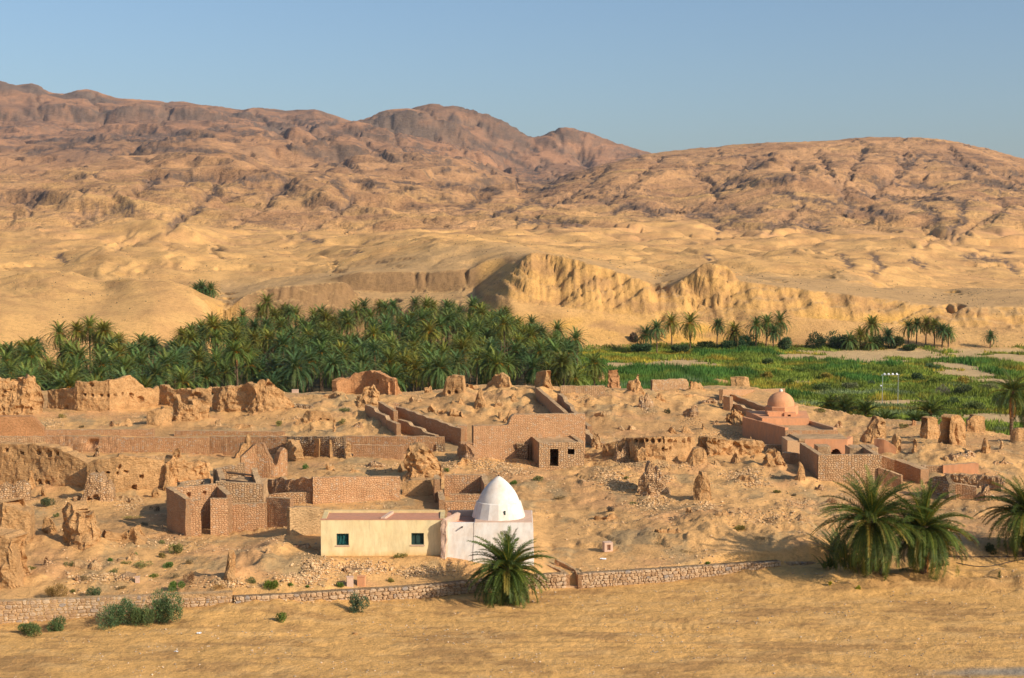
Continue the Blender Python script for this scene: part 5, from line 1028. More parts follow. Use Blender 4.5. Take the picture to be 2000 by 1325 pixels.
c_ = mixc(t_, (0.78, 0.63, 0.35), (0.72, 0.53, 0.26), ramp(t_, n1_, [(0.4, 0.0), (0.7, 0.7)])); c_ = mixc(t_, c_, (0.74, 0.45, 0.16), ft)
c_ = mixc(t_, c_, ramp(t_, n2_, [(0.3, 0.80), (0.6, 1.06)]), 0.9, 'MULTIPLY'); t_.links.new(c_, b_.inputs['Base Color']); bump(t_, b_, n2_, 0.6, 0.03)
ops = [(s_(657.5), s_(681.5), hz_(1065.5), hz_(1042.5)), (s_(803.5), s_(828), hz_(1064.5), hz_(1041.5))]
wseg(r, 'front_wall', [A, B], A.z-0.6, zt, openings=ops, mat=M_YELLOWF, thick=0.35, rough=0.012, res=0.4)
DEP = 3.3
wseg(r, 'side_wall', [A+Vector((0, .3, 0)), A+Vector((-0.15, DEP, 0))], A.z-0.6, [zt-0.02, zt+0.05], side=-1, mat=M_YELLOW, thick=0.35, rough=0.012, res=0.4)
wseg(r, 'side_wall', [B+Vector((0, .36, 0)), B+Vector((-0.1, DEP, 0))], A.z-0.6, [zt-0.02, zt+0.05], side=1, mat=M_YELLOW, thick=0.35, rough=0.012, res=0.4)
wseg(r, 'back_wall', [A+Vector((-.15, DEP, 0)), B+Vector((-.1, DEP, 0))], A.z-0.6, zt+0.12, mat=M_YELLOW, thick=0.3, rough=0.012, res=0.4)
rect_prism('roof', A, dv, nv, 0.1, W_-0.3, 0.352, DEP-0.02, zt-0.3, zt-0.06, M_ROOF, r)
rect_prism('parapet', A, dv, nv, -0.05, W_-0.05, -0.03, 0.33, zt+0.012, zt+0.05, M_ROOF, r)
# fallen pale slab lying across the roof
q = [A.xy+Vector((s_(743), 0.4)), A.xy+Vector((s_(751), 0.4)), A.xy+Vector((s_(763), DEP-0.4)), A.xy+Vector((s_(756), DEP-0.4))]
poly_prism('roof_channel', q, zt-0.055, zt+0.13, M_BOX, r)
for k, (s0, s1, z0, z1) in enumerate(ops):
    f = []
    w = 0.07
    V = []; fs = []
    def bx(x0, x1, y0, y1, z0_, z1_):
        b = len(V)
        for zz in (z0_, z1_):
            V.extend([(x0, y0, zz), (x1, y0, zz), (x1, y1, zz), (x0, y1, zz)])
        fs.extend([[b, b+3, b+2, b+1], [b+4, b+5, b+6, b+7], [b, b+1, b+5, b+4], [b+1, b+2, b+6, b+5], [b+2, b+3, b+7, b+6], [b+3, b, b+4, b+7]])
    ax = A.x; ay = A.y+0.06
    bx(ax+s0+.01, ax+s0+w, ay, ay+.08, z0+.01, z1-.01); bx(ax+s1-w, ax+s1-.01, ay, ay+.08, z0+.01, z1-.01)
    bx(ax+s0+w, ax+s1-w, ay, ay+.08, z1-w, z1-.01); bx(ax+s0+w, ax+s1-w, ay, ay+.08, z0+.01, z0+w)
    if k == 1: bx(ax+(s0+s1)/2-.02, ax+(s0+s1)/2+.02, ay+.02, ay+.06, z0+w, z1-w)
    wf = obj('window', mesh_np('window', np.array(V)-np.array(r.location), np.array(fs), M_FRAME), r)
    # curtain / dark pane behind the frame
    n = 14; xs = np.linspace(s0+.05, s1-.05, n); zs = np.linspace(z0+.05, z1-.05, 8); XS, ZS = np.meshgrid(xs, zs, indexing='ij')
    fold = 0.05*np.sin(XS*26+np.sin(ZS*5)*1.2)+0.03*noise(XS*6, ZS*5) if k == 0 else XS*0
    Vc = np.stack([ax+XS, ay+0.16+fold, ZS], -1).reshape(-1, 3)-np.array(r.location)
    id_ = np.arange(n*8).reshape(n, 8); fq = np.stack([id_[:-1, :-1], id_[1:, :-1], id_[1:, 1:], id_[:-1, 1:]], -1).reshape(-1, 4)
    c = obj('curtain' if k == 0 else 'pane', mesh_np('curtain', Vc, fq, M_GREENP if k == 0 else M_FRAME, smooth=True), wf)
    tag(wf, 'window with teal curtain' if k == 0 else 'empty dark window')
    rect_prism('sill', A, dv, nv, s0-.08, s1+.08, -0.05, 0.05, z0-.08, z0-.003, M_BOX, r)
# crumbling joint between the two buildings
px_wall('buttress', [(860,1090),(870,1093)], [(860,1018),(864,1012),(870,1018)], 'crumbling pink buttress between the yellow house and the white tomb', 'buttress', mat=M_BOX, thick=3.4, rough=0.12, jag=0.1, res=0.12, taper=0.1)

# ------------------------------------------------------------------ white domed tomb
WA = G(872, 1097, 100); WA = Vector((pix(868, 1097)[0]*(A.y-0.5), A.y-0.5, A.z))
WB = Vector((pix(1042, 1097)[0]*WA.y, WA.y, WA.z)); 
r = tag(empty('white_tomb', WA.lerp(WB, 0.5)), 'whitewashed tomb with a tall pointed dome behind the young palm', 'tomb')
zt = zpix(1021, 0, WA.y); wl = WB.x-WA.x; z0 = WA.z-2.2
def batter(name, x0, x1, y0, y1, z0, z1, b, mat, parent, n=10):
    V = []; fs = []
    zs = np.linspace(z0, z1, n)
    ring = []
    m_ = 8
    base = [(x0, y0), (x1, y0), (x1, y1), (x0, y1)]; pts = []
    for k in range(4):
        p, q = np.array(base[k]), np.array(base[(k+1) % 4])
        for i in range(m_): pts.append(p+(q-p)*i/m_)
    pts = np.array(pts); cx_, cy_ = (x0+x1)/2, (y0+y1)/2
    for i, z in enumerate(zs):
        t = (z1-z)/(z1-z0); g = 1+b*t; w = pts.copy(); w[:, 0] = cx_+(w[:, 0]-cx_)*g; w[:, 1] = cy_+(w[:, 1]-cy_)*g
        w += 0.03*np.stack([noise(w[:, 0]*1.3, w[:, 1]+z*1.3), noise(w[:, 0]*1.3+9, w[:, 1]+z*1.3)], -1)
        V.append(np.column_stack([w, np.full(len(w), z)]))
    k = len(pts); V = np.concatenate(V)-np.array(parent.location)
    for j in range(n-1):
        for i in range(k): fs.append([j*k+i, j*k+(i+1) % k, (j+1)*k+(i+1) % k, (j+1)*k+i])
    me = mesh_np(name, V, [np.array(fs), np.arange((n-1)*k, n*k)[None]], mat); return obj(name, me, parent)
xs_ = lambda px: pix(px, 1050)[0]*WA.y
batter('annex', xs_(870), xs_(928), WA.y, WA.y+4.6, z0, zt-0.42, 0.03, M_WHITE, r)
wseg(r, 'parapet', [Vector((xs_(870), WA.y+.01, 0)), Vector((xs_(926), WA.y+.01, 0))], zt-0.5, zt-0.02, mat=M_WHITE, thick=0.3, rough=0.02, res=0.3, sink=0)
wseg(r, 'parapet', [Vector((xs_(870), WA.y+.32, 0)), Vector((xs_(870), WA.y+4.4, 0))], zt-0.5, [zt, zt+.1], side=-1, mat=M_ROOF, thick=0.3, rough=0.04, res=0.3, sink=0)
wseg(r, 'parapet', [Vector((xs_(873), WA.y+4.3, 0)), Vector((xs_(926), WA.y+4.3, 0))], zt-0.5, zt+0.1, mat=M_BOX, thick=0.3, rough=0.04, res=0.3, sink=0)
rect_prism('roof', Vector((0, 0, 0)), dv, nv, xs_(870)+.3, xs_(927), WA.y+.4, WA.y+4.2, zt-0.45, zt-0.3, M_ROOF, r)
batter('chamber', xs_(926), xs_(1041), WA.y-0.02, WA.y+5.0, z0, zt, 0.05, M_WHITE, r)
rect_prism('roof', Vector((0, 0, 0)), dv, nv, xs_(927.5), xs_(1039.5), WA.y+.05, WA.y+4.9, zt+.003, zt+0.05, M_BOX, r)
mm = (WA.y+2.4)/F; yc = WA.y+2.4; cxx = pix(974, 1000)[0]*yc; zz_ = lambda py: zpix(py, 0, yc)-0.0
zb_ = zt+0.03; topz = zz_(930); Hh = topz-zb_
prof8 = [(52.5*mm, zb_), (50*mm, zb_+Hh*.12), (47.2*mm, zb_+Hh*.24), (44*mm, zb_+Hh*.375), (42.4*mm, zb_+Hh*.39)]
lathe('drum', prof8, (cxx, yc, 0), M_WHITE, r, 16, smooth=False, jit=0.004)
prof = [(40.5*mm, zb_+Hh*.375), (40.2*mm, zb_+Hh*.42), (36.8*mm, zb_+Hh*.52), (32.3*mm, zb_+Hh*.62), (26.6*mm, zb_+Hh*.72), (20*mm, zb_+Hh*.815), (12.8*mm, zb_+Hh*.9), (6.8*mm, zb_+Hh*.96), (3.2*mm, zb_+Hh*.99), (0.6*mm, zb_+Hh*1.0)]
lathe('dome', prof, (cxx, yc, 0), M_WHITE, r, 40, jit=0.004)
lathe('finial', [(0.04, 0), (0.07, 0.05), (0.03, 0.14)], (cxx, yc, topz-0.03), M_DARK, r, 8)
sl_y = yc-46.5*mm; rect_prism('slit', Vector((0, 0, 0)), dv, nv, pix(984.5, 1000)[0]*sl_y, pix(987.5, 1000)[0]*sl_y, sl_y-0.05, sl_y+0.3, zpix(1006, 0, sl_y), zpix(998.5, 0, sl_y), M_FRAME, r)
rect_prism('waterspout', Vector((0, 0, 0)), dv, nv, xs_(902), xs_(904), WA.y-0.35, WA.y+.02, zt-0.35, zt-0.27, M_DARK, r)

# ------------------------------------------------------------------ front walls of fitted stones
def stone_mesh(k):
    rg_ = np.random.default_rng(100+k); n = 8
    th = np.linspace(0, 2*np.pi, n, endpoint=False)+rg_.uniform(-.22, .22, n)+0.39+rg_.uniform(-.3, .3)
    # rounded-rectangle outline with cut corners, in x-z, depth along -y
    r_ = 1/np.maximum(np.abs(np.cos(th)), np.abs(np.sin(th)))*rg_.uniform(.84, 1.06, n)*0.5
    o_ = np.stack([np.cos(th)*np.minimum(r_, .62), np.sin(th)*np.minimum(r_, .62)], -1); o_[:, 0] = np.clip(o_[:, 0], -.5, .5); o_[:, 1] = np.clip(o_[:, 1], -.5, .5)
    V = [np.column_stack([o_[:, 0], np.full(n, 0.5), o_[:, 1]]), np.column_stack([o_[:, 0], rg_.uniform(-.38, -.2, n), o_[:, 1]]),
         np.column_stack([o_[:, 0]*.74, rg_.uniform(-.58, -.42, n), o_[:, 1]*.74])]
    V = np.concatenate(V); q = [[j*n+i, j*n+(i+1) % n, (j+1)*n+(i+1) % n, (j+1)*n+i] for j in range(2) for i in range(n)]
    return mesh_np('stone', V, [np.array(q), np.arange(2*n, 3*n)[None]], M_WSTONE)
STONES = [stone_mesh(k) for k in range(14)]
def stone_face(parent, P, hb, ht, sw, sh, rnd, proud=0.05, gap=0.9, maxn=300, core=M_DSTONE, thick=0.6, coremat=None, dz=0.0):
    P_, L = smooth_path(P, 1); tot = L[-1]; cnt = 0
    S = np.linspace(0, tot, int(tot/0.5)+2); x = np.interp(S, L, P_[:, 0]); y = np.interp(S, L, P_[:, 1])
    wseg(parent, 'core', [Vector((a, b, 0)) for a, b in zip(x, y)], np.interp(S, L, hb), np.interp(S, L, ht)-0.02, mat=coremat or core, thick=thick, rough=0.03, res=0.3, jag=0.03)
    mh = float(np.mean(np.array(ht)-np.array(hb))); nrow = max(2, round(mh/sh))
    edges = np.linspace(0, 1, nrow+1); edges[1:-1] += rnd.uniform(-.12, .12, nrow-1)/nrow
    for j in range(nrow):
        s = rnd.uniform(0, sw*.5)
        while s < tot-sw*.4 and cnt < maxn:
            w = sw*rnd.choice([.6, .8, 1.0, 1.2, 1.6])*rnd.uniform(.9, 1.1); w = min(w, tot-s); c = s+w/2
            xx, yy = np.interp(c, L, P_[:, 0]), np.interp(c, L, P_[:, 1]); b_, t_ = np.interp(c, L, hb), np.interp(c, L, ht)
            e0 = edges[j]+0.16/nrow*math.sin(c*1.9+j*2.1)*(j > 0); e1 = edges[j+1]+0.16/nrow*math.sin(c*1.9+(j+1)*2.1)*(j < nrow-1)
            z0, z1 = b_+(t_-b_)*e0, b_+(t_-b_)*e1
            dx_, dy_ = np.interp(c+.1, L, P_[:, 0])-np.interp(c-.1, L, P_[:, 0]), np.interp(c+.1, L, P_[:, 1])-np.interp(c-.1, L, P_[:, 1])
            parts_ = [(z0, z1)] if rnd.random() > 0.16 else [(z0, (z0+z1)/2), ((z0+z1)/2, z1)]
            for (p0, p1) in parts_:
                o = bpy.data.objects.new('stone', STONES[rnd.integers(14)]); link(o, parent)
                pr = proud*rnd.uniform(.4, 1.6)
                o.location = Vector((xx, yy, (p0+p1)/2))-parent.location
                n_ = Vector((-dy_, dx_, 0)).normalized(); o.location += n_*(0.10-pr)
                o.scale = (w*gap*rnd.uniform(.96, 1.06), 0.26, (p1-p0)*gap*rnd.uniform(.95, 1.1))
                o.rotation_euler = (rnd.uniform(-.05, .05), rnd.uniform(-.09, .09)+0, math.atan2(dy_, dx_)+rnd.uniform(-.05, .05)); cnt += 1
            s += w
    return cnt
rs = np.random.default_rng(5)
def front_wall(label, pts, sw, sh, core, proud, gap, zoff=0.0, thick=0.7):
    W = []; hb = []; ht = []
    for bx_, by_, ty_ in pts:
        x, y = flat(bx_, by_); W.append(Vector((x, y, 0))); hb.append(0.0); ht.append(zpix(ty_, x, y))
    r = tag(empty('stone_wall', W[len(W)//2]), label, 'stone wall', kind='thing')
    n = stone_face(r, W, hb, ht, sw, sh, rs, proud, gap, coremat=core, thick=thick); return r
M_MORTAR = M_MUDP
front_wall('mortared orange stone roadside wall at the lower left behind the bushes', [(-40,1226,1178),(0,1222,1175),(110,1216,1171),(230,1208,1166),(350,1201,1161),(455,1196,1157)], 0.36, 0.24, M_MORTAR, 0.02, 0.95)
front_wall('grey-tan dry stone roadside wall below the yellow house', [(457,1197,1166),(560,1191,1161),(640,1187,1156),(720,1179,1151),(800,1172,1146),(880,1162,1139),(930,1157,1134),(985,1153,1130)], 0.36, 0.25, M_DSTONE, 0.05, 0.96)
front_wall('short curved stretch of dry stone wall right of the young palm', [(985,1153,1130),(1040,1152,1125),(1085,1151,1121),(1103,1150,1121),(1106,1144,1117)], 0.36, 0.25, M_DSTONE, 0.05, 0.96)
front_wall('long dry stone wall right of the gap with steps', [(1131,1150,1121),(1200,1145,1117),(1300,1140,1111),(1400,1132,1104),(1480,1124,1099),(1525,1119,1096)], 0.33, 0.235, M_DSTONE, 0.04, 0.97)
front_wall('low shaded end of the dry stone wall beside the large palms', [(1527,1115,1097),(1570,1113,1098),(1618,1112,1100)], 0.33, 0.235, M_DSTONE, 0.04, 0.97)
# curved flight of steps in the gap
x0, y0 = flat(1112, 1150); r = tag(empty('stone_steps', (x0, y0, 0)), 'little curved stone steps climbing through the gap in the wall', 'steps')
for k in range(6):
    w0 = -0.28-0.04*k; q = [(x0+w0-0.10*k, y0+.1+0.42*k), (x0+0.62-0.13*k, y0+.1+0.42*k), (x0+0.5-0.13*k, y0+.6+0.42*k), (x0+w0-0.14*k, y0+.6+0.42*k)]
    poly_prism('step', q, -0.3, 0.16+0.17*k, M_STONE, r)
wseg(r, 'side_wall', [Vector((x0+.66, y0-0.1, 0)), Vector((x0+.45, y0+1.2, 0)), Vector((x0-0.35, y0+2.5, 0)), Vector((x0-1.0, y0+2.9, 0))], 0, [1.05, 1.15, 1.35, 1.6], side=-1, **{**STN, 'thick': 0.3, 'mat': M_OSTONE})
wseg(r, 'side_wall', [Vector((x0-.3, y0+0.15, 0)), Vector((x0-.75, y0+1.2, 0)), Vector((x0-1.6, y0+2.2, 0))], 0, [1.0, 1.15, 1.3], side=-1, **{**STN, 'thick': 0.4, 'mat': M_OSTONE})

# ------------------------------------------------------------------ small built blocks
def hollow_box(label, px, py, wpx, hpx, yaw=0.0, open_=(0.28, 0.22), mat=M_BOX):
    g = G(px, py); w = wpx/F*g.y; h = hpx/F*g.y; o = tag(empty('block', (g.x, g.y, g.z), yaw), label, 'block')
    t = w*0.28
    V = []; fs = []
    def bx(x0, x1, y0, y1, z0_, z1_):
        b = len(V)
        for zz in (z0_, z1_): V.extend([(x0, y0, zz), (x1, y0, zz), (x1, y1, zz), (x0, y1, zz)])
        fs.extend([[b, b+3, b+2, b+1], [b+4, b+5, b+6, b+7], [b, b+1, b+5, b+4], [b+1, b+2, b+6, b+5], [b+2, b+3, b+7, b+6], [b+3, b, b+4, b+7]])
    if open_:
        bx(-w/2, -w/2+t, 0, w, -.2, h); bx(w/2-t, w/2, 0, w, -.2, h); bx(-w/2+t, w/2-t, 0.0, w, h*.78, h); bx(-w/2+t, w/2-t, 0.0, w, -.2, h*.18)
        obj('frame', mesh_np('frame', V, np.array(fs), mat), o); V = []; fs = []
        bx(-w/2+t, w/2-t, w*.35, w*.5, h*.18, h*.78); obj('back', mesh_np('back', V, np.array(fs), mat), o)
    else:
        bx(-w/2, w/2, 0, w*.7, -.2, h); bx(-w/2-.03, w/2+.03, -.03, w*.7+.03, h+.0, h+.05); obj('body', mesh_np('body', V, np.array(fs), mat), o)
    return o
hollow_box('small pink hollow box standing alone on the bare slope', 1189, 1078, 17, 18, R(12))
hollow_box('narrow yellowish block on the bank, left of the pair', 684, 1147, 13, 19, R(10), None)
hollow_box('wider orange block on the bank, right of the pair', 705, 1146, 15, 19, R(-6), None, M_DOME)
hollow_box('tiny white block on the ridge before the palms', 576, 768, 12, 6, 0, None, M_BOX)
hollow_box('small stone cube beside the tiny ruins above the left bushes', 268, 1139, 8, 11, R(5), None, M_BOX)
# ------------------------------------------------------------------ palms
def frond_mesh(rg_, L=2.6, nleaf=34, leaf=0.5, width=0.05, e0=60, droop=80, col=(0.05, 0.10, 0.03), az=0.0, side=0.0, vshape=0.5, rach=0.02, base=(0, 0, 0), two=False):
    """one feather leaf; returns V, tris, colours"""
    n = 12; t = np.linspace(0, 1, n); el = np.radians(e0-droop*t**1.35); dl = L/(n-1)
    r_ = np.concatenate([[0], np.cumsum(np.cos(el[:-1])*dl)]); z_ = np.concatenate([[0], np.cumsum(np.sin(el[:-1])*dl)])
    sw = side*r_**1.5*0.15
    C_ = np.stack([r_, sw, z_], -1); T = np.gradient(C_, axis=0); T /= np.linalg.norm(T, axis=1)[:, None]
    tl = np.linspace(0.12, 1.0, nleaf); P = np.stack([np.interp(tl, t, C_[:, k]) for k in range(3)], -1); Tt = np.stack([np.interp(tl, t, T[:, k]) for k in range(3)], -1)
    S = np.cross(Tt, [0, 0, 1.0]); S /= np.linalg.norm(S, axis=1)[:, None]+1e-6; Up = np.cross(S, Tt)
    V = []; Fc = []; Cc = []
    lens = leaf*np.minimum(1, 0.45+2.2*tl)*np.sqrt(np.clip(1.12-tl, 0.04, 1))
    for sg in (-1, 1):
        jit = rg_.normal(0, .2, (nleaf, 3)); fw = (0.55+0.5*tl)[:, None]
        D_ = S*sg*0.9+Tt*fw+Up*vshape*(1-0.5*tl)[:, None]+jit; D_ /= np.linalg.norm(D_, axis=1)[:, None]
        tip = P+D_*lens[:, None]; tip[:, 2] -= lens*0.22
        W_2 = Tt*width*0.5
        b = sum(len(v) for v in V)
        if two:
            mid = P+D_*lens[:, None]*0.55; mid[:, 2] += lens*0.02
            V.append(np.stack([P-W_2, P+W_2, mid+W_2*1.1, mid-W_2*1.1, tip], 1).reshape(-1, 3)); k5 = b+np.arange(nleaf)*5
            Fc.append(np.concatenate([np.stack([k5, k5+1, k5+2], -1), np.stack([k5, k5+2, k5+3], -1), np.stack([k5+3, k5+2, k5+4], -1)])); m = 5
        else:
            V.append(np.stack([P-W_2*1.3, P+W_2*1.3, tip], 1).reshape(-1, 3)); k3 = b+np.arange(nleaf)*3; Fc.append(np.stack([k3, k3+1, k3+2], -1)); m = 3
        c = np.array(col)*rg_.uniform(.75, 1.25, (nleaf, 1)); Cc.append(np.repeat(c, m, 0))
    # midrib: a three-sided taper
    b = sum(len(v) for v in V); S2 = np.cross(T, [0, 0, 1.0]); S2 /= np.linalg.norm(S2, axis=1)[:, None]+1e-6; U2 = np.cross(S2, T)
    w = (rach*(1.25-t))[:, None]; V.append(np.stack([C_-S2*w, C_+S2*w, C_-U2*w], 1).reshape(-1, 3))
    f = []
    for i in range(n-1):
        for k in range(3):
            a0, a1 = b+i*3+k, b+i*3+(k+1) % 3; f += [[a0, a1, a1+3], [a0, a1+3, a0+3]]
    Fc.append(np.array(f)); Cc.append(np.tile(np.array(col)*[2.4, 1.5, 1.2]+[.03, .02, 0], (n*3, 1)))
    V = np.concatenate(V); ca, sa = math.cos(az), math.sin(az); V = np.stack([V[:, 0]*ca-V[:, 1]*sa, V[:, 0]*sa+V[:, 1]*ca, V[:, 2]], -1)+np.array(base)
    return V, np.concatenate(Fc), np.concatenate(Cc)
def join(parts):
    V = []; Fs = []; Cs = []; b = 0
    for v, f, c in parts: V.append(v); Fs.append(f+b); Cs.append(c); b += len(v)
    return np.concatenate(V), np.concatenate(Fs), np.concatenate(Cs)
def crown_mesh(seed, n=46, L=3.0, nleaf=20, leaf=0.55, width=0.10, emin=-35, emax=80, green=(0.055, 0.105, 0.028), dead=9, lushy=0.0):
    rg_ = np.random.default_rng(seed); parts = []
    for i in range(n):
        q = (i+.5)/n; e = emax-(emax-emin)*q**0.9; az = i*2.39996+rg_.uniform(-.2, .2)
        g = np.array(green)*(1.0-0.15*q)*rg_.uniform(.8, 1.25); g = g+np.array([0.035, 0.012, 0])*(rg_.random() < .3)
        parts.append(frond_mesh(rg_, L*rg_.uniform(.82, 1.08)*(0.8+0.2*min(1, q*4)), nleaf, leaf, width, e, 45+60*q*rg_.uniform(.7, 1.3), g, az, rg_.uniform(-.7, .7), 0.45))
    for i in range(dead):
        parts.append(frond_mesh(rg_, L*.7, 8, leaf*.5, width*.8, -45-rg_.uniform(0, 35), 25, (0.26, 0.17, 0.08), rg_.uniform(0, 6.28), 0, 0.1))
    for i in range(7):                                       # yellow date stalks
        parts.append(frond_mesh(rg_, L*.33, 10, leaf*.35, width*.7, 30, 120, (0.42, 0.26, 0.03), rg_.uniform(0, 6.28), 0, 0.1))
    V, f, c = join(parts); return mesh_np('crown', V, f, M_LEAF, c)
def trunk_mesh(h, r0=0.2, r1=0.15, bend=0.0, seed=0, n=9, rings=None, stub=False):
    rg_ = np.random.default_rng(seed); m = rings or max(6, int(h/0.35)); zs = np.linspace(-0.6, h, m); V = []
    for i, z in enumerate(zs):
        t = (z+.6)/(h+.6); r_ = r0+(r1-r0)*t; r_ *= (1.10 if i % 2 else 0.90)
        if t > .9: r_ *= 1.25
        th = np.linspace(0, 2*np.pi, n, endpoint=False)+i*.35; rr2 = r_*rg_.uniform(.92, 1.08, n)
        V.append(np.stack([bend*t*t+np.cos(th)*rr2, np.sin(th)*rr2, np.full(n, z)], -1))
    q = [[j*n+i, j*n+(i+1) % n, (j+1)*n+(i+1) % n, (j+1)*n+i] for j in range(m-1) for i in range(n)]
    return mesh_np('trunk', np.concatenate(V), [np.array(q), np.arange((m-1)*n, m*n)[None]], M_TRUNK)
CROWNS = [crown_mesh(s, L=3.3+0.3*(s % 3), n=54+4*(s % 4), nleaf=34, leaf=0.6, width=0.08, emin=-30-8*(s % 3), green=((0.090, 0.165, 0.045), (0.125, 0.180, 0.040), (0.075, 0.150, 0.055), (0.150, 0.185, 0.038))[s % 4]) for s in range(9)]
TR = [trunk_mesh(h, 0.19, 0.15, bend=b, seed=k) for k, (h, b) in enumerate([(5.2, .1), (6.4, .3), (7.6, -.3), (8.8, .4), (10.0, -.5)])]
TRH = [(5.2, .1), (6.4, .3), (7.6, -.3), (8.8, .4), (10.0, -.5)]
def palm_far(x, y, z, h, scale, label, group=None, name='date_palm', k=None):
    r = empty(name, (x, y, z), random.uniform(0, 6.28)); tag(r, label, 'palm tree', group)
    j = min(range(5), key=lambda i: abs(TRH[i][0]-h)); fz = h/TRH[j][0]
    t = obj('trunk', TR[j], r); t.scale = (1, 1, fz)
    c = obj('crown', CROWNS[(k if k is not None else random.randrange(9))], r); c.location = (TRH[j][1], 0, h); c.scale = (scale,)*3
    c.rotation_euler = (random.uniform(-.08, .08), random.uniform(-.08, .08), random.uniform(0, 6.28)); return r
# the dense grove: jittered grid over the oasis floor
def oasis_far_edge(px): return np.interp(px, [-200, 0, 200, 300, 400, 455, 520, 930, 985, 1050, 1130, 1180], [332, 326, 330, 336, 350, 408, 429, 429, 398, 360, 318, 262])
cand = []
sp = 6.9; ygrid = 236
row = 0
while ygrid < 428:
    xg = -150
    while xg < 30:
        x = xg+random.uniform(-1.9, 1.9)+(row % 2)*sp/2; y = ygrid+random.uniform(-1.9, 1.9); px = 1000+F*x/y
        dc = float(np.interp(x/y, cu, cD))
        if -70 < px < 1165 and y < oasis_far_edge(px)-2 and y > dc+19 and float(zg(x, y)) < -1.6:
            cand.append((y, x))
        xg += sp
    ygrid += sp*0.86*(1+0.0012*(ygrid-236)); row += 1
cand.sort()
NP = len(cand)
stepk = max(1.0, NP/292)
sel = [cand[int(i*stepk)] for i in range(int(NP/stepk))]
for (y, x) in sel:
    px = 1000+F*x/y
    h = random.uniform(5.4, 8.8); h += 0.8*(px > 800)+ 2.6*max(0, (y-300)/110) - (1.2 if px < 350 else 0)
    if random.random() < 0.12: h += 1.8
    if random.random() < 0.2: h -= 1.8
    palm_far(x, y, float(zg(x, y)), h, random.uniform(.98, 1.28), 'date palm packed among the dense grove behind the ruined village', 'date palms of the dense grove')
# low green understorey between the trunks
rg_ = np.random.default_rng(33); UC = [crown_mesh(60+k, n=14, L=2.6, nleaf=11, leaf=0.7, width=0.16, emin=15, emax=85, dead=0) for k in range(2)]
def arrays(me):
    V = np.empty(len(me.vertices)*3, np.float32); me.vertices.foreach_get('co', V); f = np.empty(len(me.loops), np.int32); me.loops.foreach_get('vertex_index', f)
    c = np.empty(len(me.vertices)*4, np.float32); me.color_attributes['Col'].data.foreach_get('color', c); return V.reshape(-1, 3), f.reshape(-1, 3), c.reshape(-1, 4)[:, :3]
UA = [arrays(m) for m in UC]; parts = []
for (y, x) in cand[::-1][:130]+cand[:-130:2]:
    x2 = x+random.uniform(2.5, 4.0); y2 = y+random.uniform(-3, 3); v, f, c = UA[random.randrange(2)]; a = random.uniform(0, 6.28); s = random.uniform(.7, 1.25)
    z = float(zg(x2, y2))
    if z > -1.5: continue
    v2 = np.stack([v[:, 0]*math.cos(a)-v[:, 1]*math.sin(a), v[:, 0]*math.sin(a)+v[:, 1]*math.cos(a), v[:, 2]], -1)*s+[x2, y2, z]
    parts.append((v2, f, c*rg_.uniform(.45, .8)))
V, f, c = join(parts); tag(obj('palm_undergrowth', mesh_np('palm_undergrowth', V, f, M_LEAF, c)), kind='stuff')
# single palms that stand out: (px, crown centre py, foot py, crown scale, label)
SOLO = [(1036,630,694,.95,'tall single date palm standing above the right end of the grove'),
 (1108,676,735,.95,'date palm in front of the reeds at the right tip of the grove'),(1075,678,740,.9,'date palm second from the right tip of the grove'),
 (1262,652,686,1.0,'leaning low date palm, leftmost of the clump under the yellow cliff'),(1283,640,690,1.0,'date palm second from left in the clump under the yellow cliff'),
 (1312,628,674,.95,'straight date palm in the middle of the clump under the yellow cliff'),(1348,630,684,1.15,'tallest fullest date palm of the clump under the yellow cliff'),
 (1400,634,683,.85,'slender date palm standing alone between two clumps'),(1434,646,682,1.0,'yellowish date palm right of the slender lone palm'),
 (1476,634,684,1.0,'leftmost palm of the dark tight clump in the middle distance'),(1496,630,682,1.05,'central palm of the dark tight clump in the middle distance'),
 (1523,626,680,1.0,'tall rightmost palm of the dark tight clump'),(1510,648,684,.9,'low palm in front of the dark tight clump'),
 (1704,633,676,1.1,'full date palm rising above round bushes'),(1680,655,680,1.0,'low palm left of the full palm above round bushes'),(1735,655,680,1.0,'low palm right of the full palm above round bushes'),(1660,664,684,.85,'stemless young palm beside the round bushes'),(1700,668,684,.8,'stemless palm in front of the full palm'),
 (1774,637,672,.85,'leftmost of the row of five slim palms'),(1790,632,673,.8,'second from left of the row of slim palms'),(1808,631,674,.85,'middle palm of the row of slim palms'),(1825,634,676,.85,'fourth palm of the row of slim palms'),
 (1840,644,680,.9,'forked palm ending the row, left stem'),(1852,650,679,.85,'short palm at the right end of the row'),
 (1934,655,680,.7,'small lone palm below the right cliff')]
def D_foot(px, py):
    g = G(px, py, 250.0); return g
for px, pc, pf, sc, lab in SOLO:
    g = D_foot(px, pf); h = zpix(pc, g.x, g.y)-g.z; palm_far(g.x, g.y, g.z, max(h-0.3, 1.2), sc*g.y/400*1.25 if px > 1200 else sc*1.1, lab, 'date palms along the wadi')
for px, py, sc, lab in ((395,562,1.25,'left palm of the small group behind the left hill'),(382,566,1.0,'low palm at the foot of the small group behind the left hill'),(412,566,1.2,'right palm of the small group behind the left hill'),(402,572,1.0,'front palm of the small group behind the left hill')):
    D = 462; u, s = pix(px, py+14); x = u*D; z = float(zg(x, D)); h = CZ+pix(px, py)[1]*D-z; palm_far(x, D, z, max(h, 1.5), sc, lab, 'palms behind the left hill')
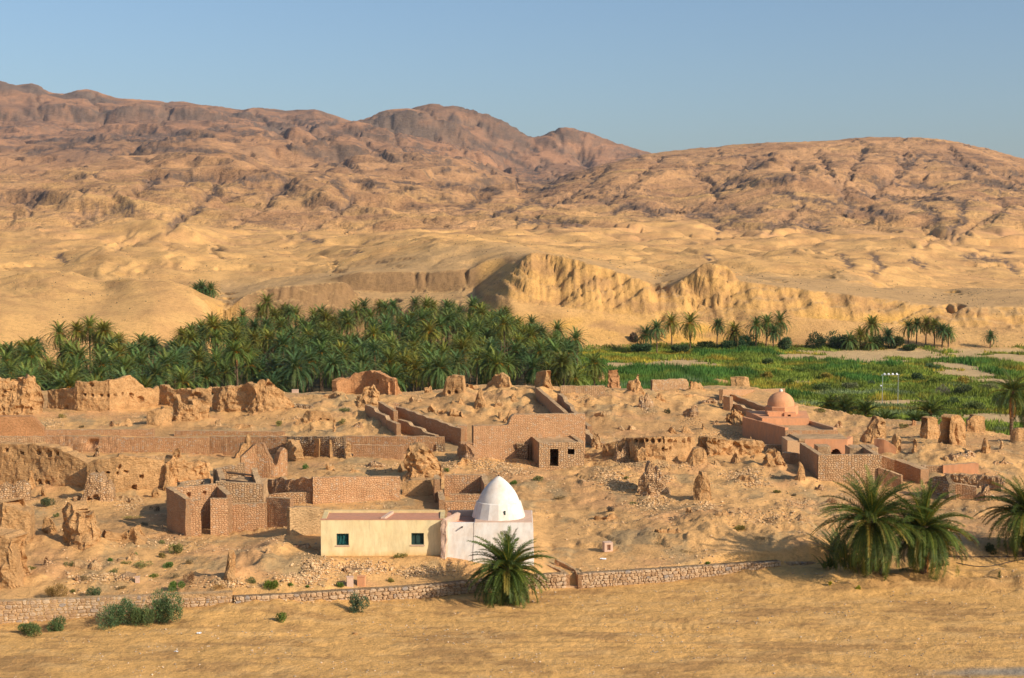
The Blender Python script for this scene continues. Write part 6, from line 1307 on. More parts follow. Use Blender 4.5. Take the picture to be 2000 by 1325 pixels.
# the slope palms left of the grove, on the hill foot
for px, pc, D in ((175,640,322),(155,648,318),(195,650,318),(205,648,314),(120,652,316),(275,672,324),(375,650,346),(390,645,348)):
    u, s = pix(px, pc); x = u*D; z = float(zg(x, D)); palm_far(x, D, z, max(2.5, CZ+s*D-z), 1.15, 'date palm packed among the dense grove behind the ruined village', 'date palms of the dense grove')
# near palms with every frond its own part
def palm_near(label, x, y, z, h, L, n, emin, emax, seed, lean=(0, 0), trunk_r=0.28, yellow=0.1, dead=4, leaf=0.42, droopk=1.0):
    rg_ = np.random.default_rng(seed); r = tag(empty('date_palm', (x, y, z)), label, 'palm tree')
    t = obj('trunk', trunk_mesh(h, trunk_r, trunk_r*.9, seed=seed, n=12, rings=max(6, int(h/.16))), r)
    var = []
    for k in range(7):
        e = emax-(emax-emin)*k/6; g = np.array((0.080, 0.128, 0.024))*(1-0.03*k)
        v, f, c = frond_mesh(rg_, 1.0, 72, leaf/L*1.5, 0.034/L, e, (38+62*(k/6))*droopk, g, 0, 0.5*(-1)**k, 0.4, rach=0.022/L*2, two=True)
        var.append(mesh_np('frond', v, f, M_LEAF, c))
    v, f, c = frond_mesh(rg_, 1.0, 40, leaf/L*.8, 0.03/L*2, emin-20, 40, (0.27, 0.16, 0.05), 0, .3, .1, rach=0.02/L*2, two=True); dm = mesh_np('frond', v, f, M_LEAF, c)
    v, f, c = frond_mesh(rg_, 1.0, 50, leaf/L, 0.03/L*2, (emax+emin)/2, 70, (0.15, 0.14, 0.03), 0, .3, .4, rach=0.022/L*2, two=True); ym = mesh_np('frond', v, f, M_LEAF, c)
    for i in range(n):
        q = (i+.5)/n; k = int(np.clip(round(q**0.85*6+rg_.uniform(-.5, .5)), 0, 6)); me = var[k]
        if rg_.random() < yellow*q: me = ym
        if i >= n-dead: me = dm
        o = bpy.data.objects.new('frond', me); link(o, r)
        o.location = (lean[0]+rg_.uniform(-.1, .1), lean[1]+rg_.uniform(-.1, .1), h-0.1-0.25*q); s = L*rg_.uniform(.8, 1.08)*(0.82+0.18*min(1, q*5)); o.scale = (s, s, s)
        o.rotation_euler = (0, rg_.uniform(-.12, .12), i*2.39996+rg_.uniform(-.25, .25))
        if me is ym: tag(o, 'yellowing frond')
        if me is dm: tag(o, 'dry brown frond')
    return r
g = flat(992, 1176); sc_ = g[1]/F
palm_near('bushy young palm in front of the white tomb', g[0], g[1], 0.0, 2.5, 3.4, 150, -62, 86, 11, trunk_r=0.34, dead=6)
def skirt(parent_label, x, y, z, n, L, seed):
    rg_ = np.random.default_rng(seed); parts = [frond_mesh(rg_, L*rg_.uniform(.7, 1.1), 34, .3, .035, rg_.uniform(45, 88), rg_.uniform(20, 70), np.array((0.085, 0.135, 0.032))*rg_.uniform(.8, 1.2), rg_.uniform(0, 6.28), 0, .4, base=(x+rg_.uniform(-.5, .5), y+rg_.uniform(-.4, .4), z), two=True) for _ in range(n)]
    V, f, c = join(parts); return tag(obj('palm_offshoots', mesh_np('palm_offshoots', V, f, M_LEAF, c)), parent_label, 'young palm')
skirt('offshoots sprouting round the foot of the bushy young palm', g[0]-0.1, g[1]-.2, -.1, 34, 1.9, 3)
def gp(px, py): q = G(px, py); return q
g = gp(1700, 1112); palm_near('largest palm of the right-hand pair with drooping fronds', g.x, g.y, g.z, 3.9, 4.6, 170, -68, 84, 12, trunk_r=0.34, dead=6, leaf=.5)
skirt('offshoots at the foot of the largest right-hand palm', g.x-1.6, g.y+.3, g.z-.1, 26, 2.6, 4)
g = gp(1803, 1117); palm_near('right-hand palm of the pair with a visible scaly trunk', g.x, g.y, g.z, 3.5, 4.1, 145, -58, 84, 13, trunk_r=0.27, dead=6, yellow=0.35, leaf=.46)
g = gp(1832, 1100); palm_near('smaller palm behind the right-hand palm with a bare trunk', g.x, g.y+.8, g.z, 1.7, 2.9, 46, -40, 70, 14, trunk_r=0.22, dead=8, yellow=0.7)
g = gp(1992, 1085); palm_near('tall full palm cut by the right edge of the frame', g.x+0.5, g.y, g.z, 3.6, 4.2, 140, -56, 84, 15, trunk_r=0.3, dead=8, leaf=.5)
g = gp(1645, 1098); skirt('low dark palm clump left of the largest right-hand palm', g.x, g.y+1.2, g.z, 50, 3.2, 6)
g = gp(1620, 1112); skirt('tuft of young palm leaves at the end of the dry stone wall', g.x, g.y, g.z, 16, 1.5, 7)
# palms on the far foot of the ridge at the right
for px, pc, D, L, lab in ((1818, 800, 222, 4.3, 'broad stemless palm fan behind the mud towers'), (1728, 822, 220, 3.2, 'small palm fan left of the broad stemless palm'), (1790, 818, 219, 2.8, 'low palm fan below the broad stemless palm'), (1650, 792, 231, 3.6, 'grey-green palm fan beyond the bare mound'), (1690, 800, 226, 3.3, 'palm fan between the mound and the lamp posts'), (1622, 788, 236, 3.0, 'leftmost palm fan beyond the bare mound')):
    u, s = pix(px, pc); x = u*D; z = float(zg(x, D)); h = max(0.6, CZ+s*D-z-0.5)
    palm_near(lab, x, D, z, h, L, 40, 5, 86, px, trunk_r=.25, dead=0, leaf=.6)
u, s = pix(1977, 762); D = 182; z = zpix(846, 0, D)
palm_near('solitary palm with a long bare trunk at the right end of the ridge', u*D, D, float(zg(u*D, D)), CZ+s*D-float(zg(u*D, D)), 3.9, 56, -48, 80, 21, trunk_r=.24, dead=6, leaf=.5)
u, s = pix(2003, 785); palm_near('shorter palm half cut by the right edge behind the solitary palm', u*186, 186, float(zg(u*186, 186)), CZ+s*186-float(zg(u*186, 186)), 3.2, 40, -40, 80, 22, trunk_r=.24, dead=4, leaf=.5)
# ------------------------------------------------------------------ shrubs
def bush_arrays(seed, n=1500, w=1.0, h=0.8, leaf=0.07, col=(0.06, 0.10, 0.04), lobes=7, thin=0.5):
    rg_ = np.random.default_rng(seed); C0 = np.stack([rg_.uniform(-.6, .6, lobes)*w, rg_.uniform(-.45, .45, lobes)*w, rg_.uniform(.25, .75, lobes)*h], -1); rad = rg_.uniform(.28, .5, lobes)
    k = rg_.integers(0, lobes, n); d = rg_.normal(0, 1, (n, 3)); d /= np.linalg.norm(d, axis=1)[:, None]; rr = rg_.uniform(.35, 1.12, n)**0.6
    P = C0[k]+d*(rad[k]*rr)[:, None]*[w, w, h*1.0]; P[:, 2] = np.abs(P[:, 2])*1.0
    ax = d+np.array([0, 0, .9])+rg_.normal(0, .5, (n, 3)); ax /= np.linalg.norm(ax, axis=1)[:, None]; sd_ = np.cross(ax, rg_.normal(0, 1, (n, 3))); sd_ /= np.linalg.norm(sd_, axis=1)[:, None]
    l = leaf*rg_.uniform(.8, 2.4, n)[:, None]; wd = leaf*thin*rg_.uniform(.5, 1.1, n)[:, None]
    V = np.stack([P-sd_*wd, P+sd_*wd, P+ax*l], 1).reshape(-1, 3); V[:, 2] = np.maximum(V[:, 2], 0)
    c = np.array(col)[None]*rg_.uniform(.65, 1.4, (n, 1)); c = c+(rg_.random((n, 1)) < .12)*np.array([.05, .04, .01])
    return V, np.arange(n*3).reshape(-1, 3), np.repeat(c, 3, 0)
def bush(label, px, py, wpx, hpx, seed, col, n=1500, leaf=0.06, name='shrub', group=None, gnd=None, thin=.5):
    g = G(px, py) if gnd is None else gnd; m_ = g.y/F; w = wpx*m_/2; h = hpx*m_
    V, f, c = bush_arrays(seed, n, w*.78, h*.86, leaf, col, thin=thin, lobes=max(4, min(10, int(wpx/12)))); 
    o = obj(name, mesh_np(name, V, f, M_BUSH, c)); o.location = g-Vector((0, 0, .06)); return tag(o, label, 'shrub', group)
TAM = (0.10, 0.165, 0.07); OLV = (0.18, 0.19, 0.07); GRN = (0.10, 0.18, 0.04); DRY = (0.27, 0.20, 0.10); GRY = (0.20, 0.18, 0.12)
bush('large feathery green tamarisk, left half of the roadside clump', 228, 1222, 95, 66, 1, TAM, 5200, .065)
bush('large feathery green tamarisk, right half of the roadside clump', 330, 1217, 110, 68, 2, TAM, 6200, .065)
bush('middle low part of the roadside tamarisk clump', 282, 1221, 70, 46, 3, TAM, 3000, .065)
bush('dark green low bush at the far lower left of the wall', 55, 1241, 70, 26, 4, TAM, 2200, .06)
bush('green bush just right of the far lower left bush', 110, 1229, 55, 26, 5, TAM, 1900, .06)
bush('blue-green bush before the dry stone wall, below the pair of blocks', 697, 1195, 70, 38, 6, (0.10, 0.15, 0.08), 2600, .06)
bush('tiny bright green plant on the sand bank left of centre', 548, 1214, 34, 24, 7, GRN, 700, .06)
bush('bright green bush behind the mortared wall end', 527, 1150, 48, 26, 8, GRN, 1500, .055)
bush('dull shrub left of the bright green bush', 490, 1140, 30, 16, 9, OLV, 500, .055)
bush('tall dry grassy shrub behind the left end of the mortared wall', 108, 1169, 66, 30, 10, (0.19, 0.15, 0.07), 1800, .09, thin=.2)
bush('blue-green bush behind the mortared wall', 189, 1165, 50, 22, 11, (0.09, 0.14, 0.075), 1300, .055)
bush('dark green bush above the mortared wall near the stone box ruin', 345, 1154, 50, 24, 12, GRN, 1500, .055)
bush('brown dead shrub beside the dark green bush', 368, 1143, 34, 28, 13, (0.16, 0.10, 0.06), 900, .07, thin=.2)
bush('grey shrub left of the brown dead shrub', 338, 1130, 36, 14, 14, GRY, 600, .06, thin=.25)
bush('light green shrub on the mound below the roofless house', 345, 1082, 40, 22, 15, (0.15, 0.17, 0.05), 1200, .06)
bush('small shrub above the light green shrub on the mound', 318, 1062, 26, 9, 16, OLV, 400, .05)
bush('green shrub below the light green shrub', 330, 1108, 34, 15, 17, GRN, 800, .05)
bush('olive shrub left of the light green shrub', 318, 1090, 26, 14, 18, (0.17, 0.16, 0.06), 500, .05)
bush('grey-green low shrub in the hollow', 280, 1108, 50, 13, 19, OLV, 700, .05)
bush('round green shrub in the left courtyard', 96, 990, 48, 24, 20, (0.11, 0.13, 0.06), 1500, .07)
bush('small green shrub at the lower end of the left courtyard', 110, 1010, 16, 8, 21, OLV, 250, .07)
bush('yellow-green round tussock below the long curved wall', 122, 817, 26, 11, 22, (0.24, 0.22, 0.08), 500, .09, thin=.25)
bush('grey tussock on the sand below the curved wall', 160, 836, 15, 7, 23, GRY, 200, .09)
bush('green tussock beside the little rectangular ruin', 545, 832, 24, 11, 24, OLV, 400, .09)
bush('pale green tussock right of the little rectangular ruin', 672, 827, 26, 9, 25, (0.22, 0.22, 0.1), 400, .09)
bush('low dark scrub below the arched mud wall', 675, 803, 38, 7, 26, OLV, 400, .09)
bush('green tussock below the patched terrace wall', 597, 916, 18, 11, 27, GRN, 400, .07)
bush('small green tuft beside the collapsed corner', 872, 922, 13, 10, 28, GRN, 250, .07)
bush('green scrub right of the white dome', 1005, 945, 26, 8, 29, GRN, 400, .07)
bush('green scrub in front of the small flat house', 1053, 940, 36, 13, 30, OLV, 700, .07)
bush('grey scrub patch on the pale slope', 1092, 974, 34, 6, 31, GRY, 250, .07)
bush('dark grey thorn shrub in the middle of the slope', 1194, 1000, 28, 13, 32, (0.12, 0.10, 0.08), 700, .06)
bush('tiny scrub tuft below the rubble heap', 1222, 936, 18, 8, 33, OLV, 250, .07)
bush('green tuft on the right slope above the track', 1446, 1037, 32, 11, 34, OLV, 500, .07)
bush('small green tuft on top of the right dry stone wall', 1382, 1103, 15, 7, 35, GRN, 250, .06)
bush('green tuft below the lone mud finger', 1518, 963, 22, 8, 36, OLV, 350, .07)
bush('bluish scrub right of the tuft below the lone mud finger', 1548, 968, 30, 6, 37, GRY, 250, .07)
bush('dry thorn heap left of the large palm', 1625, 985, 46, 16, 38, (0.20, 0.13, 0.09), 700, .08, thin=.2)
for k, (px, py, w, h, c, lab) in enumerate(((62,1112,24,9,OLV,'dark low tuft at the far left of the lower scrub'),(135,1108,36,13,OLV,'olive tuft beside the low stony mound at lower left'),(165,1132,30,10,GRY,'grey tuft above the blue-green bush behind the mortared wall'),
 (215,1096,12,8,GRN,'round green tuft above the lower left scrub'),(225,1118,40,10,OLV,'long olive tuft in the lower left scrub'),(262,1092,16,14,GRN,'upright green tuft left of the hollow'),(245,1103,26,8,OLV,'flat olive tuft left of the hollow'),(300,1128,24,9,GRN,'small green tuft above the stone box ruin'),
 (372,1102,28,10,GRY,'grey tuft right of the mound below the roofless house'),(258,1014,50,8,OLV,'flat scrub on the path in the left courtyard'),(280,1028,30,10,GRY,'grey scrub left of the roofless house'),(300,1000,34,14,(.10,.08,.06),'dark thorny heap in the shade left of the roofless house'),
 (430,1152,40,14,DRY,'dry grass at the foot of the pointed mud spike'),(570,1145,14,8,GRN,'tiny green tuft on the bank right of the bright green bush'),(600,1148,14,7,GRN,'second tiny green tuft on the bank'),(140,1158,20,8,OLV,'low olive tuft between two wallside shrubs'),(240,1150,30,8,DRY,'dry straw tuft behind the tamarisk clump'),
 (1235,985,30,6,OLV,'flat scrub left of the pale rubble heap'),(1340,1080,40,5,GRY,'thin grey scrub above the middle of the dry stone wall'),(1290,1062,70,5,GRY,'faint scrub line across the lower slope'),(1480,1052,60,5,GRY,'faint scrub line on the right lower slope'),(1130,1118,20,8,GRY,'grey tuft at the top of the stone steps'))):
    bush(lab, px, py, w, h, 400+k, c, 450, .06, thin=.3)
bush('bright yellow-green cushion on the sand bank, left one', 1622, 1143, 14, 9, 39, (0.30, 0.30, 0.03), 400, .05)
bush('bright yellow-green cushion on the sand bank, right one', 1676, 1151, 15, 10, 40, (0.30, 0.30, 0.03), 400, .05)
bush('small dark bush on the slope below the ridge wall', 1303, 808, 18, 10, 41, (0.10, 0.10, 0.05), 300, .09)
bush('flat scrub on the mound right of the dome', 1600, 805, 44, 8, 42, OLV, 500, .09)
bush('flat dark scrub between the mud towers', 1766, 836, 26, 9, 43, OLV, 350, .09)
bush('thin upright grass at the foot of the palms on the right', 1870, 1128, 10, 26, 44, (0.24, 0.26, 0.06), 200, .10, thin=.12)
bush('thin pale weed on the sand bank at the far right', 1951, 1132, 9, 20, 45, (0.08, 0.12, 0.03), 200, .10, thin=.15)
bush('weeds growing along the foot of the yellow house', 782, 1090, 40, 10, 46, OLV, 500, .06)
bush('green scrub beside the narrow yellowish block', 664, 1147, 24, 12, 47, GRN, 500, .055)
bush('olive scrub on the bank below the yellow house', 763, 1137, 26, 10, 48, OLV, 500, .055)
bush('dark green bush at the foot of the right-edge palm', 1935, 1080, 40, 20, 49, (0.05, 0.07, 0.03), 900, .07)
bush('dense green bush behind the mud block at the right edge', 1950, 845, 100, 36, 50, (0.06, 0.11, 0.05), 2600, .16, gnd=Vector((pix(1950, 845)[0]*196, 196, float(zg(pix(1950, 845)[0]*196, 196)))))
for k, (px, py, w, h, c) in enumerate(((1598,680,70,34,(0.05,0.085,0.045)),(1630,680,80,36,(0.05,0.09,0.045)),(1655,680,60,30,(0.055,0.085,0.04)),(1722,682,60,30,(0.05,0.08,0.035)),(1750,680,50,26,(0.05,0.08,0.035)),(1250,690,60,18,(0.06,0.12,0.05)),(1325,690,50,16,(0.06,0.11,0.05)),(1375,682,60,18,(0.06,0.10,0.04)),(1415,684,60,18,(0.05,0.10,0.04)),(1465,684,70,30,(0.06,0.12,0.05)),(1530,684,50,26,(0.07,0.13,0.07)),(1240,668,30,20,(0.18,0.14,0.10)),(1775,684,50,10,(0.05,0.09,0.03)))):
    bush(('round dark bush at the left of the far thicket','broad bush in the middle of the far thicket','dark bush joining the far palms','bush under the full far palm','bush at the right end of the far thicket','reedy bush at the left foot of the cliff palms','low bush between the cliff palms','bush left of the slender lone palm','bush at the foot of the slender lone palm','large feathery bush under the dark palm clump','blue-green bush right of the dark palm clump','bare brownish shrub left of the cliff palms','small bush left of the row of slim palms')[k], px, py, w, h, 200+k, c, 1800, .3, gnd=G(px, py, 260.0))
bush('purplish bare shrub in the green field', 1842, 772, 40, 22, 230, (0.17, 0.13, 0.12), 900, .2, gnd=G(1842, 772, 250.0), thin=.15)
bush('green shrub right of the purplish bare shrub', 1880, 770, 60, 20, 231, (0.08, 0.12, 0.06), 1500, .2, gnd=G(1880, 770, 250.0))

FB = [(1500,712,40,14),(1560,728,44,14),(1610,742,50,14),(1660,760,46,16),(1700,752,30,12),(1790,742,50,16),(1830,752,50,16),(1875,752,50,16),(1930,765,60,18),(1960,790,50,16),(1600,765,60,20),(1540,755,40,16),(1500,740,40,14),(1640,790,50,20),(1900,800,60,16),(1860,790,40,14),(1450,730,40,14),(1990,775,40,16),(1580,705,36,10),(1820,722,44,12)]
wds = ('dark','bright','yellowish','grey-green','feathery'); near_ = ('in the rushes left of the floodlights','in the middle of the green field','beside the sandy patch','near the palm fans','toward the right edge of the field')
for k, (px, py, w, h) in enumerate(FB):
    bush('%s low bush %s' % (wds[k % 5], ('by the left end of the sand strip','below the sand strip','left of the floodlight mast','behind the left palm fan','touching the foot of the floodlight mast','right of the floodlight mast','left of the purplish shrub','just before the purplish shrub','above the solitary palm','left of the solitary palm','beyond the bare mound','behind the orange dome','above the orange dome','between two palm fans','behind the mud towers','below the purplish shrub','above the last ridge block','right of the solitary palm','at the tip of the upper sand strip','between the two sand strips')[k]), px, py, w, h, 300+k, ((.07,.12,.045),(.12,.20,.05),(.28,.25,.06),(.16,.19,.10),(.10,.16,.07))[k % 5], 900, .22, gnd=G(px, py, 240.0))
# ------------------------------------------------------------------ reeds and rushes of the wadi field
rg_ = np.random.default_rng(77); n = 330000
yy = np.sqrt(rg_.uniform(200.0**2, 420.0**2, n)); uu = rg_.uniform(-0.02, 0.40, n); xx = uu*yy; pxx = 1000+F*uu
zz = zg(xx, yy); dens, dk, nn = veg(xx, yy)
clump = fbm(xx*0.22, yy*0.16, 3, 0.6, 150)
ok = (zz < -1.9) & (rg_.random(n) < np.clip(dens*1.3-0.25+0.2*clump, 0, 1)) & (pxx > 1130-(yy-240)*0.2) & (yy > np.interp(uu, cu, cD)+17)
xx, yy, zz, dk, nn, clump, pxx, dens = [a[ok] for a in (xx, yy, zz, dk, nn, clump, pxx, dens)]; n = len(xx)
tall = np.clip(1-((pxx-1260)/170)**2, 0, 1)*np.clip((330-yy)/60, 0, 1)
fieldn = fbm(xx*0.07, yy*0.05, 4, 0.55, 160)
hh = (0.40+0.75*sstep(0.2, 0.9, dk)+1.7*tall+0.55*clump+0.7*sstep(0, .6, fieldn))*rg_.uniform(.5, 1.25, n); hh = np.maximum(hh, .25)
a = rg_.uniform(0, 2*np.pi, n); w = 0.07+0.07*rg_.random(n)+yy*0.00012; lx, ly = rg_.normal(0, .22, n)*hh, rg_.normal(0, .22, n)*hh
V = np.stack([np.stack([xx-np.cos(a)*w, yy-np.sin(a)*w, zz-.05], -1), np.stack([xx+np.cos(a)*w, yy+np.sin(a)*w, zz-.05], -1), np.stack([xx+lx, yy+ly, zz+hh], -1)], 1).reshape(-1, 3)
yel = sstep(0.10, 0.7, fbm(xx*0.045, yy*0.07, 5, 0.62, 170))*(1-sstep(0.3, 0.8, dk))*(1-tall)
g1 = np.array([0.20, 0.25, 0.035]); g2 = np.array([0.42, 0.32, 0.04]); g3 = np.array([0.08, 0.175, 0.03]); g4 = np.array([0.20, 0.25, 0.12])
c = g1*(1-yel[:, None])+g2*yel[:, None]; dkk = sstep(.25, .8, np.maximum(dk, tall))[:, None]; c = c*(1-dkk)+g3*dkk
gg = sstep(.25, .6, fbm(xx*0.08, yy*0.08, 3, 0.5, 180))[:, None]*(yy < 300)[:, None]; c = c*(1-gg*.8)+g4*gg*.8
c = c*(0.75+0.5*sstep(-.5, .5, fbm(xx*.12, yy*.07, 4, .6, 190)))[:, None]*rg_.uniform(.8, 1.2, (n, 1))
tag(obj('reeds', mesh_np('reeds', V, np.arange(n*3).reshape(-1, 3), M_REED, np.repeat(c, 3, 0))), kind='stuff')

# ------------------------------------------------------------------ loose stones
def rocks(name, P, size, col, seed):
    rg_ = np.random.default_rng(seed); n = len(P)
    base = np.array([[1, 0, 0], [0, 1, 0], [-1, 0, 0], [0, -1, 0], [.1, .1, .75], [-.1, 0, -.7], [.6, .6, .45], [-.6, .55, .5]])
    fa = np.array([[0, 6, 4], [6, 1, 4], [1, 7, 4], [7, 2, 4], [2, 3, 4], [3, 0, 4], [0, 1, 6], [1, 2, 7], [1, 0, 5], [2, 1, 5], [3, 2, 5], [0, 3, 5]])
    V = base[None]*rg_.uniform(.7, 1.3, (n, 8, 3)); an = rg_.uniform(0, 6.28, n); ca, sa = np.cos(an)[:, None], np.sin(an)[:, None]
    V = np.stack([V[..., 0]*ca-V[..., 1]*sa, V[..., 0]*sa+V[..., 1]*ca, V[..., 2]], -1)*size[:, None, None]; V = V+P[:, None, :]
    f = (fa[None]+8*np.arange(n)[:, None, None]).reshape(-1, 3); c = np.repeat(col*rg_.uniform(.55, 1.3, (n, 1)), 8, 0)
    return tag(obj(name, mesh_np(name, V.reshape(-1, 3), f, M_ROCK, c)), kind='stuff')
def scatter(n, seed):
    rg_ = np.random.default_rng(seed); y = np.exp(rg_.uniform(math.log(98), math.log(225), n)); u = rg_.uniform(-.385, .385, n); x = u*y; return x, y, rg_
x, y, rg_ = scatter(52000, 5); d = fbm(x*.12, y*.12, 4, .6, 200); zz = zg(x, y); kk = (rg_.random(len(x)) < sstep(-.15, .7, d)) & (zz > 0.45); x, y, zz = x[kk], y[kk], zz[kk]
sz = 0.035+0.09*rg_.random(len(x))**3; rocks('loose_stones', np.stack([x, y, zz+sz*.2], -1), sz, np.array([[.58, .38, .20]]), 6)
RUB = [(1190,930,38,20,420),(1215,950,36,12,260),(975,912,40,14,420),(1005,922,30,10,220),(1455,930,46,14,460),(1480,945,30,8,180),(1270,985,40,14,300),(620,1105,36,20,420),(700,1110,60,14,420),(820,1118,60,10,360),(590,1130,50,12,300),(930,900,24,12,200),(100,830,26,14,200),(250,990,30,12,160),(1080,905,40,6,110),(1380,990,30,8,140),(600,818,36,8,120),(1262,800,24,10,150),(1350,822,26,12,120),(1420,850,40,10,260),(200,1130,80,10,200),(440,1140,60,14,220),(330,1060,70,14,150),(1250,1120,150,8,260),(1500,1010,90,20,260),(1560,985,30,10,140),(1820,1020,40,12,150),(1650,990,20,8,90),(980,850,8,6,40),(560,950,40,6,160),(480,925,34,6,260),(880,905,20,12,160),(730,915,70,10,180),(1310,910,60,8,160),(1140,778,30,8,160),(1240,900,40,16,220),(1300,935,30,8,120),(660,1000,60,4,80)]
P = []; S_ = []
for px, py, rx, ry, n in RUB:
    r3 = np.random.default_rng(px*7+py)
    for _ in range(n):
        a_, b_ = r3.normal(0, .5, 2); g = G(px+a_*rx, min(py+b_*ry, 1148)); s0 = r3.uniform(.035, .105)*(1.5 if r3.random() < .15 else 1); P.append((g.x, g.y, g.z+s0*.3)); S_.append(s0)
rocks('rubble', np.array(P), np.array(S_), np.array([[.58, .375, .19]]), 8)
r3 = np.random.default_rng(17); n = 9000; y = r3.uniform(80, 104, n); x = r3.uniform(-.385, .385, n)*y; zz = zg(x, y); k = (zz < .4) & (r3.random(n) < sstep(-.2, .5, fbm(x*.15, y*.4, 3, .6, 210))); x, y, zz = x[k], y[k], zz[k]
sz = .018+.07*r3.random(len(x))**4; rocks('wadi_pebbles', np.stack([x, y, zz+sz*.2], -1), sz, np.array([[.50, .37, .24]]), 9)
# scrub specks on the hills
r3 = np.random.default_rng(27); n = 22000; y = np.exp(r3.uniform(math.log(340), math.log(1000), n)); x = r3.uniform(-.385, .385, n)*y; zz = zg(x, y)
k = (zz > -1.5) & (r3.random(n) < .1+.9*sstep(.05, .6, fbm(x*.03, y*.015, 3, .6, 220))); x, y, zz = x[k], y[k], zz[k]; sz = (.08+.22*r3.random(len(x))**3)*(y/500)**.6
rocks('hill_scrub', np.stack([x, y, zz+sz*.3], -1), sz, np.array([[.26, .21, .11]]), 10)
def single_rock(label, px, py, size, mat):
    g = G(px, py); s = size/F*g.y; r4 = np.random.default_rng(px); th = r4.normal(0, 1, (26, 3)); th /= np.linalg.norm(th, axis=1)[:, None]
    import bmesh; bm = bmesh.new()
    for p in th*np.array([s, s*.8, s*.6])*r4.uniform(.85, 1.1, (26, 1)): bm.verts.new(p)
    bmesh.ops.convex_hull(bm, input=bm.verts); me = bpy.data.meshes.new('rock'); bm.to_mesh(me); bm.free(); me.materials.append(mat)
    o = obj('rock', me); o.location = g+Vector((0, 0, s*.3)); return tag(o, label, 'rock')
single_rock('dark boulder lying in the wadi bed, lower left of centre', 694, 1238, 5, M_MUD); single_rock('smaller dark stone right of the boulder in the wadi bed', 706, 1248, 4, M_MUD)
single_rock('pale stone beside the foot of the large right palm', 1661, 1114, 3.4, M_WSTONE); single_rock('white stone below the mud pillar on the terrace', 686, 889, 3, M_WHITE)
single_rock('flat pale stone in the wadi right of the young palm', 1041, 1176, 3.2, M_WSTONE)
def scrap(label, px, py, w):
    g = G(px, py); w = w/F*g.y; n = 6; X_, Y_ = np.meshgrid(np.linspace(-w/2, w/2, n), np.linspace(-w/3, w/3, n), indexing='ij'); Z_ = .06+.07*noise(X_*9/w+px, Y_*7/w)
    id_ = np.arange(n*n).reshape(n, n); f = np.stack([id_[:-1, :-1], id_[1:, :-1], id_[1:, 1:], id_[:-1, 1:]], -1).reshape(-1, 4)
    o = obj('plastic_scrap', mesh_np('plastic_scrap', np.stack([X_, Y_, Z_], -1).reshape(-1, 3), f, M_TRASH)); o.location = g
    m_ = o.modifiers.new('thickness', 'SOLIDIFY'); m_.thickness = .01; return tag(o, label, 'litter')
scrap('white plastic scrap on the sand below the mortared wall', 389, 1238, 9); scrap('pale scrap of litter in the wadi bed at lower left', 344, 1274, 8); scrap('crumpled litter on the slope below the hollow box', 1178, 1093, 12)
# ------------------------------------------------------------------ lamp posts in the field, hoses
def cyl(parent, name, p, q, r_, mat, n=8):
    p, q = Vector(p), Vector(q); d = (q-p).normalized(); a_ = d.orthogonal().normalized(); b_ = d.cross(a_); th = np.linspace(0, 2*np.pi, n, endpoint=False)
    ring = lambda c: np.array([c+a_*math.cos(t)*r_+b_*math.sin(t)*r_ for t in th]); V = np.concatenate([ring(p), ring(q)])
    return obj(name, mesh_np(name, V, [np.array([[i, (i+1) % n, n+(i+1) % n, n+i] for i in range(n)]), np.arange(n)[None, ::-1], np.arange(n, 2*n)[None]], mat), parent)
D = 262; u, s = pix(1739, 733); r = tag(empty('floodlight_mast', (u*D, D, -3)), 'twin-legged metal mast carrying a row of four floodlights in the green field', 'floodlight mast')
H = CZ+s*D+3; hw = 15.5/F*D
cyl(r, 'post', (-hw, 0, 0), (-hw+.05, 0, H), .045, M_METAL); cyl(r, 'post', (hw, 0, 0), (hw, 0, H), .045, M_METAL); cyl(r, 'crossbar', (-hw-.2, 0, H), (hw+.2, 0, H+.1), .06, M_METAL)
for k in range(4):
    cx_ = -hw+hw*2*(k+.5)/4; l = lathe('floodlight', [(.06, 0), (.15, .04), (.2, .18), (.18, .2)], (u*D+cx_, D, -3+H+.16), M_LAMP, r, 12); l.rotation_euler = (R(75), 0, R(12*(k-1.5)))
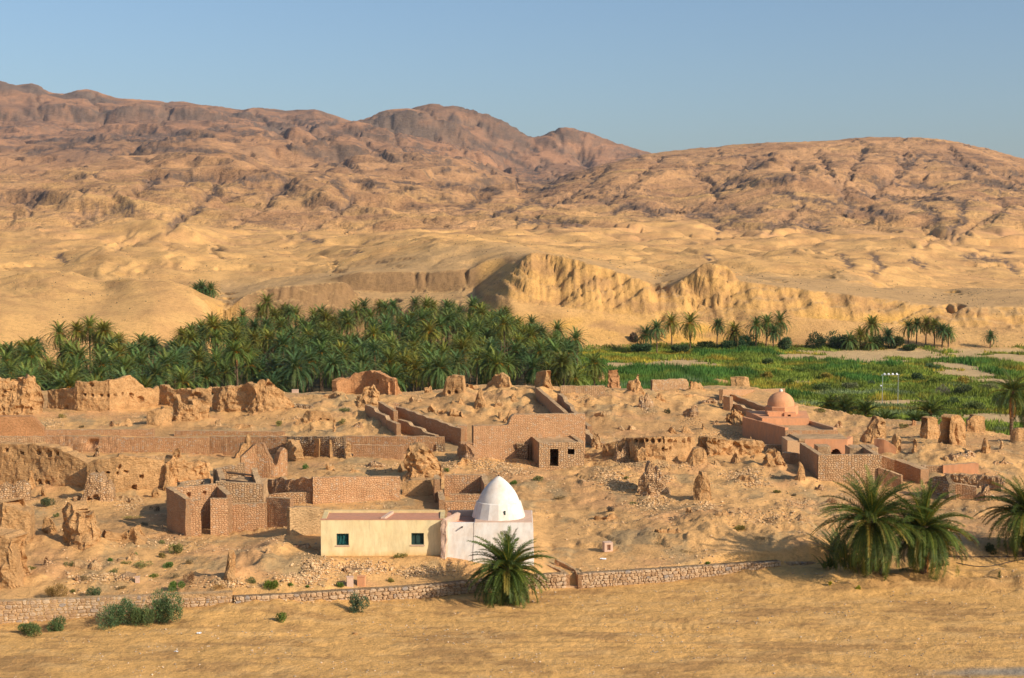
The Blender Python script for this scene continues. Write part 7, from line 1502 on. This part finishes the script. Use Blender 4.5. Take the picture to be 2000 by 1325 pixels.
l = lathe('floodlight', [(.06, 0), (.12, .04), (.16, .15)], (u*D-hw-.3, D, -3+H*.62), M_LAMP, r, 10); l.rotation_euler = (R(70), 0, 0)
def hose(label, pts, rad):
    cu_ = bpy.data.curves.new('hose', 'CURVE'); cu_.dimensions = '3D'; cu_.bevel_depth = rad; sp_ = cu_.splines.new('NURBS'); sp_.points.add(len(pts)-1); sp_.use_endpoint_u = True; sp_.order_u = 3
    for k, (px, py) in enumerate(pts): g = G(px, py); sp_.points[k].co = (g.x, g.y, g.z+rad, 1)
    me_o = bpy.data.objects.new('hose', cu_); C.objects.link(me_o); cu_.materials.append(M_PIPE)
    dg = bpy.context.evaluated_depsgraph_get(); me = bpy.data.meshes.new_from_object(me_o.evaluated_get(dg)); bpy.data.objects.remove(me_o); return tag(obj('hose', me), label, 'hose')
hose('upper black water hose lying on the ground at the right edge', [(1850,1088),(1890,1089),(1930,1088),(1970,1089),(2010,1088)], .03)
hose('lower black water hose curving over the bank at the right edge', [(1868,1100),(1900,1108),(1940,1107),(1975,1097),(2010,1091)], .03)
# ------------------------------------------------------------------ air
hm = bpy.data.materials.new('thin_haze'); hm.use_nodes = True; ht_ = hm.node_tree; ht_.nodes.clear()
pv = ht_.nodes.new('ShaderNodeVolumePrincipled'); pv.inputs['Color'].default_value = (0.80, 0.88, 1.0, 1); pv.inputs['Density'].default_value = 0.000034; pv.inputs['Anisotropy'].default_value = 0.2
ho = ht_.nodes.new('ShaderNodeOutputMaterial'); ht_.links.new(pv.outputs[0], ho.inputs['Volume'])
zt_ = float(ZZ.max())+8; xm = 12500.0
hv = np.array([(sx*xm, yy_, zz_h) for zz_h in (float(ZZ.min())-2, zt_) for sx, yy_ in ((-1, -60), (1, -60), (1, 9400), (-1, 9400))])
tag(obj('haze', mesh_np('haze', hv, np.array([[0, 3, 2, 1], [4, 5, 6, 7], [0, 1, 5, 4], [1, 2, 6, 5], [2, 3, 7, 6], [3, 0, 4, 7]]), hm)), kind='stuff')
